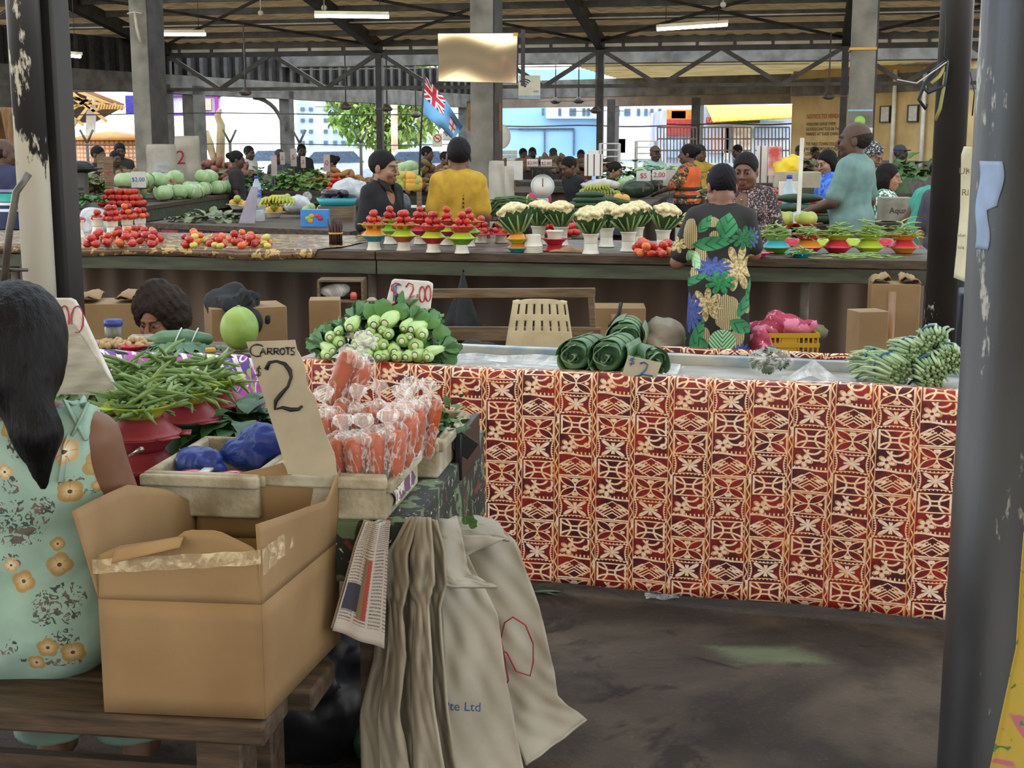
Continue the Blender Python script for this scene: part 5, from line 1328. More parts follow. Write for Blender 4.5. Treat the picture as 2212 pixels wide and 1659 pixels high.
# ---------------------------------------------------------------- between the red counter and the green one
# slatted plastic chair
def chair():
    p=PY(1165,749,5.95); t=thing('plastic_chair','cream plastic chair with slotted back behind the zinc table','chair',V((p.x,6.0,0)),-.1)
    m=M('cream_plastic','cdbf9f','ad9b77',.4,sc=9,thr=(.45,.75)); z0,z1=.44,.918
    def X_(z): return .152-.165*max(0,z-.71)
    # back shell as a grid with two rows of slots left open
    nu,nv=29,84; mb=MB(); vs={}
    def pt(i,j):
        s=i/nu*2-1; z=.44+(z1-.44)*j/nv; top=1
        if j==nv: z-=.02*abs(s)**4
        return V((X_(z)*s,.03*(1-s*s)*.6+.22*(z-.4)*.28-.0,z))
    for j in range(nv+1):
        for i in range(nu+1): vs[i,j]=len(mb.v); mb.v.append(tuple(pt(i,j)))
    for j in range(nv):
        for i in range(nu):
            z=.44+(z1-.44)*(j+.5)/nv; c=(i-1)%4
            slot=(1<=i<28) and c in (2,) or False
            if ((i-2)%4==1 and 2<=i<=27) and (.848<z<.893 or .775<z<.822): continue
            mb.f.append((vs[i,j],vs[i+1,j],vs[i+1,j+1],vs[i,j+1])); mb.mi.append(0)
    part('backrest',mb,m,t,solid=.006)
    mb=MB(); mb.box((0,-.2,.42),(.38,.4,.02)); part('seat',mb,m,t,False,bev=.008)
    for a,b in ((-.17,-.38),(.17,-.38),(-.17,0),(.17,0)):
        mb=MB(); mb.tube([(a,b,.42),(a*1.1,b*1.05,0)],[.02,.015],10); part('leg',mb,m,t)
chair()
# wooden frame bench behind
p=PY(1110,640,6.55); t=thing('wooden_bench','weathered bench with two back rails behind the plastic chair','bench',V((-.02,6.6,0)),-.1)
def brd(a,b,w,h,name='back_rail'): mb=MB(); mb.beam(V(a),V(b),w,h); part(name,mb,wood,t,False,bev=.003)
def rel(px,py,Y): return rotm(0,0,.1)@(PY(px,py,Y)-V((-.02,6.6,0)))
brd(rel(905,634,6.55),rel(1286,632,6.5),.025,.045); brd(rel(905,720,6.55),rel(1298,722,6.5),.025,.068)
brd(rel(1276,626,6.52),rel(1292,860,6.52),.03,.055,'post'); brd(rel(915,640,6.6),rel(915,880,6.6),.03,.055,'post')
brd(rel(905,800,6.35),rel(1298,800,6.3),.25,.03,'seat_board')
# boxes, bags and baskets below the green counter
NB_=[0]
def cart(name,label,px,pyb,Y,w,h,d,rot=0,mat=card,flaps=True,z=None,tape_=True):
    q=PY(px,pyb,Y); zz=max(0,q.z) if z is None else z; t=thing(name,label,'cardboard box',V((q.x,Y+d/2,zz)),rot)
    h+=zz; t.location.z=0
    mb=MB(); mb.box((0,0,h/2),(w,d,h)); part('body',mb,mat,t,False,bev=.004)
    if tape_:
        mb=MB(); mb.box((-.02,-d/2-.001,h*.5),(.045,.002,h*.9)); part('tape_strip',mb,col('brown_tape','8a6238',.3),t)
    if flaps:
        for s,a in ((-1,.5),(1,-.35)):
            mb=MB(); mb.grid(lambda u,v:V((s*w/2*(1-u*.8),-d/2+d*v,h+.035*math.sin(u*2.5)*(1+.4*math.sin(v*9))+.012*math.sin(u*9+v*7))),6,8); part('flap',mb,mat,t,solid=.004)
    return t
cart('cardboard_box','tall brown box with crumpled open top under counter by the slim pole',1936,745,7.55,.265,.34,.2,-.15)
cart('cardboard_box','small brown box tipped before the tall brown box',1878,772,7.2,.17,.10,.15,.2,flaps=False,tape_=False,z=.62)
cart('cardboard_box','brown box strapped in black behind the plastic chair',1338,706,7.7,.31,.26,.25,-.05,flaps=False,z=.42)
cart('cardboard_box','lower brown box under the strapped one',1300,790,7.65,.33,.40,.25,.05,flaps=False,z=.0,tape_=False)
for (a,b) in (((1325,655),(1310,705)),((1262,668),(1378,690))):
    pass
mb=MB(); mb.tube([PY(1342,653,7.66),PY(1336,680,7.66),PY(1316,708,7.66)],.012,6); solo('black_strap',mb,black,'black strap across the brown box behind the chair','strap')
cart('cardboard_box','flattened open brown box behind the woman with the afro',225,745,7.3,.5,.3,.3,.1,z=.45,tape_=False)
cart('cardboard_box','brown box draped with the black jacket',520,760,7.2,.40,.22,.3,.35,z=.52,tape_=False,flaps=False)
cart('cardboard_box','small open brown box left of the bok choy pile',700,760,6.6,.15,.12,.15,.1,z=.73,tape_=False,flaps=False)
cloth_b=M('black_cloth','232323','161616',.8,sc=9,bump=.4)
crumple('black_jacket','black jacket slumped over a brown box beside the afro','jacket',PY(510,720,7.2)+V((0,.1,-.05)),(.18,.13,.15),cloth_b,3,.015,12,.3)
crumple('white_sack','pale plastic sack beside the leaf print dress, under counter','sack',PY(1440,790,7.75)+V((0,.1,-.1)),(.13,.12,.2),M('dull_white_bag','b5ab9a','978c7a',.5,sc=6,bump=.4),4,.015,11,.2)
cart('cardboard_box','hidden brown box carrying the printed grain sack',765,760,7.1,.3,.06,.24,0,z=.36,tape_=False,flaps=False)
# printed grain sack
q=PY(765,735,7.1); t=thing('grain_sack','tied beige sack printed 25kg Net behind the bok choy','sack',V((q.x,7.2,q.z-.12)))
part('body',lump(lambda x,y,z:union([elli((0,0,.1),(.15,.1,.14)),caps((.06,0,.24),(.09,0,.3),.05,.035)],.05)(x,y,z)+.006*wav(x,y,z,2,26),(-.2,-.15,-.05),(.2,.15,.36),.012),M('beige_sack','b3a58a','978768',.7,sc=8,bump=.2),t)
text('25kg Net',.06,ink,t,(-.02,-.093,.175),(PI/2-.35,.14,0))
mb=MB(); mb.lathe([(.04,.285),(.05,.29),(.06,.315),(.03,.32)],12,(.08,0,0)); part('tied_neck',mb,M('brown_tie','4a3428','38271e',.8),t)
mb=MB(); mb.box((0,0,0),(.1,.02,.05)); solo('green_packet',mb,col('packet_green','6aa84a',.5),'green packet beside the grain sack','packet',PY(715,707,6.9),0,bev=.002)
# folded umbrella hanging from the counter edge
q=PY(1000,588,8.1); t=thing('umbrella','folded black umbrella hanging under the counter edge','umbrella',q)
mb=MB(); mb.lathe([(.0,.0),(.012,-.02),(.03,-.1),(.09,-.28),(.12,-.38),(.05,-.42),(.0,-.43)],24,(0,0,0),0,None,lambda a,z:1+.28*math.sin(a*5+z*8)*min(1,-z*5)); part('canopy',mb,cloth_b,t)
mb=MB(); mb.tube([(0,0,.03),(.004,0,.0)],.006,6); part('tip',mb,black,t)
crumple('black_bag','black bag on the bench beneath the umbrella','bag',V((PY(1030,748,6.4).x,6.38,.565)),(.16,.1,.06),cloth_b,8,.014,14,.3)
# little shelf under the counter with packets
q=PY(735,630,8.35); t=thing('wall_shelf','small wooden box shelf fixed under the counter','shelf',q+V((0,.1,-.06)))
for c,s in (((0,0,-.0),(.28,.2,.015)),((0,0,.125),(.28,.2,.012)),((-.135,0,.06),(.014,.2,.12)),((.135,0,.06),(.014,.2,.12)),((0,.1,.06),(.28,.01,.12))):
    mb=MB(); mb.box(c,s); part('board',mb,wood,t,False)
crumple('packet','clear plastic packet on the box shelf','packet',q+V((-.03,.06,-.05)),(.08,.05,.05),sheetp,2,.012,20)
mb=MB(); mb.lathe([(0,0),(.02,0),(.022,.03),(.015,.045),(0,.046)],12); solo('bottle_top',mb,col('salmon','d8625c',.4),'pink bottle cap on the box shelf','bottle',q+V((.08,.02,-.05)))
# yellow crate with pink cloth
q=PY(1705,760,7.6); t=thing('plastic_crate','yellow plastic crate of pink cloths under the counter','crate',V((q.x,7.75,.30)))
yc=COLS['yellow']
for z in (.02,.10,.18,.235):
    for c,s in (((0,-.14,z),(.34,.015,.025)),((0,.14,z),(.34,.015,.025)),((-.165,0,z),(.015,.28,.025)),((.165,0,z),(.015,.28,.025))):
        mb=MB(); mb.box(c,s); part('rail',mb,yc,t,False)
for i in range(13):
    if 5<=i<=7: continue
    mb=MB(); mb.box((-.16+.32*i/12,-.14,.125),(.010,.012,.23)); part('slat',mb,yc,t,False)
mb=MB(); mb.box((0,0,.01),(.33,.27,.012)); part('base',mb,yc,t,False)
mb=MB(); mb.box((0,-.139,.15),(.09,.01,.15)); part('handle_panel',mb,yc,t,False)
crumple('pink_cloth','pink batik cloth bundled on top of the yellow crate','cloth',V((q.x-.02,7.75,.50)),(.19,.13,.075),BATIK,3,.014,14,.35)
crumple('pink_cloth','pink batik cloth spilling over the crate\'s left end','cloth',V((q.x-.17,7.62,.38)),(.07,.08,.1),BATIK,5,.014,14,.3)
crumple('khaki_bag','khaki bag behind the yellow crate','bag',V((q.x+.17,7.85,.48)),(.1,.09,.05),M('khaki','8a8660','6c6848',.8),6,.014,14,.3)
mb=MB(); mb.box((0,0,0),(.62,.35,.02)); solo('low_platform',mb,wooddk,'low board carrying the yellow crate','board',V((q.x,7.76,.285)),0)
# dark crates at right between slim pole and big column
for i,z in enumerate((.0,.3,.6)):
    t=thing('stacked_crate','dark blue crate with yellow print, %s of the stack behind the slim pole'%('bottom','middle','top')[i],'crate',V((2.36,6.55,z+.003)),-.3)
    mb=MB(); mb.box((0,0,.15),(.4,.3,.29)); part('body',mb,M('navy_crate','1e2436','151a28',.5),t,False,bev=.01)
    for k in range(4):
        mb=MB(); mb.box((-.15+.1*k,-.152,.2-.05*(k%2)),(.05,.004,.03)); part('print_patch',mb,COLS['yellow'],t,False)
# rice sack hung between the poles
t=thing('white_sack','printed rice sack hanging beside the big dark column','sack',PY(2092,330,4.6))
o0=PY(2092,330,4.6)
rws=[((2088,318),(2122,318)),((2082,335),(2128,330)),((2080,450),(2120,450)),((2072,540),(2110,540)),((2066,600),(2096,612))]
rw=[(PY(a[0],a[1],4.6),PY(b[0],b[1],4.5)) for a,b in rws]
def fn(s,q):
    f=q*4; i=min(int(f),3); u=f-i; p=rw[i][0].lerp(rw[i+1][0],u).lerp(rw[i][1].lerp(rw[i+1][1],u),s); p.y-=.02*math.sin(PI*s); return p-o0
mb=MB(); mb.grid(fn,10,24); part('body',mb,M('cream_sack','cfc8ac','b4ac8e',.6,sc=5,bump=.2),t,solid=.02)
for i,(txt,z,s) in enumerate((('UKATA',-.06,.03),('RICE',-.13,.03),('Island Co.',-.27,.016),('Islands',-.31,.016))):
    text(txt,s,M('sack_print','6f7a5c','59644a',.7),t,(.005-.02*i*.3,-.052,z),(PI/2,PI/2*0,-.1))
# strands of tape and twine tied round the slim pole
for i,(h,pts) in enumerate((('1b2430',((2048,130),(2020,150),(1998,180),(1985,215),(2000,235),(2003,225))),('b9b06a',((2046,135),(2030,165),(2012,180))),('8f8c4e',((2044,135),(2038,190),(2030,235),(2020,260))),('223038',((2046,132),(2040,185),(2005,200),(1995,190))),('17191c',((2040,0),(2042,60),(2038,120),(2046,132))),('c8c5bc',((2048,132),(1980,180),(1938,172))),('17191c',((2095,155),(2105,200),(2100,250))))):
    mb=MB(); mb.tube([PY(x,y,5.8-.002*i) for x,y in pts],.008 if i<4 else .003,5); solo('tape_strand',mb,col('strand%d'%i,h,.5),('dark blue tape loop tied round slim pole','short yellow tape end tied round slim pole','long olive tape end hanging from slim pole','second dark tape curl tied round slim pole','black cable running down to the tape knot','pale string stretched left from the tape knot','black wire hanging right of the slim pole')[i],'tape')
# blue tape on the big column
mb=MB(); mb.grid(lambda s,q:V((CYL[0]-.1905*math.cos(.12+.04*math.sin(q*9)+(.42 if q<.55 else .26)*s),CYL[1]-.1905*math.sin(.12+.04*math.sin(q*9)+(.42 if q<.55 else .26)*s),1.56-.20*q)),6,20)
solo('blue_tape',mb,col('tape_blue','8fa6c8',.6),'torn strip of pale blue tape on the big dark column','tape',solid=.001)
# hand trolley of bent pipe beside the left poles
t=thing('hand_trolley','bent steel pipe trolley leaning by the peeling pipe','trolley',PY(20,640,6.0))
o0=PY(20,640,6.0); mtl=M('trolley_pipe','5d574e','453f38',.4,.3)
for pts in (((62,375,6.05),(35,415,6.02),(20,500,6.0),(8,620,6.0)),((160,380,6.5),(128,432,6.45),(122,450,6.4))):
    mb=MB(); mb.tube([PY(*p)-o0 for p in pts],.016,10); part('handle',mb,mtl,t)
mb=MB(); mb.tube([PY(0,583,6.02)-o0,PY(60,583,6.02)-o0],.008,8); part('crossbar',mb,mtl,t)
# ---------------------------------------------------------------- people
def axis(lo,hi,h,f0,f1,hf):
    out=[lo]; x=lo
    while x<hi:
        x+= hf if f0-hf<x<f1 else h; out.append(x)
    return np.array(out+[x+h])
SKINM=vcol('skin',.5,.35,25,.08,.0)
HAIRM={}
def hairmat(h):
    if h not in HAIRM: HAIRM[h]=M('hair_'+h,h,None,.65,sc=60,bump=.25,bsc=160,stretch=(1,1,.4),spec=.15)
    return HAIRM[h]
def mul(c,k): return tuple(min(1,x*k) for x in c)
def headf(T,s,jaw=1.,fat=1.):
    P=[elli((0,.014,.032),(.073,.093,.086)),elli((0,-.028,-.035),(.06*fat,.060,.078)),elli((0,-.056,-.088),(.033*jaw*fat,.027,.023)),
       caps((-.03,-.082,.024),(.03,-.082,.024),.010),caps((.041,-.058,-.028),(.036,-.06,-.03),.023*fat),caps((-.041,-.058,-.028),(-.036,-.06,-.03),.023*fat),elli((-.05*fat,-.005,-.06),(.016,.035,.03)),elli((.05*fat,-.005,-.06),(.016,.035,.03))]
    base=union(P,.022)
    N=[caps((0,-.088,.012),(0,-.111,-.028),.007,.0125),elli((.0125,-.098,-.033),(.0085,.011,.0075)),elli((-.0125,-.098,-.033),(.0085,.011,.0075))]
    Lp=[caps((-.017,-.0885,-.0625),(.017,-.0885,-.0625),.0065),caps((-.014,-.089,-.0745),(.014,-.089,-.0745),.0075)]
    E=[elli((.031,-.0805,.003),(.0135,.0125,.0115)),elli((-.031,-.0805,.003),(.0135,.0125,.0115))]
    ears=[elli((sx*.077,.012,-.008),(.0085,.019,.031)) for sx in (-1,1)]
    def f(x,y,z):
        X_,Y_,Z_=T(x,y,z)
        d=base(X_,Y_,Z_)
        for sx in (-1,1):
            c=elli((sx*.031,-.099,.004),(.019,.017,.012))(X_,Y_,Z_); d=-smin(-d,c,.012)
        for n in N: d=smin(d,n(X_,Y_,Z_),.008)
        for n in Lp: d=smin(d,n(X_,Y_,Z_),.005)
        for n in E: d=np.minimum(d,n(X_,Y_,Z_))
        for n in ears: d=smin(d,n(X_,Y_,Z_),.008)
        return d*s
    return f
def headcol(L,skin,lip,brow=True,beard=None):
    """paint eyes, brows and lips by where a point lies on the head"""
    x,y,z=L[:,0],L[:,1],L[:,2]; n=len(x); c=np.tile(np.array(skin),(n,1)); ax=np.abs(x); fr=y<-.055
    if beard is not None:
        m=fr&(z<-.045)&(z>-.12)&~((ax<.02)&(z>-.085)&(z<-.055)); c[m]=c[m]*.55+np.array(beard)*.45
    m=fr&(((ax-.034)/.024)**2+((z-.0)/.017)**2<1); c[m]*=.82  # darkened ring painted round each eye as socket shade
    m=fr&(((ax-.031)/.0145)**2+((z-.001)/.0055)**2<1); c[m]=np.array(skin)*.5+np.array((.10,.09,.08))
    m=fr&((ax-.031)**2+(z-.001)**2<.0072**2); c[m]=(.02,.012,.01)
    m=fr&(np.abs(ax-.031)<.017)&(np.abs(z-.0085-.002)<.003); c[m]=np.array(skin)*.42
    if brow: m=fr&(ax>.013)&(ax<.05)&(np.abs(z-(.0255-.25*np.abs(ax-.034)))<.0045); c[m]=np.array(skin)*.18
    m=(y<-.082)&(((ax)/.026)**2+((z+.0685)/.0145)**2<1); c[m]=lip
    m=(y<-.082)&(ax<.022)&(np.abs(z+.0685)<.0024); c[m]=np.array(lip)*.35
    m=(y<-.09)&(np.abs(ax-.007)<.004)&(np.abs(z+.0405)<.003); c[m]=np.array(skin)*.3
    return c
def person(label,loc,rot,H=1.65,skin='7a5238',g=1.,lean=0,hyaw=0,hpitch=0,hair='short',hairc='17130f',top=None,bottom=None,arms=None,sit=None,res=.02,hres=.011,fat=1.,jaw=1.,bust=0,beard=None,hsc=1.12,name='person',htilt=0,name_top='shirt',group=None):
    """top=(material, sleeve 0..2, hem z, neck radius); bottom=(kind,material); arms={'l':(elbow,hand),'r':...} in the figure's own metres"""
    k=H/1.65 if sit is None else 1.0*(H/1.65)
    t=thing(name,label,'person',loc,rot,group); dz=0
    S=lambda p:np.array(p,float)*k
    piv=np.array((0,0,.92)); Rl=np.array(rotm(lean,0,0))
    off=np.array((0,0,0.)) if sit is None else np.array((0,0,sit/k-.84))
    TL=lambda p:(Rl@(np.array(p,float)-piv)+piv+off)*k      # torso points
    LG=lambda p:(np.array(p,float)+off)*k
    sh=.150*(.5+.5*g)
    A={'l':((.205*g,.03,1.08),(.215*g,-.06,.85)),'r':((-.205*g,.03,1.08),(-.215*g,-.06,.85))}
    if arms: A.update(arms)
    K=k
    c3=lambda a,b,ra,rb=None,kk=(1,1,1):caps(a,b,ra*K,None if rb is None else rb*K,kk)
    def el(c,r): return elli(TL(c),np.array(r)*K,rotm(lean,0,0))
    torso=[el((0,.0,.95),(.165*g,.115*g,.12)),el((0,-.005,1.08),(.145*g,.10*g,.12)),el((0,.0,1.23),(.155*g,.105*g,.15)),c3(TL((.03,.015,1.385)),TL((sh-.01,.01,1.34)),.05*(.6+.4*g),.05*(.5+.5*g)),c3(TL((-.03,.015,1.385)),TL((-sh+.01,.01,1.34)),.05*(.6+.4*g),.05*(.5+.5*g)),el((0,.02,1.30),(.14*g,.09*g,.10))]
    if bust: torso+=[el((.07*g,-.085*g,1.225),(.065*bust,.05*bust,.06*bust)),el((-.07*g,-.085*g,1.225),(.065*bust,.05*bust,.06*bust))]
    if g>1.1: torso.append(el((0,-.05,1.05),(.14*g,.11*g,.12)))
    upper=[];fore=[];J={}
    for sd_,sx in (('l',1),('r',-1)):
        s0=TL((sx*sh,.01,1.335)); e,h=TL(A[sd_][0]),TL(A[sd_][1]); J[sd_]=(s0,e,h)
        upper.append(c3(s0,e,.05*(.5+.5*g),.038*(.5+.5*g))); fore.append(c3(e,h,.037*(.6+.4*g),.025))
    legs=[]; SL=[]
    for sx in (-1,1):
        if sit is None:
            hp,kn,an=LG((sx*.085,0,.9)),LG((sx*.09,-.01,.48)),LG((sx*.09,.02,.08)); 
        else:
            hp,kn=LG((sx*.09,0,.9)),LG((sx*.11,-.40,.92)); an=np.array((sx*.11*k,-.38*k,.08*k))
        ft=an+S((0,-.13,-.045))
        legs+=[c3(hp,kn,.085*(.6+.4*g),.055),c3(kn,an,.055,.036),c3(an+S((0,.02,-.03)),ft,.036,.028)]
        SL.append((hp,kn,an))
    neck0,neck1=TL((0,.02,1.36)),TL((0,.012,1.47))
    hc=TL((0,-.012,1.545-.10*(hsc-1))); Rh=np.array(rotm(lean*.6,0,0)@rotm(0,htilt,hyaw)@rotm(hpitch,0,0)); hs=k*.98*hsc
    def T(x,y,z):
        x,y,z=(x-hc[0])/hs,(y-hc[1])/hs,(z-hc[2])/hs
        return (Rh[0,0]*x+Rh[1,0]*y+Rh[2,0]*z, Rh[0,1]*x+Rh[1,1]*y+Rh[2,1]*z, Rh[0,2]*x+Rh[1,2]*y+Rh[2,2]*z)
    hf=headf(T,hs,jaw,fat)
    nk=c3(neck0,Rh@np.array((0,.022,-.055))*hs+hc,.052*(.6+.4*fat),.050*(.7+.3*fat))
    hands=[]
    bd=union(torso+upper+fore+legs,.035*k)
    body=lambda x,y,z:smin(smin(bd(x,y,z),nk(x,y,z),.02*k),hf(x,y,z),.014*k)
    pts=[J[s_][i] for s_ in 'lr' for i in (0,1,2)]+[q for l in SL for q in l]+[hc]
    lo=np.min(pts,0)-.16*g; hi=np.max(pts,0)+.16*g; lo[2]=-.01; hi[2]=hc[2]+.16*k
    hb=.125*k
    ax=axis(lo[0],hi[0],res,hc[0]-hb,hc[0]+hb,hres); ay=axis(lo[1],hi[1],res,hc[1]-hb,hc[1]+hb,hres)
    az=np.concatenate([np.arange(-.02,.75*k,.035),axis(.76*k,hi[2],res,hc[2]-.13*k,hc[2]+.13*k,hres)])
    mb=sd_mesh(body,ax,ay,az)
    # hands: palm, four fingers and a thumb at finger scale
    for s_,sx in (('l',1),('r',-1)):
        e,h=J[s_][1],J[s_][2]; d=h-e; d=d/np.linalg.norm(d); sd=np.cross(d,(0,0,1)); sd=sd/max(1e-6,np.linalg.norm(sd)); nm=np.cross(sd,d)
        pp=[c3(h-d*.01,h+d*.05*k,.022,.026)]+[c3(h+d*.05*k+sd*o*.026*k,h+d*(.05+l)*k+sd*o*.03*k-nm*.02*k,.0085,.007) for o,l in ((-1,.058),(-.35,.075),(.35,.072),(1,.055))]+[c3(h+d*.015*k-sd*sx*.02*k,h+d*.055*k-sd*sx*.052*k-nm*.01*k,.010,.008)]
        hnd=union(pp,.008); c=h+d*.06*k
        lump(hnd,c-.1*k,c+.1*k,.0075 if hres<.008 else .012,mb)
    P=np.array(mb.v); Lx,Ly,Lz=T(P[:,0],P[:,1],P[:,2]); L=np.stack([Lx,Ly,Lz],1)
    sk=C(skin); lip=tuple(a*b for a,b in zip(sk,(.85,.55,.55)))
    mb.col=headcol(L,sk,lip,True,C(hairc) if beard else None)
    part('body',mb,SKINM,t)
    J['hc'],J['T'],J['Rh'],J['hs'],J['TL'],J['torso']=hc,T,Rh,hs,TL,torso
    # clothing
    if top:
        m,sl,hem,nr=top[:4]; of=.015*k; tp=list(torso)
        for s_ in 'lr':
            a,b,h=J[s_]
            if sl>0:
                e=a+(b-a)*min(1,sl); tp.append(c3(a,e,.052*(.5+.5*g),.05*(.5+.5*g)))
            if sl>1: tp.append(c3(b,b+(h-b)*min(1,sl-1),.05,.037))
        if hem<.93:
            w=top[4] if len(top)>4 else 1.0
            if sit is None: tp+=[caps(LG((0,0,.93)),LG((0,.0,hem)),.155*g*k,.17*g*k*w,(1.05,.8,1))]
            else: tp+=[c3(LG((-.05,0,.92)),LG((-.1,-.38,.93)),.11*g,.09),c3(LG((.05,0,.92)),LG((.1,-.38,.93)),.11*g,.09),c3(LG((-.1,-.38,.93)),LG((-.1,-.36,.5)),.09,.08),c3(LG((.1,-.38,.93)),LG((.1,-.36,.5)),.09,.08)]
        fu=union(tp,.03*k); zh=hem*k+off[2]*k if (sit is None or hem>.8) else .12
        nc=TL((0,-.0,1.455)); ne=elli(nc,np.array((nr,nr*1.0,nr*.8))*k,rotm(lean,0,0)) if nr else None
        vn=elli(TL((0,-.115*g,1.36)),np.array((.055,.07,.12))*k,rotm(lean,0,0)) if len(top)>5 and top[5]=='v' else None
        def cf_(x,y,z):
            d=fu(x,y,z)-of-.0025*k*np.sin(x*31+z*23+2*np.sin(z*11+x*9))*np.sin(z*17+y*20)
            d=np.maximum(d,zh-z)
            if ne: d=np.maximum(d,-ne(x,y,z))
            if vn: d=np.maximum(d,-vn(x,y,z))
            if len(top)>5 and top[5]=='sun':
                for sx in (-1,1): d=np.maximum(d,-elli(TL((sx*.215*g,-.01,1.33)),np.array((.085,.16,.16))*k)(x,y,z))
            return d
        lo2=lo.copy(); hi2=hi.copy(); lo2[2]=zh-.05; hi2[2]=TL((0,0,1.47))[2]+.06
        r2=res*.85
        part(name_top,sd_mesh(cf_,*[np.arange(lo2[i],hi2[i]+r2,r2) for i in range(3)]),m,t)
    if bottom:
        kind,m=bottom; tp=[elli(LG((0,0,.95)),np.array((.168*g,.12*g,.1))*k)]
        for hp,kn,an in SL: tp+=[c3(hp,kn,.095*(.6+.4*g),.068),c3(kn,an,.068,.055)]
        fu=union(tp,.03*k); zt=(.97+off[2])*k
        lo2=lo.copy(); lo2[2]=.02; hi2=hi.copy(); hi2[2]=zt+.05
        part('trousers',sd_mesh(lambda x,y,z:np.maximum(np.maximum(fu(x,y,z)-.012*k,z-zt),.09*k-z),*[np.arange(lo2[i],hi2[i]+.03,.03) for i in range(3)]),m,t)
    # hair, in head space
    if hair:
        h_=hres; sk_=elli((0,.016,.036),(.0815,.101,.093) if hair!='short' else (.079,.099,.0915))
        def fr_(z0,yf,zb): # keep: above the hair line in front, behind the ears at the sides
            return lambda x,y,z:np.maximum(np.maximum(-(z-z0-.25*np.maximum(0,np.abs(x)-.02)*(y<.0))-np.maximum(0,(y-yf))*1.75,zb-z),-1)
        noise_=lambda x,y,z:.0022*np.sin(x*260+y*90)*np.sin(y*230+z*120)
        if hair in('short','bun','pony','long','bob'):
            base=lambda x,y,z:np.maximum(sk_(x,y,z)+noise_(x,y,z),fr_(.058 if hair!='short' else .062,-.075,-.045 if hair!='bob' else -.1)(x,y,z))
            f=base
            if hair=='bun': b=elli((0,.12,.045),(.042,.04,.042)); f=lambda x,y,z:smin(base(x,y,z),b(x,y,z)+noise_(x,y,z),.015)
            if hair=='pony': b=union([caps((0,.10,.02),(.0,.135,-.05),.034,.04),caps((0,.135,-.05),(0,.12,-.22),.04,.016)],.02); f=lambda x,y,z:smin(base(x,y,z),b(x,y,z)+2*noise_(x,y,z),.015)
            if hair=='long': b=union([caps((0,.07,.0),(0,.10,-.2),.085,.07),elli((0,.05,-.06),(.095,.075,.12))],.03); f=lambda x,y,z:np.maximum(smin(base(x,y,z),b(x,y,z)+2*noise_(x,y,z),.02),-(y+.02)-1*(z>.06))
            if hair=='bob': b=elli((0,.03,-.03),(.1,.095,.12)); f=lambda x,y,z:np.minimum(base(x,y,z),np.maximum(b(x,y,z)+2*noise_(x,y,z),np.maximum(-(y+.02),-.125-z)))
        elif hair=='afro':
            b=union([elli((0,.035,.07),(.132,.12,.105)),elli((-.058,.04,.02),(.085,.09,.095)),elli((.066,.04,.01),(.085,.09,.10)),elli((-.01,.03,.16),(.05,.06,.035))],.03)
            def f(x,y,z):
                d=b(x,y,z)+.006*np.sin(x*90+y*40)*np.sin(z*85+x*30)*np.sin(y*80)+.003*np.sin(x*230)*np.sin(z*240)*np.sin(y*220)
                face=elli((0,-.15,-.045),(.080,.165,.125))(x,y,z)
                return np.maximum(np.maximum(d,-face),-.105-z)
        elif hair=='bald':
            f=lambda x,y,z:np.maximum(np.maximum(elli((0,.016,.03),(.0785,.0985,.091))(x,y,z)+1.5*noise_(x,y,z)+np.maximum(0,z-.0)*.06,z-.03-.25*y),np.maximum(-(y+.0)-.3*z,-.06-z))
        elif hair=='cap':
            b=elli((0,.014,.038),(.082,.1,.094)); v=elli((0,-.10,.052),(.065,.06,.009)); f=lambda x,y,z:smin(np.maximum(b(x,y,z),.045-z-.0*y),v(x,y,z),.006)
        elif hair=='scarf':
            b=elli((0,.025,.055),(.092,.112,.098)); f=lambda x,y,z:np.maximum(b(x,y,z)+.004*np.sin(x*120)*np.sin(z*110+y*60),fr_(.05,-.06,-.03)(x,y,z))
        lo3=(-.19,-.18,-.29) if hair in('afro','pony','long') else (-.12,-.18,-.16); hi3=(.19,.19,.25) if hair=='afro' else (.12,.2,.15)
        hb_=lump(f,lo3,hi3,h_)
        Q=np.array(hb_.v); Q=(Rh@(Q*hs).T).T+hc; hb_.v=[tuple(q) for q in Q]
        part('cap' if hair=='cap' else 'headscarf' if hair=='scarf' else 'hair',hb_,hairc if not isinstance(hairc,str) else hairmat(hairc),t)
    return t,J
def cloth(h,h2=None): return M('cloth_'+h+(h2 or ''),h,h2,.85,sc=12,bump=.15,bsc=30)
def stripes():
    m,p,o=newmat('striped_polo'); x,y,z=sep(coord()); c=C('262a48')
    for z0,w,h in ((1.13,.035,'3fb0a0'),(1.075,.012,'d8d8d8'),(1.02,.012,'c8ccd8'),(1.19,.012,'8a90a8')): c=mixc(xlt(xabs(z-z0),w),c,C(h))
    lk(c.v,p.inputs['Base Color']); p.inputs['Roughness'].default_value=.8
stripes()
def P_(label,px,py,Y,deg,seat=False,Hs=1.6,**kw):
    """deg: 0 faces the viewer, 90 faces right in the picture, 180 faces away"""
    p=PY(px,py,Y); ang=rad(deg)
    if seat: return person(label,V((p.x,Y,0)),ang,H=Hs,sit=max(.12,p.z-(1.665-.84)*Hs/1.65),**kw)
    return person(label,V((p.x,Y,0)),ang,H=p.z,**kw)
NEAR=dict(res=.013,hres=.0055,hsc=1.18)
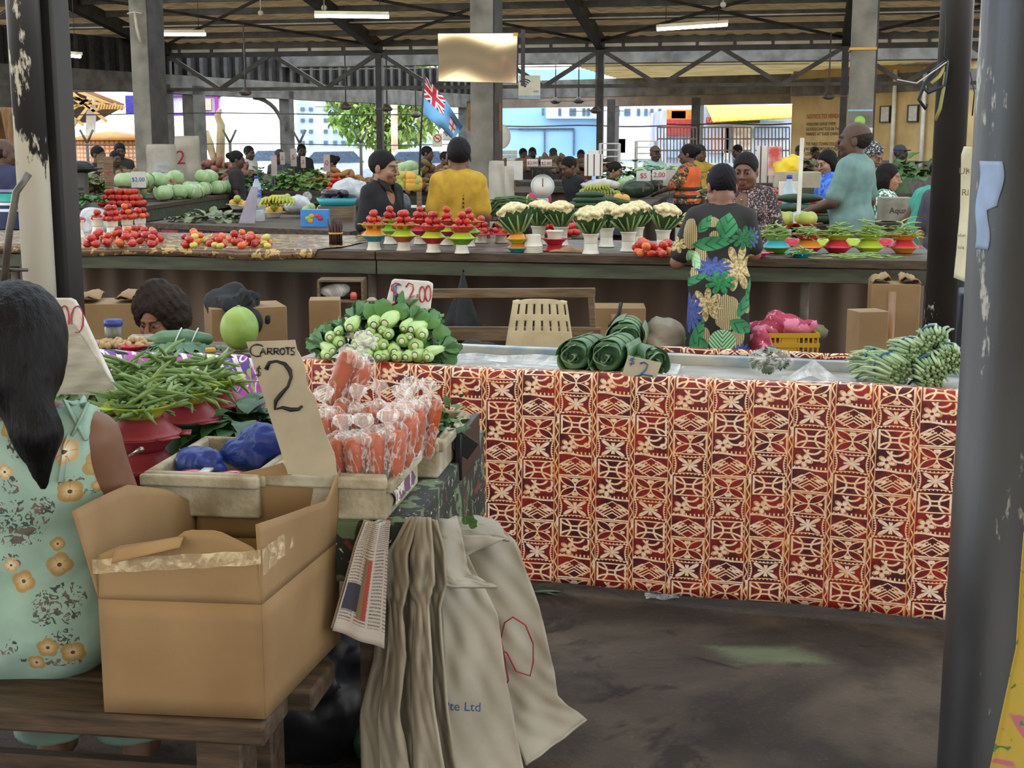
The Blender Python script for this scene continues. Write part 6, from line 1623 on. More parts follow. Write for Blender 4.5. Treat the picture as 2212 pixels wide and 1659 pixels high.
# -- seated woman in the foreground, back turned
FWM=FLORAL
fw,J=person('woman in mint floral sundress seated with her back turned, dark hair tied low',V((-1.07,2.92,0)),PI,H=1.66,sit=.465,skin='6f4f3c',g=1.12,hair=None,top=(FLORAL,0,.62,.118,1.0,'sun'),arms={'r':((-.235,-.04,1.06),(-.15,-.34,.95)),'l':((.25,-.05,1.08),(.2,-.3,1.0))},hpitch=.12,hyaw=.15,name_top='sundress',res=.013,hres=.0055,hsc=1.08)
T,hc,Rh,hs=J['T'],J['hc'],J['Rh'],J['hs']
f=lambda x,y,z:union([elli((0,.02,.03),(.098,.118,.105)),elli((0,.05,-.03),(.098,.10,.11)),caps((-.02,.10,-.08),(-.05,.115,-.17),.055,.045),caps((-.05,.115,-.17),(-.055,.10,-.27),.042,.014)],.03)(x,y,z)+.002*np.sin(x*190+3*np.sin(z*22))*np.sin(y*160)
hb_=lump(lambda x,y,z:np.maximum(f(x,y,z),-elli((0,-.14,-.03),(.075,.11,.11))(x,y,z)),(-.18,-.16,-.37),(.14,.2,.18),.007)
Q=(Rh@(np.array(hb_.v)*hs).T).T+hc; hb_.v=[tuple(q) for q in Q]; part('hair',hb_,M('hair_black','0b0a0c','060507',.5,sc=40,bump=.6,bsc=120,stretch=(1,1,.15),spec=.18),fw)
# shoulder straps tied in small bows
for sx in (-1,1):
    s0=J['TL']((sx*.135,.02,1.41)); mb=MB()
    mb.tube([V(J['TL']((sx*.125,-.1,1.33))),V(J['TL']((sx*.13,-.02,1.418))),V(s0),V(J['TL']((sx*.125,.10,1.34))),V(J['TL']((sx*.12,.125,1.27)))],.012,8,0,True,.45)
    for a,b in (((.03,.10,.015),(.0,.13,-.05)),((-.02,.09,.02),(.03,.125,-.06))):
        mb.tube([V(s0),V(s0)+V((sx*a[0],a[1]*.4,a[2])),V(s0)+V((sx*b[0],b[1]*.5,b[2]))],.008,6,0,True,.5)
    part('shoulder_strap',mb,FLORAL,fw)
# -- woman with the afro
P_('woman with big dark afro sitting low behind the purple table, looking down',342,636,6.15,-14,True,1.55,skin='7d543d',hair='afro',hairc='2a211c',hpitch=.26,hyaw=-.1,top=(cloth('24423c','1b322d'),.8,.8,.085),g=1.1,fat=1.08,jaw=1.15,res=.013,hres=.0055,hsc=1.02)
# -- woman in the leaf print dress
lw=person('woman in black leaf print dress leaning on the green counter, back turned',V((PY(1556,500,7.62).x,7.62,0)),rad(172),H=1.47,skin='7d5a48',g=1.04,lean=.10,hair='bun' if 0 else 'short',hairc='16141a',hpitch=.35,hyaw=.35,top=(LEAFP,.8,.18,.085,1.12),arms={'l':((.265,-.05,1.06),(.12,-.34,1.12)),'r':((-.215,-.05,1.12),(-.12,-.3,1.14))},name_top='dress',**NEAR)
# -- man in black
bm,J=P_('man in black collared shirt turned sideways behind the tomato towers',826,330,10.3,52,skin='8a6650',hair='short',hairc='1a1716',hyaw=.35,hpitch=.08,top=(cloth('1d1d20','141416'),1.0,.86,.075,1.0,'v'),beard=True,bottom=('trousers',cloth('202022')),**NEAR)
mb=MB()
for sx in (-1,1):
    mb.add([V(J['TL'](q)) for q in ((sx*.01,-.118,1.33),(sx*.075,-.095,1.36),(sx*.085,-.02,1.44),(sx*.06,-.03,1.46),(sx*.045,-.075,1.42))],[(0,1,2,3,4)])
part('collar',mb,cloth('1d1d20','141416'),bm,solid=.006)
# -- man in yellow
ym,J=P_('man in mustard yellow t-shirt seen from behind at the counter',990,302,10.35,172,skin='6b4a38',hair='short',hairc='1a1718',hyaw=.25,top=(cloth('b8922e','9c7a22'),.8,.86,.07),bottom=('trousers',cloth('2f3540')),name_top='t_shirt',**NEAR)
for i in range(6):
    mb=MB(); mb.box(V(J['TL']((-.055,.112,1.30-.03*i))),(.012,.006,.018)); part('back_print',mb,ink,ym,False)
# -- woman in the dark floral blouse
dw,J=P_('woman in dark floral V-neck blouse facing the woman in leaf print dress',1612,335,9.75,-22,skin='6a4838',g=1.22,fat=1.14,hair='pony',hairc='1a1614',hyaw=.0,hpitch=.12,top=(DARKFL,1.0,.80,.10,1.0,'v'),bust=1.1,bottom=('trousers',cloth('202022')),name_top='blouse',**NEAR)
mb=MB(); mb.ell(V(J['TL']((0,-.125,1.315))),.007); part('pendant',mb,M('gold','c9a24a',None,.25,.9),dw)
# -- man in the teal t-shirt
tm,J=P_('balding man in faded teal t-shirt turned away by the bean dishes',1850,268,10.9,-128,skin='4f372b',g=1.12,hair='bald',hairc='2a221e',hyaw=.3,hpitch=-.02,top=(cloth('6f8a83','5f7a74'),.78,.86,.07),bottom=('trousers',cloth('4c5a66')),arms={'l':((.24,-.06,1.08),(.22,-.33,.98))},name_top='t_shirt',**NEAR)
MID=dict(res=.018,hres=.0085)
# -- vendors and shoppers further back
ov,J=P_('woman in orange safety vest and floral shirt standing sideways by the long counter',1488,314,17,-122,skin='5b3f30',hair='bun',hairc='171412',hyaw=.25,top=(blobs('parrot_print','3a2b2a',[('b8482e',.5,.5),('4f7a3a',.8,.55),('d9a03a',1.1,.62)],20),.85,.9,.075),bottom=('trousers',cloth('1f1f22')),g=1.1,arms={'l':((.25,-.12,1.12),(.16,-.36,1.04))},**MID)
vest=M('vest_orange','e0662c','c9551f',.6,em=None)
fu=union(J['torso'],.03); TLv=J['TL']; zt=TLv((0,0,1.38))[2]; zb=TLv((0,0,.93))[2]
vm=sd_mesh(lambda x,y,z:np.maximum(np.maximum(fu(x,y,z)-.032,z-zt),np.maximum(zb-z,np.abs(x)-.165)),*[np.arange(-.26,.27,.018),np.arange(-.26,.27,.018),np.arange(zb-.05,zt+.06,.018)])
VS=part('safety_vest',vm,vest,ov)
for z in (1.0,1.10):
    mb=MB(); fz=TLv((0,0,z))[2]
    mb.lathe([(.2,fz-.02),(.205,fz),(.2,fz+.02)],24,(0,0,0),0,None,None,1.0,.86); part('dark_stripe',mb,cloth('3a3028'),VS)
P_('person in mustard top reaching an arm out behind the orange vest',1512,318,22,40,skin='5b3f30',hair='scarf',hairc=cloth('2a2422'),top=(cloth('b09038'),.9,.9,.08),arms={'l':((.30,-.2,1.25),(.28,-.5,1.30))},**MID)
P_('man in pale mint shirt and cap with folded arms near the far shops',1415,318,22.2,20,skin='4a3428',hair='cap',hairc=cloth('5a4a3a'),top=(cloth('a8c4b8'),.8,.9,.07),bottom=('trousers',cloth('2f3238')),arms={'l':((.24,-.06,1.12),(.0,-.2,1.25)),'r':((-.24,-.06,1.12),(.02,-.22,1.2))},**MID)
P_('woman with bobbed black hair and bright blue blouse behind the teal shirted man',1790,328,14.3,-70,skin='a07a62',hair='bob',hairc='15130f',hpitch=.35,top=(blobs('blue_batik','2f5fc0',[('5a8ae0',.6,.52),('1f3f8a',1.,.6)],30),.9,.86,.07),arms={'l':((.24,-.16,1.12),(.2,-.42,1.10))},**MID)
P_('woman in green and white floral blouse resting an elbow on the table',1918,354,12.95,62,True,1.6,skin='9a6e54',hair='bob',hairc='1a1512',hpitch=.1,hyaw=.2,top=(blobs('green_white_print','2f6b4c',[('dfe4d4',.7,.52)],30),.95,.8,.075),arms={'r':((-.22,-.2,1.1),(-.12,-.42,1.12)),'l':((.22,-.2,1.1),(.1,-.4,1.1))},g=1.1,**MID)
P_('woman in long turquoise dress bending away beside the slim pole',1990,338,11.1,118,skin='6b4a38',hair='bun',hairc='1a1512',lean=.45,top=(cloth('4aa08c','3c8a78'),.35,.3,.085,1.15),name_top='dress',**MID)
P_('person in charcoal t-shirt half hidden behind the slim pole, pale forearm down',2052,345,10.15,135,skin='a8806c',hair='short',hairc='4a3a2e',top=(cloth('4a4650','3d3a43'),.85,.86,.07),bottom=('trousers',cloth('23252a')),name_top='t_shirt',**MID)
P_('woman in patterned headscarf looking down by the concrete column',1887,316,15.4,35,skin='7d5a44',hair='scarf',hairc=blobs('scarf_print','232326',[('b8b8b0',1.,.55)],60),hpitch=.4,top=(cloth('8a8486'),.9,.86,.07),**MID)
P_('person in cap with green leaves on the shoulders by the cream wall',1945,316,20.3,50,skin='2f241e',hair='cap',hairc=cloth('3a3c48'),top=(cloth('3f5a34'),.8,.86,.07),**MID)
P_('man in navy and turquoise striped polo at the far left edge',5,303,12.2,150,skin='4f372b',hair='bald',hairc='2a221e',hyaw=-.5,top=(None or M('striped_polo','23284a',None,.8),.85,.86,.07),bottom=('trousers',cloth('2f3238')),g=1.15,**MID)
FAR=dict(res=.024,hres=.013)
crowd=[('woman with tied hair and brown top in front of the orange hut',210,318,19.2,75,'short','3a2f26','5a4436'),
('man in dark brown shirt beside the left concrete column, bending',248,328,20.3,40,'short','4a3a2a','4f3a2c'),
('person in dark top behind the bending man by the column',258,311,21.3,20,'bun','2a2622','4a3428'),
('woman in black patterned blouse among the leafy greens',510,328,18.5,100,'bun','2f2a2a','4f3a2c'),
('elderly person in white shirt near the bright opening',537,317,24,60,'short','c9c6bc','4a3428'),
('person in dark hat behind the row of price cards',603,325,23,10,'cap','3a3a3c','3f2e24'),
('man in black shirt far behind the price cards',651,313,25,20,'short','1f2022','3a2a20'),
('woman with bun beside the tall striped price card',716,336,22.8,-80,'bun','4a3f3a','6b4a38'),
('man in black shirt between the seated traders, facing right',922,318,23.2,80,'short','202126','5b4234'),
('person in brown shirt bowed next to the black shirted man',946,327,22.5,60,'short','6a4a36','5b4234'),
('woman in bright pink top bent behind the dial scale',1148,362,14.7,60,'bun','b83a5e','5b4030'),
('person with raised hand in front of the pale blue wall',1130,322,26.8,30,'short','3a3436','4a3428'),
('person in rose patterned top in front of the pale blue wall',1150,320,27.2,0,'short','8a3a4a','3f2e24'),
('lone person in cap in front of the white wall',1195,322,26.8,-10,'cap','4a3f3c','4a3428'),
('person in black leaning over the stall beside the striped bag',1252,335,17.5,-60,'short','1d1d20','5b4030'),
('woman with dark hair and black top lying over the cabbages',1328,350,20.8,70,'bun','1d1d22','8a6248'),
('man in grey blue shirt leaning by the shop fronts',1608,312,26.8,-70,'short','7a8ea0','5b4234'),
('person in brown near the notice lettering on the wall',1760,318,27.4,30,'short','5a4640','4f3a2c'),
('person in green under the notice lettering',1728,318,27,-20,'scarf','2c3a30','4a3428'),
('person in rust shirt near the post by the white wall',1255,325,27,0,'short','7a4436','4a3428')]
for (l,px,py,Y,deg,h,c,s) in crowd:
    b=py>334
    P_(l,px,py,Y,deg,skin=s,hair=h,hairc=(cloth('33302e') if h in('cap','scarf') else '1a1614'),top=(cloth(c),.8,.86,.075),bottom=('trousers',cloth('2b2d33')),seat=b,hpitch=.25 if b else .1,lean=.25 if 'bent' in l or 'lean' in l or 'bow' in l else 0,**FAR)
# ---------------------------------------------------------------- stalls further back
def stall(label,corners,z=.93,cloth_=None,side=corr):
    """corners: four (X,Y), front-left, front-right, back-right, back-left"""
    P=[V((x,y,0)) for x,y in corners]; o=sum(P,V((0,0,0)))/4; t=thing('market_stall',label,'market stall',o)
    L=[p-o for p in P]
    mb=MB(); mb.prism([p+V((0,0,z-.045)) for p in L],(0,0,.045)); part('table_top',mb,wooddk,t,False)
    for i in range(4):
        a,b=L[i],L[(i+1)%4]; e=(b-a).normalized(); n=V((e.y,-e.x,0))
        mb=MB(); mb.beam(a-n*.03+V((0,0,z-.11)),b-n*.03+V((0,0,z-.11)),.03,.12); part('fascia_board',mb,cloth_ or greenp,t,False)
        ln=(b-a).length; mb=MB(); k=max(4,int(ln*24))
        mb.grid(lambda s,q:a.lerp(b,.02+.96*s)-n*(.22+.02*math.sin(s*ln*24))+V((0,0,.02+(z-.1)*q)),k*3,1); part('corrugated_side',mb,side,t)
    return t
stall('long stall of cabbages and tomatoes running away at left',[(-5.4,13.1),(-4.08,13.1),(-3.74,18.8),(-4.9,18.75)])
stall('stall with black and rose patterned cloth behind brown plastic cover',[(-3.13,11.75),(-1.25,10.55),(-.8,12.2),(-2.9,13.6)],.93,TBCLOTH)
stall('far stall of greens and potatoes behind the cabbage stall',[(-3.65,19.6),(.35,19.0),(.55,21.5),(-3.6,22)])
stall('long stall of watermelons and cabbages receding at right of centre',[(.05,13.0),(1.05,12.7),(2.6,21.0),(1.75,21.2)],.93,blobs('navy_stripe','3a3c48',[('6a6f86',.4,.5),('24242e',1.,.6)],16),M('stall_brown','5d4a38','463628',.7,sc=3))
stall('stall of zucchini and tomatoes behind the teal shirted man',[(1.62,11.5),(3.0,11.25),(3.15,13.5),(1.9,13.7)])
stall('stall with black crate of long beans beside yellow shirted man',[(-.12,10.95),(.72,10.85),(.85,11.9),(-.05,12)],.86)
stall('far right stall of leaves before the cream wall',[(4.95,16.4),(7.2,15.9),(7.4,18.5),(5.1,18.9)])
stall('stall of roots left of the right concrete column',[(2.7,16.9),(4.0,16.6),(4.1,18.4),(2.8,18.8)])
stall('small table under the kraft carton behind the bean dishes',[(3.12,11.7),(3.75,11.6),(3.8,12.3),(3.17,12.4)])
stall('far stall of root crops before the pale blue wall',[(-.2,24),(6,23),(6.5,25),(0,26)])
stall('far left stall of vegetables behind the weighing scale',[(-8.5,16),(-6.7,15.6),(-6.6,18.5),(-8.2,19)])
ZT=.932
def clampR(p):
    y=min(p.y,20.6); return V((min(max(p.x,.17+.208*(y-13)),.95+.187*(y-12.7)),y,p.z))
def at(px,py,z=ZT): return PZ(px,py,z)
# cabbages
cbm=M('cabbage','b4c59c','9ab080',.45,sc=6); cbl=M('cabbage_leaf','a0b886','86a06a',.5,sc=8)
def cabbage(seed):
    mb=MB(); rr=random.Random(seed)
    mb.ell((0,0,.085),(.1,.1,.085),None,20,12,disp=lambda d:1+.02*math.sin(5*math.atan2(d.y,d.x)+seed))
    t=thing('cabbage','x','cabbage'); part('head',mb,cbm,t)
    for i in range(4):
        a=i*1.57+rr.uniform(-.3,.3); mb=MB()
        mb.grid(lambda s,q:V((.106*math.cos(a+(s-.5)*1.7)*math.sin(.5+q*2.0)*(1+.04*math.sin(s*12)*q),.106*math.sin(a+(s-.5)*1.7)*math.sin(.5+q*2.0)*(1+.04*math.sin(s*12)*q),.085-.09*math.cos(.5+q*2.0)+.0*q)),8,8); part('wrapper_leaf',mb,cbl,t,solid=.002)
    return t
CB=Stock(cabbage(1),cabbage(2))
for i in range(38):
    t_=R.random(); row=i%3; lev=(i//3)%2 if row==1 else (1 if row==2 and i%4==0 else 0)
    CB.put(V((-4.10+.30*t_-.2*row,15.75+2.8*t_,ZT+.005+.15*lev)),(R.uniform(-.5,.5),R.uniform(-.5,.5),R.uniform(0,6)),'pale green cabbage in the long heap under the white sacks at left','cabbages heaped at left',1.05)
for i,(px,py,zz) in enumerate(((1395,402,0),(1412,398,.0),(1425,400,.1),(1440,396,0),(1452,392,.02),(1378,395,.12),(1405,390,.14),(1432,388,.15),(1350,405,.0),(1462,394,0))):
    p=clampR(at(px,py+10)); p.z+=zz; CB.put(p,(R.uniform(-.3,.3),0,R.uniform(0,6)),'large pale cabbage in the heap along the receding right stall','cabbages on receding stall',1.2)
for (px,py,zz) in ((865,380,0),(880,376,0),(872,372,.14),(893,384,.0),(858,386,.1),(886,368,.12)):
    p=PY(px,py+8,18.9); CB.put(V((p.x,p.y,max(ZT,p.z))),0,'cabbage in the heap between the black and yellow shirted men','cabbages behind the two men',1.1)
# melons, cucumbers, bananas, fruit
def simple(name,mat,rx,ry,rz,cat,disp=None): 
    mb=MB(); mb.ell((0,0,rz),(rx,ry,rz),None,16,10,disp=disp); o=ob(name,mb.mesh(name,mat)); o['category']=cat; return Stock(o)
WM=simple('watermelon',M('watermelon','3a4a36','222f24',.35,sc=9,stretch=(1,3,3)),.2,.12,.12,'watermelon')
for (px,py) in ((1378,428),(1402,418)): p=clampR(at(px,py)); WM.put(p,R.uniform(-.4,.4),'dark green watermelon lying on the receding right stall','watermelons')
ML=simple('melon',M('pale_melon','b9c48e','9fae70',.45,sc=5),.095,.095,.095,'melon')
for (px,py) in ((1342,402),(1363,420),(1330,398)): p=clampR(at(px,py+6)); ML.put(p,0,'round pale melon beside the watermelons','pale melons')
CU_=simple('cucumber',M('cucumber','2f4a2c','213721',.4,sc=8),.14,.033,.033,'cucumber',lambda d:1)
for i,(px,py,z) in enumerate(((1262,432,0),(1285,431,0),(1268,428,.05),(1288,428,.05),(1275,424,.1),(1300,438,0),(1320,437,0),(1308,433,.05),(1328,432,.03))):
    p=PY(px,py,12.95); CU_.put(V((p.x,p.y,ZT+.06+z)),(0,0,R.uniform(-.15,.15)),'dark green cucumber stacked on coloured dishes by the bananas','cucumbers on dishes')
for (px,c) in ((1278,'pink'),(1282,'orange'),(1285,'lime'),(1320,'lime'),(1355,'red')):
    p=at(px,448); dish(c,V((p.x,12.95,ZT+.0+(.03 if c in('pink',) else 0))),'%s dish under the cucumbers on the receding stall'%CW[c],'dishes under cucumbers',False,.12,.03)
OR=simple('citrus_fruit',col('orange_fruit','d09a3c',.45,'b58a34',sc=4),.05,.05,.048,'citrus'); GC=simple('citrus_fruit',col('green_citrus','a3a548',.45,'8a9440',sc=4),.05,.05,.048,'citrus')
for (px,py,s) in ((1330,440,0),(1342,436,1),(1348,442,1),(1336,428,1),(1350,430,1)): p=PY(px,py,13.0); (OR if s else GC).put(V((p.x,p.y,max(ZT,p.z-.05))),0,'%s citrus fruit beside the cucumbers'%('orange' if s else 'green'),'citrus by cucumbers')
bn=M('banana','a9a548','7f8a34',.45,sc=7)
def bananas(label,p,n,grp,rot=0,mat=bn):
    t=thing('banana_hand',label,'bananas',p,rot,grp)
    for i in range(n):
        a=-.7+1.4*i/(n-1); mb=MB(); mb.tube([V((.02*math.sin(a),0,.05)),V((.07*math.sin(a),-.03,.07)),V((.11*math.sin(a),-.08,.06)),V((.13*math.sin(a),-.12,.03))],[.008,.016,.016,.006],7); part('banana',mb,mat,t)
for (px,py) in ((1268,414),(1288,412),(1308,413),(1322,418),(1278,406),(1298,404)): p=PY(px,py,14.6); bananas('green bananas on the stall below the pale crumpled paper',V((p.x,p.y,max(ZT,p.z-.05))),6,'bananas on right stall')
for (px,py) in ((585,432),(600,428),(615,432),(628,436),(575,440)): p=PY(px,py+8,12.3); bananas('bunch of yellow and green bananas behind the water bottle',V((p.x,p.y,max(ZT,p.z-.02))),6,'bananas on the left stall',R.uniform(-.5,.5),col('ripe_banana','b8a83c',.45,'8f9a34',sc=7))
# carton and papers over the bananas
crumple('paper_sheet','pale crumpled paper over the bananas on the right stall','paper',PY(1295,398,15.2)+V((0,0,-.06)),(.2,.12,.06),M('newsprint_pale','c9c2b4','a8a196',.8,sc=12),5,.02,12,.3)
# tomatoes behind
NT_=[sum(1 for o in bpy.data.objects if o.name.startswith('tomato'))]
RT_=MB(); tmesh=tomato_mesh(TR)
def far_tom(p,r,label,group,w):
    if NT_[0]<298: place_tom(p,r,label,group,w); NT_[0]+=1
    else: RT_.add([V(v)*r+p for v in tmesh.v],tmesh.f)
def far_pile(x0,x1,ytop,ybot,Y,n,r,label,group,zt,w=(5,3,1,2,0),sh=(.34,.27,.2,.12,.07)):
    for lev in range(len(sh)):
        m=int(n*sh[lev]); f=1-.17*lev
        for i in range(m):
            u=(i+.5)/m-.5+R.uniform(-.02,.02); px=(x0+x1)/2+u*(x1-x0)*f; X0=PY(px,ybot,Y+.05*lev+.06*(i%3)); far_tom(V((X0.x,X0.y,zt+r*.8+lev*r*1.35)),r,label,group,w)
far_pile(1170,1248,418,460,11.0,48,.033,'orange red tomato in the stepped heap right of the long beans','tomatoes stepped heap',.87,(4,2,0,5,0))
far_pile(1030,1058,442,470,10.8,14,.034,'tomato heaped on the pale blue dish behind the yellow shirt','tomatoes on blue dish',1.0,(4,2,0,5,0))
p=PY(1043,478,10.8); dish('white',V((p.x,p.y,.93)),'pale dish of tomatoes right of the yellow shirted man',None,False,.1,.06); mb=MB(); mb.box((p.x,10.8,.465),(.3,.25,.93)); solo('carton_stand',mb,cardg,'carton under the pale dish of tomatoes','carton',smooth=False)
far_pile(1642,1698,405,440,11.8,22,.04,'bright tomato in the pyramid behind the dark floral blouse','tomatoes in the pyramid',.94,(4,1,0,6,0))
far_pile(1735,1775,395,440,12.4,8,.04,'tomato in the low heap near the water bottle','tomatoes near bottle',.94)
far_pile(217,312,400,440,14.7,48,.044,'red tomato in the heap between the herb tray and the cabbages','tomatoes before cabbages',ZT,(5,3,1,1,0),(.45,.35,.2))
far_pile(1148,1170,415,425,11.4,6,.035,'tomato peeping behind the long beans','tomatoes behind beans',.9)
far_pile(705,745,375,392,19.3,14,.045,'tomato on the far stall beside the striped price card','tomatoes on far stall',ZT)
solo('tomatoes',RT_,TR,'many small red tomatoes heaped on the left stalls','tomatoes',kind='stuff')
# crate with long beans
p=PY(1110,492,10.9); t=thing('black_crate','black plastic crate with long green beans on top','crate',V((p.x,10.95,.865)),rz)
mb=MB(); mb.box((0,0,.09),(.30,.25,.18)); part('body',mb,black,t,False,bev=.01)
mb=MB(); mb.box((0,-.128,.15),(.3,.006,.03)); part('rim',mb,steelg,t,False)
lb=M('long_bean','4f6b38','3a5229',.5,sc=12)
for i in range(70):
    mb=MB(); a=R.uniform(-.5,.5); x0=R.uniform(-.06,.06); y0=R.uniform(-.1,.1); h=R.uniform(.19,.30)
    L=R.uniform(.2,.28)
    mb.tube([V((x0-L,y0+a*.2,h-.09-.05*R.random())),V((x0-L*.5,y0+a*.1,h+.01)),V((x0,y0,h+.02)),V((x0+L*.5,y0-a*.1,h)),V((x0+L*.85,y0-a*.2,h-.05))],[.004,.006,.006,.006,.004],5)
    o=solo('long_bean',mb,lb,'dark green long bean draped over the black crate','bean',t.location,rz,'long beans on the crate')
mb=MB(); mb.tube([V((.12,.05*math.cos(a)-.02,.27+.06*math.sin(a))) for a in np.linspace(0,6.28,16)],.006,5); solo('bean_tie',mb,COLS['lime'],'bright green tie round the long beans','tie',t.location,rz)
# dial scale
p=PY(1172,402,11.6); t=thing('dial_scale','white round dial weighing scale behind the long beans','scale',V((p.x,11.6,.865)))
h=p.z-.865
mb=MB(); mb.lathe([(0,-.04),(.095,-.04),(.1,-.03),(.1,.03),(.095,.04),(0,.04)],32,(0,0,h),0,rotm(PI/2,0,0)); part('dial_case',mb,M('pale_blue_grey','aeb8ba','98a4a8',.4),t)
mb=MB(); mb.lathe([(0,0),(.082,0),(.082,.003),(0,.003)],32,(0,-.041,h),0,rotm(PI/2,0,0)); part('dial_face',mb,white,t)
mb=MB(); mb.box((.0,-.046,h+.03),(.006,.003,.07)); part('needle',mb,ink,t)
mb=MB(); mb.box((0,0,h/2-.05),(.1,.09,h-.1)); part('pillar',mb,M('pale_blue_grey',''),t,False,bev=.01)
mb=MB(); mb.lathe([(.02,h+.1),(.02,h+.13),(.12,h+.15),(.13,h+.165),(0,h+.16)],24); part('pan',mb,steelg,t)
mb=MB(); mb.box((0,0,.015),(.2,.16,.03)); part('base',mb,steelg,t,False,bev=.006)
# leafy heaps, roots
spin2=M('salad_green','6a8a3c','4c6e2e',.5,sc=12); rootm=M('root_brown','8a6c48','6a5034',.8,sc=12); dal=M('dalo_brown','7d654c','5c4936',.8,sc=9)
def far_leaf(name,label,px,py,Y,rx,rz_,n,L,w,mat,z=None):
    p=PY(px,py,Y); zz=max(ZT,p.z-rz_) if z is None else z
    mb=MB()
    for i in range(n):
        a=R.uniform(0,6.28); q=math.sqrt(R.random()); mb.leaf((rx*q*math.cos(a),rx*.6*q*math.sin(a),rz_*(1-q*q)*R.random()+.02),(math.cos(a),math.sin(a)-.4,R.uniform(-.1,1)),(0,0,1),L*R.uniform(.7,1.2),w,.4,.2,4,0,.15)
    return solo(name,mb,mat,label,'greens',V((p.x,Y,zz)),kind='stuff')
far_leaf('lettuce_heap','bright green lettuce heap behind the price cards',655,378,20,.55,.35,150,.14,.06,spin2)
far_leaf('leafy_greens','dark greens heap right of the standing white sacks',465,375,19.5,.6,.3,130,.16,.05,spin)
far_leaf('leafy_greens','dark greens behind the row of price cards',570,368,20.4,.6,.3,130,.16,.05,spin)
far_leaf('leafy_greens','pale leaves spread on the rose cloth stall',455,474,11.9,.32,.05,70,.12,.035,M('sage_green','7a8560','626d4b',.6,sc=10),ZT)
far_leaf('leafy_greens','herb bunch in the pink tray at far left',195,425,13.6,.15,.07,70,.08,.03,M('herb_bright','4d7a36','3a6128',.5,sc=10))
far_leaf('leafy_greens','leafy heap on the stall left of the right concrete column',1770,350,17.4,.22,.25,70,.2,.06,spin)
far_leaf('leafy_greens','dark greens near the mint shirted man',1430,365,18,.5,.12,90,.15,.05,spin)
far_leaf('leafy_greens','big leaves on the far right stall by the cream wall',1960,345,18,.8,.25,110,.2,.07,M('leaf_mid','4f7038','3b5829',.5,sc=8))
far_leaf('leafy_greens','yellow green heap behind the cream white rack',1372,352,21,.5,.25,80,.16,.05,spin2)
far_leaf('leafy_greens','pale greens behind the black pan scale',150,375,16.4,.5,.2,90,.2,.06,spin2)
def far_lump(name,label,cat,px,py,Y,r,mat,seed,k=14,z=None,h=.03):
    p=PY(px,py,Y); return crumple(name,label,cat,V((p.x,Y,max(ZT,p.z-r[2]) if z is None else z)),r,mat,seed,h,k,.28)
def roots(name,label,px,py,Y,rx,h,n,r,mat,cat='root crop'):
    p=PY(px,py,Y); mb=MB(); zz=max(ZT,p.z-h)
    for i in range(n):
        a=R.uniform(0,6.28); q=math.sqrt(R.random()); mb.ell((rx*q*math.cos(a),rx*.5*q*math.sin(a),r*.6+h*(1-q*q)*R.random()),(r*1.7,r*.8,r*.7),rotm(R.uniform(0,1),R.uniform(-1,1),R.uniform(0,6)),6,4)
    return solo(name,mb,mat,label,cat,V((p.x,Y,zz)),kind='stuff')
roots('ginger_heap','heap of knobbly brown roots left of the yellow shirted man',935,378,19.2,.75,.4,180,.06,rootm)
roots('root_heap','heap of brown roots above the cabbages in mid stall',880,355,20,.6,.3,120,.06,rootm)
roots('potato_heap','heap of reddish potatoes behind the white sacks',470,352,21,.8,.3,160,.07,M('red_potato','8a5a48','6e4436',.8,sc=8))
roots('root_heap','heap of orange brown roots by the striped price card',725,372,20.6,.5,.2,100,.06,M('turmeric','a0703c','80562c',.8,sc=8))
roots('root_heap','earthy roots on the stall behind the black scale',265,375,17,.7,.2,120,.06,rootm)
roots('root_heap','pile of taro corms far behind the pan scale',1200,345,24.4,1.2,.2,120,.08,dal)
roots('root_heap','brown roots heaped left of the right concrete column',1770,352,17.6,.35,.12,60,.06,dal)
# oranges and cauliflower on the pale dish
for i in range(16):
    px=862+8*(i%6)+R.uniform(-3,3); py=412-9*(i//6); p=PY(px,py,14.2); (OR if i%2 else GC).put(V((p.x,14.2+.04*(i%3),max(ZT,p.z))),0,'yellow or green citrus in the heap between the two men','citrus between two men',1.2)
p=PY(905,430,14.1); dish('white',V((p.x-.1,14.1,ZT)),'wide pale tray under the citrus heap','tray' and None,False,.3,.03)
crumple('paint_tin','dark tin behind the black shirted man\'s shoulder','tin',PY(870,430,11.6)+V((0,0,-.14)),(.07,.07,.1),M('tin_dark','4a5055','33383c',.4),4,.015,5,.05)
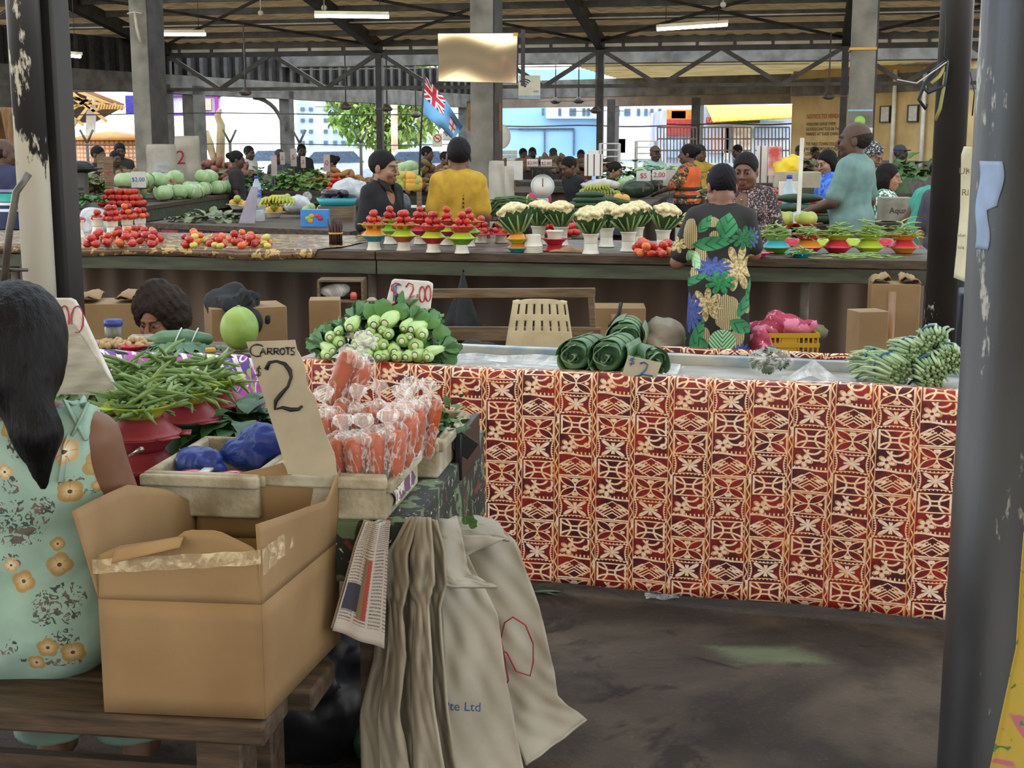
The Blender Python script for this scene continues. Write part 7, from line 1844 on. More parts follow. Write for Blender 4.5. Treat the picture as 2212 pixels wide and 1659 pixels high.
# fruit bowls, sign plank, bottle and jars on the rose cloth stall
for i,(px,py) in enumerate(((512,452),(540,455),(600,452),(592,470),(620,448))):
    p=at(px,py); dish('white',p,'white bowl of yellow fruit on rose cloth stall','white fruit bowls',False,.09,.05)
    for k in range(5): (OR if k%3==0 else GC).put(p+V((.045*math.cos(k*1.26),.045*math.sin(k*1.26),.03 if k<4 else .075)),0,'yellow green fruit in a white bowl on rose cloth stall','fruit in white bowls',.75)
GU=simple('guava',col('pale_green_fruit','a3b077',.5,'8a9a60',sc=5),.045,.045,.045,'fruit')
for i in range(26): 
    p=at(655+85*R.random(),468+10*R.random()); GU.put(p+V((0,0,.05*(i%3==0))),0,'pale green round fruit in the row beside the nut bag','pale fruit by nut bag',.9)
def bottle(p,label,h=.3,r=.037,cap='2b3f9c',lab='3f62b0',lettering=True):
    t=thing('water_bottle',label,'bottle',p)
    mb=MB(); mb.lathe([(0,0),(r*.9,0),(r,.01),(r,h*.3),(r*.94,h*.33),(r,h*.36),(r,h*.62),(r*.9,h*.72),(r*.45,h*.88),(r*.4,h*.93)],20); bb=part('bottle_body',mb,M('clear_water','c3d2da','a9bcc6',.1,sc=6,alpha=.55),t)
    mb=MB(); mb.lathe([(r*1.02,h*.36),(r*1.03,h*.37),(r*1.03,h*.58),(r*1.02,h*.59)],20); part('label_band',mb,col('bottle_label'+lab,lab,.4),bb)
    mb=MB(); mb.lathe([(r*.46,h*.92),(r*.46,h),(0,h)],14); part('cap',mb,col('cap'+cap,cap,.4),bb); return t
p=at(556,452); t=bottle(p,'clear water bottle with blue label beside the leaning plank',.34,.045); text('Aqua',.035,white,t,(0,-.048,.165),(PI/2,0,0))
p=at(560,478); t=thing('glass_jar','empty upside down glass jar below the water bottle','jar',p); mb=MB(); mb.lathe([(.0,.1),(.045,.1),(.05,.09),(.05,.01),(.045,0)],20); part('jar_body',mb,M('clear_glass','c8d0d2','b4bcc0',.08,sc=6,alpha=.4),t)
mb=MB(); mb.prism([PY(x,y,11.5)-PY(535,480,11.5) for x,y in ((515,482),(542,404),(557,404),(550,482))],(0,.02,0)); solo('leaning_plank',mb,M('lilac_board','a39ba6','8a838e',.6,sc=6),'greyish plank price board leaning beside the water bottle','board',PY(535,480,11.5),0,smooth=False)
p=at(660,466); t=thing('nut_bag','clear bag of shelled nuts on rose cloth stall','bag of nuts',p)
mb=MB()
for i in range(120): a=R.uniform(0,6.28);q=R.random()**.5; mb.ell((.06*q*math.cos(a),.05*q*math.sin(a),.01+.1*R.random()),(.012,.009,.009),None,6,4)
o=part('nuts',mb,M('nut_tan','b98a5e','9c6c44',.6,sc=20),t); o['kind']='stuff'
part('bag',lump(lambda x,y,z:union([elli((0,0,.06),(.075,.06,.07)),caps((0,0,.13),(.02,0,.18),.03,.045)],.03)(x,y,z)+.006*wav(x,y,z,2,50),(-.12,-.1,-.03),(.12,.1,.26),.008),plastic,t)
far_lump('plastic_bag','white plastic bags lumped left of the black shirted man','plastic bag',760,415,13,(.2,.15,.13),M('milky_bag','c4c4c4','9a9a9c',.3,sc=10,bump=.5,alpha=.95),3)
far_lump('plastic_bag','translucent white bag behind the blue carton','plastic bag',640,440,12.6,(.13,.1,.09),M('milky_bag',''),5)
far_lump('plastic_bag','white plastic bag behind the left tomato pots','plastic bag',205,470,10.6,(.16,.1,.14),M('milky_bag',''),6,14,.85)
# blue carton, teal basket of eggplants
p=at(737,466,.93); t=thing('printed_carton','bright blue carton with fruit pictures on rose cloth stall','carton',V((p.x,11.2,.93)),.0)
mb=MB(); mb.box((0,0,.07),(.22,.14,.14)); part('body',mb,col('carton_blue','3f86c8',.5,'3577b8'),t,False,bev=.003)
for k,(x,z,c) in enumerate(((-.05,.07,'lime'),(-.02,.09,'yellow'),(.05,.07,'red'),(.03,.09,'pink'),(-.03,.05,'yellow'))):
    mb=MB(); mb.ell((x,-.071,z),(.024,.003,.018),None,10,6); part('fruit_print',mb,COLS[c],t)
p=PY(728,440,12.0); t=thing('plastic_basket','teal plastic basket of dark eggplants left of the black shirt','basket',V((p.x,12.0,p.z-.02)))
mb=MB(); mb.lathe([(0,0),(.11,0),(.14,.07),(.145,.07),(.115,.0),(0,.01)],28,(0,0,0),0,None,None,1.25,.8); part('basket_body',mb,COLS['teal'],t)
mb=MB(); mb.box((p.x,12.0,(p.z+.91)/2),(.24,.2,max(.02,p.z-.93))); 
EG=simple('eggplant',col('eggplant','2c2230',.25,'1f1824'),.07,.035,.035,'eggplant')
for k in range(10): a=k*2.4; q=.1*math.sqrt(k/10); EG.put(V((p.x+q*1.2*math.cos(a),12.0+q*.7*math.sin(a),p.z+.015+.04*(k%2))),(0,0,R.uniform(0,3)),'shiny dark eggplant in the teal basket','eggplants in teal basket')
mb=MB(); mb.box((0,0,0),(.3,.24,max(.03,p.z-.02-.93))); solo('wooden_block',mb,wood,'block under the teal basket','block',V((p.x,12.0,(p.z-.02+.93)/2)),smooth=False)
# zucchini, mangoes, dishes by the teal man
ZU=simple('zucchini',M('zucchini','33452c','25341f',.4,sc=8),.2,.04,.04,'zucchini')
for i,(px,py) in enumerate(((1700,452),(1725,456),(1755,452),(1785,450),(1715,446),(1745,447),(1775,443),(1690,458),(1735,440))):
    p=PY(px,py,11.5); ZU.put(V((p.x,11.55+.05*(i%3),ZT+.085*(i//4))),(0,0,R.uniform(-.2,.2)),'long dark zucchini stacked before the teal shirted man','zucchini stack')
MG=simple('mango',col('mango','a3a850',.45,'8a9a44',sc=4),.062,.05,.05,'mango')
for (px,c,n,lab) in ((1688,'brownorange',4,'amber dish of mangoes beside the floral blouse'),(1735,'red',4,'red dish of mangoes on a white carton by the teal man'),(1492,'orange',2,'small orange dish of mangoes left of the leaf print woman')):
    p=PY(px,487,9.75 if px>1500 else 9.9); z=p.z-.02; dish(c,V((p.x,p.y,z)),lab,None,False,.11,.035)
    for k in range(n): MG.put(V((p.x+.05*math.cos(k*1.6),p.y+.04*math.sin(k*1.6),z+.02)),(0,0,R.uniform(0,3)),'mango on the '+lab,'mangoes, '+lab[:18])
    mb=MB(); mb.box((0,0,z/2),(.2,.18,z-.002)); solo('white_carton',mb,M('white_carton','b8b6b4','9a9896',.6),'pale carton supporting the '+lab,'carton',V((p.x,p.y,0)),smooth=False)
# white post with clip and small cup
p=PY(1722,480,9.7); t=thing('white_post','upright white plastic strip with blue price tag by the mangoes','post',V((p.x,9.72,p.z)))
a=PY(1724,480,9.72)-t.location; b=PY(1733,298,9.72)-t.location; mb=MB(); mb.beam(a,b,.028,.012); part('strip',mb,white,t,False)
mb=MB(); mb.box(a+V((0,-.01,.03)),(.08,.02,.07)); part('price_tag',mb,M('tag_blue','8fb4d0','d8dde0',.5,sc=30),t,False)
p=PY(1750,440,10.9); t=bottle(V((p.x,11.75,.935)),'water bottle with pale blue label between zucchini and teal shirt',.40,.055,'3a46b0','7fb8dc')
p=PY(1735,430,12.2); mb=MB(); mb.lathe([(0,0),(.06,0),(.055,.18),(.05,.2),(0,.2)],18); solo('black_flask',mb,black,'black flask behind the pale blue bottle','flask',V((p.x,12.2,ZT)))
# cartons, yellow bag, tins on the back right stall
def carton(px,py,Y,w,h,d,mat,label,z=ZT,txt=None):
    p=PY(px,py,Y); t=thing('carton',label,'carton',V((p.x,Y,max(z,p.z) if z else p.z)),-.1)
    mb=MB(); mb.box((0,0,h/2),(w,d,h)); part('body',mb,mat,t,False,bev=.004)
    if txt: text(txt,h*.35,ink,t,(0,-d/2-.002,h*.45),(PI/2,0,0))
    return t
carton(1720,405,13.2,.42,.15,.3,cardg,'grey carton below the yellow bag on the back stall')
carton(1932,476,12.0,.26,.2,.3,M('kraft_print','8f8a78','787364',.7),'kraft carton with water drop print before the green floral blouse',.75,'Aqua')
carton(1705,425,12.9,.2,.14,.03,white,'white lined paper pad behind the tomato pyramid')
far_lump('yellow_bag','bright yellow plastic bag beside the red tin','plastic bag',1700,365,13.3,(.14,.11,.15),col('bag_yellow','d8b820',.35,'b89a18',sc=6),4,18)
t=carton(1672,380,13.3,.12,.28,.12,M('red_tin','b84a40','d8d0c8',.5,sc=6),'red and white tin left of the yellow bag')
def stripebag():
    m,p,o=newmat('striped_bag'); x,y,z=sep(coord()); lk(mixc(xlt(xmod(x*14.,1.),.22),C('cbc6bc'),C('5a4a48')).v,p.inputs['Base Color']); return m
SB=stripebag()
carton(1655,395,13.6,.2,.36,.1,SB,'white bag with dark vertical stripes behind the tomato pyramid')
carton(1282,380,15.4,.2,.24,.12,SB,'striped white bag standing among the bananas')
carton(1280,352,15.6,.14,.14,.02,white,'white card clipped on the striped bag among bananas')
carton(1728,440,13.5,.0+.3,.02,.2,COLS['red'],'red tray beyond the yellow bag',1.2)
far_leaf('cauliflower_leaves','cauliflower heap behind the dark floral blouse',1570,405,13.6,.22,.12,40,.12,.04,M('pale_leaf','a9bb98','8aa37a',.5,sc=8))
for (px,py) in ((1558,392),(1578,388),(1568,382),(1590,394)): p=PY(px,py,13.4); CF.put(V((p.x,13.4,ZT+.02)),(-.6,0,R.uniform(0,6)),'cauliflower heaped behind the dark floral blouse','cauliflowers on back stall',1.1)
# standing white sacks and price cards
def standsack(px,pyb,pyt,w,Y,label,mat=rice,z=ZT):
    a=PY(px,pyb,Y); b=PY(px,pyt,Y); t=thing('white_sack',label,'sack',V((a.x,Y,z))); H=b.z-z
    mb=MB(); mb.grid(lambda s,q:V(((s-.5)*w*(1-.22*q+.04*math.sin(q*9))*1.0,-.10*(1-q)**.5*math.sin(PI*s)-.01*math.sin(s*9+q*7),q*H)),14,14); part('front',mb,mat,t,solid=.02)
    mb=MB(); mb.grid(lambda s,q:V(((s-.5)*w*(1-.22*q),.06*(1-q)**.5*math.sin(PI*s),q*H)),8,8); part('back',mb,mat,t,solid=.01)
    return t,H
t,H=standsack(352,408,312,.46,18.2,'white sack standing behind the cabbages, blue printed')
for k in range(3):
    mb=MB(); mb.box((-.02+.03*k,-.125,H*(.35+.12*k)),(.2,.004,.02)); part('faded_print',mb,col('faded_blue','8fa0b4',.8),t,False)
t,H=standsack(408,400,294,.39,18.5,'taller white sack with red 2 to the right of blue printed one')
text('2',.26,redink,t,(-.06,-.135,H*.62),(PI/2,0,0))
standsack(1073,442,348,.16,13.2,'bundle of white sacks hanging beside the concrete column'); standsack(1092,425,360,.18,13.6,'grey white sack right beside the sack bundle')
def pcard(px,py,Y,w,h,txt,label,mat=None,tm=redink,rot=0,lean_=0):
    p=PY(px,py,Y); t=thing('price_card',label,'price card',p,(0,lean_,rot))
    mb=MB(); mb.box((0,0,0),(w,.012,h)); cd=part('card',mb,mat or M('card_white','c9c4ba','b0aaa0',.8,sc=5),t,False)
    if txt: text(txt,min(h*.7,w*1.1/max(1,len(txt)*.55)),tm,cd,(0,-.009,0),(PI/2,0,0))
    mb=MB(); mb.box((0,.008,-h/2-.06),(.012,.008,.14)); part('stick',mb,wood,t,False)
pcard(299,388,14.3,.15,.165,'$2.00','white card with blue $2.00 standing over the tomatoes',None,blueink)
pcard(360,388,17.9,.07,.17,'5','tilted narrow card with 5 in front of white sacks',None,redink,0,-.35)
pcard(412,382,18.8,.14,.16,'2.00','card with 2.00 at the foot of the taller white sack')
for i,(px,py,Y,w,h,d,l) in enumerate(((592,358,19.4,.08,.28,'','tall blank card left in the row before the lettuce'),(610,342,20.2,.07,.18,'2','small pink card with 2 above the tall blank one'),(634,340,20.4,.09,.26,'5','pale card with red 5 near the bright opening'),(655,350,20.3,.07,.17,'2','slim tilted card right in the row before the lettuce'),(706,352,19.6,.09,.24,'0','striped card with 0 near the bun haired woman'),(235,372,15.2,.10,.34,'2','tall brown board with 2 over the left tomatoes'),(218,352,16,.09,.2,'','curled white cup card behind the brown board'))):
    pcard(px,py,Y,w,h,d,l,wood if 'brown' in l else M('card_pink','b8a69c','a0908a',.8,sc=5))
for (px,py,Y,tx,l) in ((1150,352,21,'$2.00','left pink card on the far stall under the blue wall'),(1180,353,21,'$2.00','right pink card on the far stall under the blue wall'),(1390,380,16.5,'$5','reddish card left above the receding cabbages'),(1424,378,16.8,'2.00','reddish card right above the receding cabbages'),(1447,384,17.5,'','tall pale card at the end of the cabbages'),(1112,368,14.6,'','pale card left of the pink topped woman')):
    pcard(px,py,Y,.17,.12 if tx else .2,tx,l)
# black pan scale at left
p=PY(165,372,14.2); t=thing('pan_scale','black pan scale with domed pan on the left stall','scale',V((p.x,14.2,ZT)))
h=p.z-ZT; mb=MB(); mb.lathe([(0,h),(.26,h+.03),(.27,h+.045),(.2,h+.02),(0,h+.02)],28); part('pan',mb,steel,t)
mb=MB(); mb.ell((.04,0,h+.05),(.15,.12,.07)); part('weight_dome',mb,black,t)
mb=MB(); mb.box((0,0,h/2),(.2,.16,h)); part('body',mb,steelg,t,False,bev=.01)
for k in range(4):
    mb=MB(); mb.box((0,-.085,.06+.05*k),(.18,.02,.02)); part('rib',mb,black,t,False)
# carrots and pink tray at left
p=at(205,428); mb=MB(); t=thing('pink_tray','pink plastic basket tray of herbs on the left stall','tray',V((p.x,13.6,ZT)))
mb=MB(); mb.box((0,0,.05),(.34,.24,.1)); part('tray_body',mb,col('tray_pink','c8665c',.5,'b0564e'),t,False,bev=.01)
mb=MB(); mb.box((.0,0,.04),(.62,.22,.08)); solo('red_cloth',mb,M('dull_red','a04a44','7f3a36',.8),'reddish cloth bundle behind the brown board','cloth',V((p.x-.25,14.6,ZT)),bev=.02)
cm=MB(); cm.tube([(0,0,0),(.02,0,.08),(.03,0,.17)],[.004,.02,.026],8); o=ob('carrot',cm.mesh('carrot',M('carrot',''))); o['category']='carrot'; CRS=Stock(o)
for i in range(16): p=at(140+R.random()*45,440+R.random()*10); CRS.put(p+V((0,0,.03+.05*(i%3))),(R.uniform(1.0,1.7),R.uniform(-.4,.4),R.uniform(-.6,.6)),'loose carrot in the heap beside the pink tray','carrots by pink tray',1.3)
for i,(px,c) in enumerate(((8,'lime'),(25,'green'),(15,'red'))): p=at(px,452+8*(i%2)); dish(c,p,'%s dish on the stall at the far left edge'%CW[c],None,False,.16,.05)
far_lump('red_cushion','red bags behind the pan scale','bag',130,392,15.5,(.25,.15,.12),COLS['dred'],3)
# racks, white bins in the background
def rack(px,pyt,pyb,Y,w,label):
    a,b=PY(px,pyb,Y),PY(px,pyt,Y); t=thing('wire_rack',label,'rack',V((a.x,Y,0))); 
    for x in (-w/2,w/2):
        for y in (0,.3):
            mb=MB(); mb.box((x,y,b.z/2),(.03,.03,b.z)); part('upright',mb,white,t,False)
    for z in np.linspace(a.z,b.z,4):
        mb=MB(); mb.box((0,.15,z),(w,.3,.02)); part('shelf',mb,white,t,False)
rack(1318,310,352,24,.33,'white wire rack beside the steel post before the shop'); rack(1397,305,345,25,.36,'second white rack before the barred shop front')
for i in range(3):
    for j in range(7):
        p=PY(1080+15*i,346,24.9); p.z=.97+.078*j; mb=MB(); mb.box((0,0,.0),(.125,.2,.07)); solo('white_tub',mb,white,'white plastic tub stacked by the concrete column','tub',p,0,'stacked white tubs',bev=.01)
mb=MB(); mb.ell((0,0,0),(.17,.1,.22)); solo('white_bag',mb,white,'rounded white bag hanging above the stacked tubs','bag',PY(1083,295,25))
mb=MB(); mb.lathe([(.05,-.25),(.09,-.2),(.07,-.1),(.1,0),(.06,.1),(.08,.2),(.02,.3)],12); solo('clay_jar',mb,M('terracotta','8f6a58','75533f',.7),'brown clay jar hanging left of the round white bag','jar',PY(1072,298,25))
# ---------------------------------------------------------------- fixtures under the roof
def tube_light(x0,y0,x1,y1,Y0,Y1,label):
    a,b=PY(x0,y0,Y0),PY(x1,y1,Y1); t=thing('tube_light',label,'ceiling light',(a+b)/2); o=(a+b)/2
    mb=MB(); mb.beam(a-o+V((0,.0,.045)),b-o+V((0,0,.045)),.10,.05); part('housing',mb,M('fixture_cream','c9bd9a','b0a484',.5,sc=4),t,False)
    mb=MB(); mb.tube([a-o,b-o],.028,12); part('tube',mb,M('lit_tube','f4ffff',None,.3,em=('f2fffb',16.)),t)
    for p in (a.lerp(b,.12),a.lerp(b,.88)):
        mb=MB(); mb.tube([p-o+V((0,0,.06)),V((p.x-o.x,p.y-o.y,RZ(AB(p)[1])-p.z+0*o.z)) if 0 else p-o+V((0,0,max(.1,RZ(AB(p)[1])-p.z)))],.006,5); part('hanger',mb,steel,t)
tube_light(680,34,840,36,21.7,21.7,'lit fluorescent tube left of the hanging screen')
tube_light(322,74,444,74,24,24,'lit fluorescent tube right of left concrete column')
tube_light(100,115,172,122,25,23,'lit fluorescent tube beyond the black column')
tube_light(1420,63,1570,53,22,22.4,'lit fluorescent tube right of the hanging screen')
for i,(px,py,Y) in enumerate(((113,37,24),(563,28,25),(1562,10,23),(700,17,24.5))):
    p=PY(px,py,Y); mb=MB(); mb.ell((0,0,0),.05); mb.tube([(0,0,0),(0,0,RZ(AB(p)[1])-p.z)],.008,5); solo('bulb_socket',mb,white,('bare bulb socket above the black column','bare bulb socket left of the first post','bare bulb socket over the right tube light','bare bulb socket near the left tube light')[i],'bulb socket',p)
# hanging screen on the centre column
a,b,c,d=PY(945,72,16.9),PY(1119,71,16.75),PY(1117,180,16.8),PY(946,176,16.95)
o=(a+b+c+d)/4; t=thing('television','wall screen on the concrete column reflecting the roof','television',o)
n=(b-a).cross(d-a).normalized(); n=n if n.y>0 else -n
mb=MB(); mb.prism([q-o for q in (a,d,c,b)],n*.07); part('case',mb,black,t,False,bev=.006)
m,p_,_o=newmat('screen_reflection'); p_.inputs['Base Color'].default_value=(.66,.54,.34,1); p_.inputs['Metallic'].default_value=.85; p_.inputs['Roughness'].default_value=.12  # golden base colour stands in for the mirrored roof
x,y,z=sep(coord()); bumpto(p_,xsin(z*9.+xsin(x*6.)*.6),.15,.03)
mb=MB(); mb.prism([((q-o)*.985)-n*.004 for q in (a,d,c,b)],n*.003); scr=part('screen',mb,m,t,False)
mb=MB(); mb.box(b-o+V((-.03,-.02,-.02)),(.06,.01,.04)); part('yellow_sticker',mb,COLS['yellow'],scr,False)
mb=MB(); mb.box(n*.18,(.3,.3,.3)); part('bracket',mb,steel,t,False)
mb=MB(); mb.box((b+c)/2-o+n*.1+V((.05,0,0)),(.05,.06,.66)); part('side_frame',mb,steel,t,False)
# wifi signs, no smoking sign
def sign(px0,py0,px1,py1,Y,label,kind):
    a,b=PY(px0,py0,Y),PY(px1,py1,Y); o=(a+b)/2; w,h=b.x-a.x,a.z-b.z; t=thing('sign_board',label,'sign',o)
    mb=MB(); mb.box((0,0,0),(w,.02,h)); part('panel',mb,M('sign_panel','d4d0bc','c2bda4',.6,sc=3),t,False)
    if kind=='wifi':
        for r in (.32,.22,.12):
            mb=MB(); mb.tube([V((w*(-.2+r*math.cos(q)),-.013,h*.02+w*r*math.sin(q))) for q in np.linspace(.75,2.4,10)],w*.03,6); part('wifi_arc',mb,M('navy','243a68'),t)
        mb=MB(); mb.ell((-.2*w,-.013,h*.04),w*.05); part('wifi_dot',mb,M('navy',''),t)
        text('WiFi',h*.12,M('navy',''),t,(w*.3,-.012,-h*.2),(PI/2,0,0)); mb=MB(); mb.box((0,-.011,-h*.42),(w,.004,h*.1)); part('strip',mb,M('strip_blue','8fa8c0'),t,False)
    else:
        mb=MB(); mb.tube([V((w*.35*math.cos(q),-.013,h*.14+w*.35*math.sin(q))) for q in np.linspace(0,2*PI,24)],w*.04,6); mb.tube([V((-w*.24,-.013,h*.14+w*.24)),V((w*.24,-.013,h*.14-w*.24))],w*.04,6); part('prohibition_ring',mb,M('sign_red','b8342c'),t)
        mb=MB(); mb.box((0,-.012,h*.14),(w*.4,.004,w*.07)); part('cigarette',mb,ink,t,False)
sign(1120,163,1167,213,24.5,'wifi sign board hung right of the screen','wifi'); sign(956,283,986,304,24,'small wifi sign behind the flag','wifi'); sign(934,288,956,318,24,'no smoking sign below the flag','no')
# flag
t=thing('flag','light blue flag with crossed canton and shield on a thin pole','flag',PY(905,372,14.3))
o=PY(905,372,14.3)
L0=[(917,162),(914,205),(914,248)]; top=[(917,162),(940,190),(962,214),(980,243),(1000,273)]; bot=[(914,248),(932,262),(955,278),(972,296),(980,303)]
def fl(s,q):
    f=s*4; i=min(int(f),3); u=f-i; a=np.array(top[i])*(1-u)+np.array(top[i+1])*u; b=np.array(bot[i])*(1-u)+np.array(bot[i+1])*u; p=a*(1-q)+b*q
    return PY(p[0],p[1],14.3+.12*math.sin(s*7+q*2)+.05*math.sin(q*6))-o
def flagm():
    m,p,_=newmat('flag_print'); u,v,_z=sep(coord('UV')); c=C('6aa0c8')
    cu,cv=u/.5,v/.55; inside=xlt(cu,1.)*xlt(cv,1.)
    k=C('27356a'); d1=xabs(cu-cv); d2=xabs(cu+cv-1.)
    dd=xmin(d1,d2); ck=mixc(xlt(dd,.17),k,C('e8e4e0')); ck=mixc(xlt(dd,.07),ck,C('c0303a'))
    cr=xmin(xabs(cu-.5)*1.3,xabs(cv-.5)); ck=mixc(xlt(cr,.2),ck,C('e8e4e0')); ck=mixc(xlt(cr,.12),ck,C('c0303a'))
    c=mixc(inside,c,ck)
    sh=xmax(xabs(u-.78)/.1,xabs(v-.5)/.24); cs=mixc(xmax(xlt(xabs(v-.56),.04),xlt(xabs(u-.78),.018)),C('d8d4cc'),C('b82f36')); cs=mixc(xlt(v,.34),cs,C('b82f36'))
    c=mixc(xlt(sh,1.),c,cs); lk(c.v,p.inputs['Base Color']); p.inputs['Roughness'].default_value=.8; p.inputs['Transmission Weight'].default_value=0.; return m
mb=MB(); mb.grid(fl,24,12,0,lambda s,q:(s,q)); part('cloth',mb,flagm(),t,solid=.003)
mb=MB(); mb.tube([PY(905,372,14.3)-o+V((0,0,-.1)),PY(911,250,14.3)-o,PY(917,160,14.3)-o],.012,6); part('flagpole',mb,steel,t)
mb=MB(); mb.box((0,0,0),(.05,.05,1.25)); part('pole_foot',mb,wood,t,False,loc=(0,0,-.65))
# ceiling fans
for i,(px,py,Y) in enumerate(((747,228,26),(836,232,27),(898,246,30),(1200,216,30),(1250,215,29),(1287,236,27),(1790,205,25),(530,196,24))):
    p=PY(px,py,Y); t=thing('ceiling_fan',('ceiling fan with rod left of the tall post','ceiling fan just right of the post','ceiling fan near the flag','ceiling fan below the wifi sign','ceiling fan over the blue building','small fan by the white building','ceiling fan before the cream wall','ceiling fan before the bright opening')[i],'ceiling fan',p)
    mb=MB(); mb.lathe([(.0,.06),(.03,.05),(.10,-.01),(.11,-.05),(.06,-.08),(0,-.085)],16); part('motor',mb,M('fan_brown','5a5048','443c36',.5),t)
    mb=MB(); mb.tube([(0,0,.05),(0,0,1.1)],.014,6); part('rod',mb,steelg,t)
    for k in range(3):
        a=k*2.09+i; mb=MB(); mb.box((0,.35,-.03),(.11,.5,.008)); part('blade',mb,M('fan_blade','857a6c','6d6256',.5),t,False,rot=(0,0,a))
# stickers on the right concrete column
q=PB(1856,262,17.4); t=thing('column_poster','poster strip with green round logo on the right concrete column','poster',q-V((0,.03,0)),-YAW)
mb=MB(); mb.box((0,0,.13),(.29,.006,.02)); part('blue_edge',mb,col('edge_blue','7fb0c0'),t,False)
mb=MB(); mb.lathe([(0,0),(.065,0),(.065,.004),(0,.004)],24,(0,-.004,0),0,rotm(PI/2,0,0)); part('green_logo',mb,col('logo_green','8fc050'),t)
mb=MB(); mb.box((.02,0,-.12),(.27,.006,.085)); part('cream_strip',mb,M('sign_panel',''),t,False); text('vota',.08,ink,t,(.05,-.006,-.12),(PI/2,0,0))
mb=MB(); mb.box((0,0,0),(.32,.51,.03),rotm(0,0,-YAW)); solo('yellow_strap',mb,COLS['yellow'],'yellow strap tied round the right concrete column','strap',PB(1863,108,17.74),smooth=False)
q=PB(292,30,17.45); mb=MB(); mb.tube([(-.1,-.02,.0),(0,-.03,.02),(.09,-.02,.0)],.012,6); mb.tube([(0,-.03,.02),(.02,-.03,-.2),(.06,-.03,-.38)],[.015,.018,.02],6); solo('tied_rag',mb,M('rag','b5aa98'),'pale rag knotted round the left concrete column','rag',q)
for i,(px0,px1) in enumerate(((1010,1021),(1066,1083))):
    a=PY((px0+px1)/2,253,18.2); mb=MB(); mb.box((0,0,0),((px1-px0)*18.2/2949,.02,.36)); solo('plywood_board',mb,M('plywood','9a7a50','85673f',.7),('plywood panel left behind the centre column','plywood panel right behind the centre column')[i],'board',a,smooth=False)
# ---------------------------------------------------------------- outside
gr=M('pavement','b5b0a6','9c978c',.9,sc=.5)
mb=MB(); mb.poly([(-120,44,-.02),(120,44,-.02),(120,160,-.02),(-120,160,-.02)]); struct('ground_outside',mb,gr)
mb=MB(); mb.poly([(-120,20,-.03),(-16,20,-.03),(-16,44,-.03),(-120,44,-.03)]); struct('ground_outside',mb,gr)
def blk(name,x0,y0,x1,y1,Y,mat,label,cat='building',d=6.,wins=(),wm=None,zb=None,wname='window'):
    a,b=PY(x0,y0,Y),PY(x1,y1,Y); z0=0 if zb is None else b.z; o=V(((a.x+b.x)/2,Y,z0)); t=thing(name,label,cat,o); w=b.x-a.x; h=a.z-z0
    mb=MB(); mb.box((0,d/2,h/2),(w,d,h)); part('wall' if cat=='building' else 'body',mb,mat,t,False)
    for (u0,v0,u1,v1,*r) in wins:
        p,q=PY(u0,v0,Y)-o,PY(u1,v1,Y)-o; mb=MB(); mb.box(((p.x+q.x)/2,-.06,(p.z+q.z)/2),(q.x-p.x,.14,p.z-q.z)); part(r[1] if len(r)>1 else wname,mb,r[0] if r else wm,t,False)
    return t
bl=M('blue_wall','9cc4e4','86b2d8',.7,sc=.4); pw=M('pale_wall','dfe6ee','c9d4e0',.7,sc=.4); wg=M('window_dark','5a6c80','46566a',.3)
t=blk('blue_building',1060,150,1300,345,62,bl,'pale blue building across the street right of centre column','building',10,[(1175,280,1178,335,wg,'gate_post'),(1120,278,1240,281,wg,'gate_rail'),(1238,280,1241,335,wg,'gate_post'),(1085,277,1240,279,wg,'wall_line')])
t=blk('white_building',1296,150,1540,345,60,pw,'white building with small dark windows beyond the posts','building',10,[(x,235,x+6,250) for x in (1325,1332,1349,1355,1376,1392,1405,1422)]+[(1500,236,1508,246),(1296,290,1440,345,M('lower_pale','e4e6e8','d0d6dc',.7)),(1335,300,1350,330,M('faint_window','b8c6d2','a8b8c6',.5))],wg)
t=blk('white_building',1180,225,1300,256,61.5,pw,'upper white storey with paired windows over the blue wall','building',.4,[(x,234,x+6,250) for x in (1170,1206,1230,1238,1258,1268)],wg,1)
ya=M('awning_yellow','e8c23c','d2a92c',.6,sc=1,stretch=(6,1,1)); rs=M('shop_red','c23a34','a82e2a',.6); orr=M('shop_orange','dd8a3c','c47430',.6)
t=blk('corner_shop',1440,237,1510,345,52,M('shop_front','c3b5b0','7f8fae',.6,sc=1.2),'orange and red shop front left of the yellow awning','building',6,[(1440,237,1510,258,orr,'orange_fascia'),(1440,258,1510,292,rs,'red_banner'),(1450,240,1480,256,M('sign_panel',''),'sign_panel'),(1440,300,1475,340,M('shop_blue','7f9cc8','b8c4d8',.6,sc=2),'display'),(1480,298,1508,340,M('shop_display','d8b4a8','8fa8c8',.6,sc=2.5),'display')])
t=blk('awning_shop',1512,228,1712,345,50,M('shop_white','c9ced6','9fb2cc',.6,sc=1.0),'shop with yellow awning and small red signboard','building',6,[(1525,254,1562,268,rs,'red_sign'),(1562,250,1640,266,M('sign_dark','3a3844','2a2832',.6),'dark_sign'),(1640,250,1695,262,M('sign_blue','8fa8d8','c8d4ec',.6,sc=3),'blue_sign'),(1530,276,1575,330,M('shop_display2','d8a8a0','a8b8d8',.6,sc=3),'display'),(1582,272,1620,330,M('shop_display3','e4dcd4','b89c8c',.6,sc=3),'display'),(1630,278,1700,300,M('shop_blue',''),'display'),(1565,276,1572,345,white,'white_pillar')])
for lbl,x,y,s in (('TASTY',1543,261,.2),('TASTY T',1670,249,.16)):
    p=PY(x,y,49.9)-t.location; text(lbl,s,white if lbl=='TASTY' else M('navy',''),t,(p.x,-.15,p.z),(PI/2,0,0))
a,b=PY(1520,232,48.5),PY(1712,266,48.5)
p0,p1=PY(1540,263,47.5)-t.location,PY(1712,254,47.5)-t.location; q0,q1=PY(1525,228,50)-t.location,PY(1712,228,50)-t.location
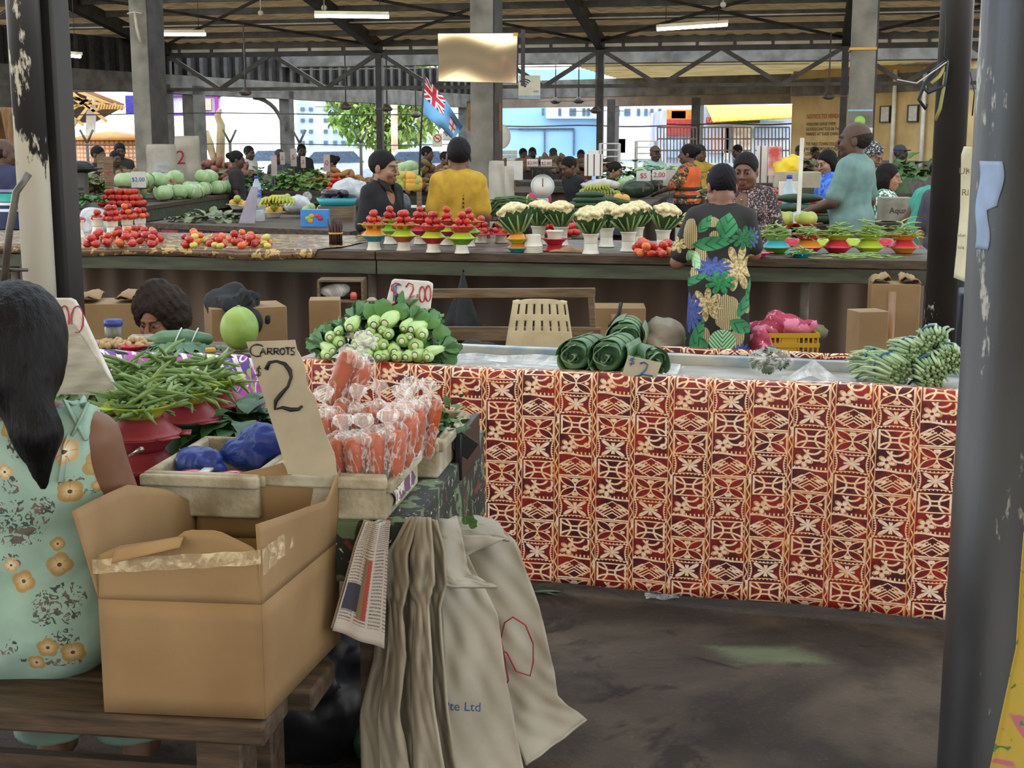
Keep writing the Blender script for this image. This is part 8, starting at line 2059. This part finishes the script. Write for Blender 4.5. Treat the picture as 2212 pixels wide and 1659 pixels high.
mb=MB(); mb.grid(lambda s,v:q0.lerp(q1,s).lerp(p0.lerp(p1,s),v)+V((0,-.05*math.sin(s*90),0)),180,4); part('awning',mb,ya,t,solid=.05)
# bars of the market's street front
gb=M('grille','8f867e','756c64',.5)  # bar colour lightened to look washed out by the outdoor haze
for i,(x0,x1) in enumerate(((1515,1560),(1560,1622),(1630,1705),(1420,1505))):
    t=thing('window_grille',('barred grille panel under the small red signboard','barred grille panel beside the dark post','barred grille panel against the cream wall','barred grille panel before the red shop')[i],'grille',PY((x0+x1)/2,345,38.5))
    o=t.location.copy(); k=int((x1-x0)/7)
    for j in range(k+1):
        x=x0+(x1-x0)*j/k; mb=MB(); mb.beam(PY(x,275,38.5)-o,PY(x,352,38.5)-o,.03,.03); part('bar',mb,gb,t,False)
    for y in (275,300,325): mb=MB(); mb.beam(PY(x0,y,38.5)-o,PY(x1,y,38.5)-o,.04,.04); part('rail',mb,gb,t,False)
for i,(y,x0,x1,Y) in enumerate(((272,1085,1440,42),(268,1440,1710,38.6),(246,0,1000,30),(312,110,1010,32))):
    mb=MB(); mb.tube([PY(x0+(x1-x0)*k/20,y,Y)+V((0,0,-.02*math.sin(k*.5))) for k in range(21)],.022 if i<2 else .012,5); solo('fence_wire' if i>1 else 'fence_rail',mb,steelg,('rail before the blue building','rail before the shops','upper wire across the left openings','lower wire across the left openings')[i],'wire')
for i,px in enumerate((190,498,648,780)):
    o=PY(px,345,34); t=thing('fence_post',('Y shaped fence post in front of the pavilion','Y shaped fence post in the white opening','Y shaped fence post near the white shirt','Y shaped fence post before the tree')[i],'fence post',V((o.x,34,0)))
    h=PY(px,309,34).z; mb=MB(); mb.tube([(0,0,0),(0,0,h)],.04,6); part('upright',mb,steelg,t)
    for s in (-1,1): mb=MB(); mb.tube([(0,0,h),(s*.16,0,h+.32)],.03,6); part('arm',mb,steelg,t)
# tree
tr_=M('tree_leaf','8fae58','6d9440',.6,sc=1.5); tr2=M('tree_leaf_pale','c2cc7a','a3b45c',.6,sc=1.5)
o=PY(835,345,50); t=thing('tree','bright leafy tree beyond the market behind the flag','tree',V((o.x,50,0)))
for k,(m,n) in enumerate(((tr_,2600),(tr2,1700))):
    mb=MB(); rr=random.Random(k)
    for i in range(n):
        d=V((rr.gauss(0,1),rr.gauss(0,1),rr.gauss(0,1))).normalized()*(rr.random()**.33); c=V((d.x*2.25,d.y*1.6,3.2+d.z*1.9)); a=V((rr.uniform(-1,1),rr.uniform(-1,1),rr.uniform(-1,.4)))
        mb.leaf(c,a,(0,0,1),.3,.09,.3,.1,2)
    f=part('foliage',mb,m,t); f['kind']='stuff'
mb=MB(); mb.tube([(.2,0,0),(.1,0,1.2),(-.2,0,2.6),(-.6,0,3.8)],[.2,.16,.12,.05],8); mb2=mb; part('trunk',mb,M('bark','8a7458','6b5a44',.8),t)
mb=MB(); mb.tube([PY(853,345,46)*V((1,1,0)).x if 0 else V((PY(853,345,46).x,46,0)),PY(851,225,46)],.11,8); solo('street_pole',mb,M('pole_pale','d8c8b0','c89c78',.6,sc=2),'pale street pole with orange stripe before the tree','pole')
# bare twisted trunk and far facades at left
bt=M('trunk_pale','b8a078','94805c',.8,sc=3)
for pts,l in ((((474,443),(478,270),(470,250),(476,235)),'twisted pale tree trunk in the white opening'),(((440,285),(452,310),(462,345),(466,443)),'leaning pale branch beside the concrete post')):
    mb=MB(); mb.tube([PY(x,y,36) for x,y in pts],[.14,.11,.09,.05][:len(pts)],7); solo('dead_tree',mb,bt,l,'tree')
blk('pale_building',640,215,760,345,70,M('apartment','c4cfdc','a5b4c6',.7,sc=.6),'pale multi storey building left of the tree','building',8,[(x,y,x+8,y+8) for x in (650,668,700,720,738) for y in (232,256,280,304)],wg)
blk('pale_building',870,240,915,345,68,M('apartment',''),'narrow pale building behind the tree and flag','building',8,[(x,y,x+6,y+7) for x in (876,890,902) for y in (250,272,294)],wg)
blk('billboard',366,204,478,250,44,M('billboard_white','e8e4ea','d8d0e0',.6),'white billboard with purple frame beyond left columns','billboard',.3,[(366,204,478,209,M('frame_purple','7a3f9c'),'frame'),(366,244,478,250,M('frame_purple',''),'frame'),(366,204,371,250,M('frame_purple',''),'frame'),(465,204,473,250,M('frame_magenta','b03fa8'),'frame'),(430,214,458,238,M('faint_print','d8c8b0','c8b8a8',.6),'print')],None,1)
blk('blue_sign',270,206,292,246,42,M('sign_violet','4a44a8','3a3690',.5),'violet sign board left of the concrete column','sign board',.2,[],None,1)
# timber roofed pavilion
tim=M('pavilion_timber','d0a868','b58a4c',.7,sc=1); timd=M('pavilion_deck','96693a','7d552c',.7,sc=1)
o=PY(198,345,40); t=thing('pavilion','open timber pavilion with trussed roof beyond the left openings','building',V((o.x,40,0)))
R0=lambda x,y,Y=40:PY(x,y,Y)-V((o.x,40,0))
mb=MB(); mb.add([R0(60,186,40),R0(185,196,40),R0(268,228,40),R0(60,262,44),R0(150,262,44),R0(205,262,44)],[(0,1,4,3),(1,2,5,4)]); part('roof_deck',mb,timd,t,False,solid=.1)
for a,b in (((113,200),(198,220)),((113,240),(198,222)),((198,222),(268,231)),((150,196),(230,262)),((113,262),(190,215)),((198,222),(150,282)),((198,240),(250,225)),((130,195),(195,235)),((170,198),(265,236)),((113,225),(180,270)),((198,218),(113,210))):
    mb=MB(); mb.beam(R0(*a,39.6),R0(*b,39.6),.08,.08); part('truss_member',mb,tim,t,False)
mb=MB(); mb.beam(R0(198,210),R0(192,425),.22,.22); part('white_post',mb,white,t,False)
for k in range(10):
    mb=MB(); mb.beam(R0(215+6*k,224+k*.5,39.5),R0(212+6*k,236,39.5),.05,.05); part('slat',mb,tim,t,False)
o=PY(245,345,37); t=thing('orange_hut','round hut with orange tiled roof beyond the left openings','hut',V((o.x,37,0)))
zt=PY(245,284,37).z; ze=PY(245,303,37).z; w=1.05
mb=MB(); mb.lathe([(1.25,ze),(.6,ze+(zt-ze)*.75),(.1,zt),(0,zt)],28); part('roof',mb,M('hut_roof','c88a4a','ad713a',.7,sc=3),t)
def lattice():
    m,p,_=newmat('hut_lattice'); x,y,z=sep(coord()); th=xatan2(y,x); f=xlt(xabs(xsin(th*30.)*xsin(z*28.)),.45); lk(mixc(f,C('d0a070'),C('a8663c')).v,p.inputs['Base Color']); return m
mb=MB(); mb.lathe([(1.15,0),(1.15,ze)],28); part('wall',mb,lattice(),t)
# parked cars
def car(px,py,Y,c,label):
    o=PY(px,py,Y); t=thing('parked_car',label,'car',V((o.x,Y,0)))
    mb=MB(); pr=[(-1.9,.35),(-1.9,.8),(-1.1,.9),(-.7,1.4),(.8,1.42),(1.3,.95),(1.9,.85),(1.95,.35)]; mb.prism([V((x,-.8,z)) for x,z in pr],(0,1.6,0)); part('body',mb,col('car'+c,c,.3),t,False,bev=.06)
    mb=MB(); mb.prism([V((x,-.82,z)) for x,z in ((-.95,.95),(-.6,1.32),(.7,1.34),(1.05,.98))],(0,.02,0)); part('window',mb,wg,t,False)
    for x in (-1.2,1.25):
        mb=MB(); mb.lathe([(0,-.1),(.3,-.1),(.33,0),(.3,.1),(0,.1)],20,(x,-.75,.33),0,rotm(PI/2,0,0)); part('wheel',mb,black,t)
car(725,340,46.5,'dfe4e8','white parked car left of the tree trunk'); car(905,340,46,'c8d2dc','silver parked car under the tree'); car(600,340,52,'e4e4e4','white parked car in the bright opening'); car(150,330,46,'8fa8c8','blue parked car under the pavilion')
# brown fan palm trunk at the left edge
mb=MB(); mb.grid(lambda s,q:PY(-40+62*s*(1-.0*q)+q*30*s,232+100*q,20)+V((0,.1*math.sin(s*14),0)),24,10); solo('woven_screen',mb,M('brown_matting','8a6844','6b4e30',.8,sc=6,stretch=(8,1,1)),'brown woven matting hanging at the far left edge','matting',solid=.03)
for st in (TS,CF,BK,POT,BC,BF,CB): st.clean()
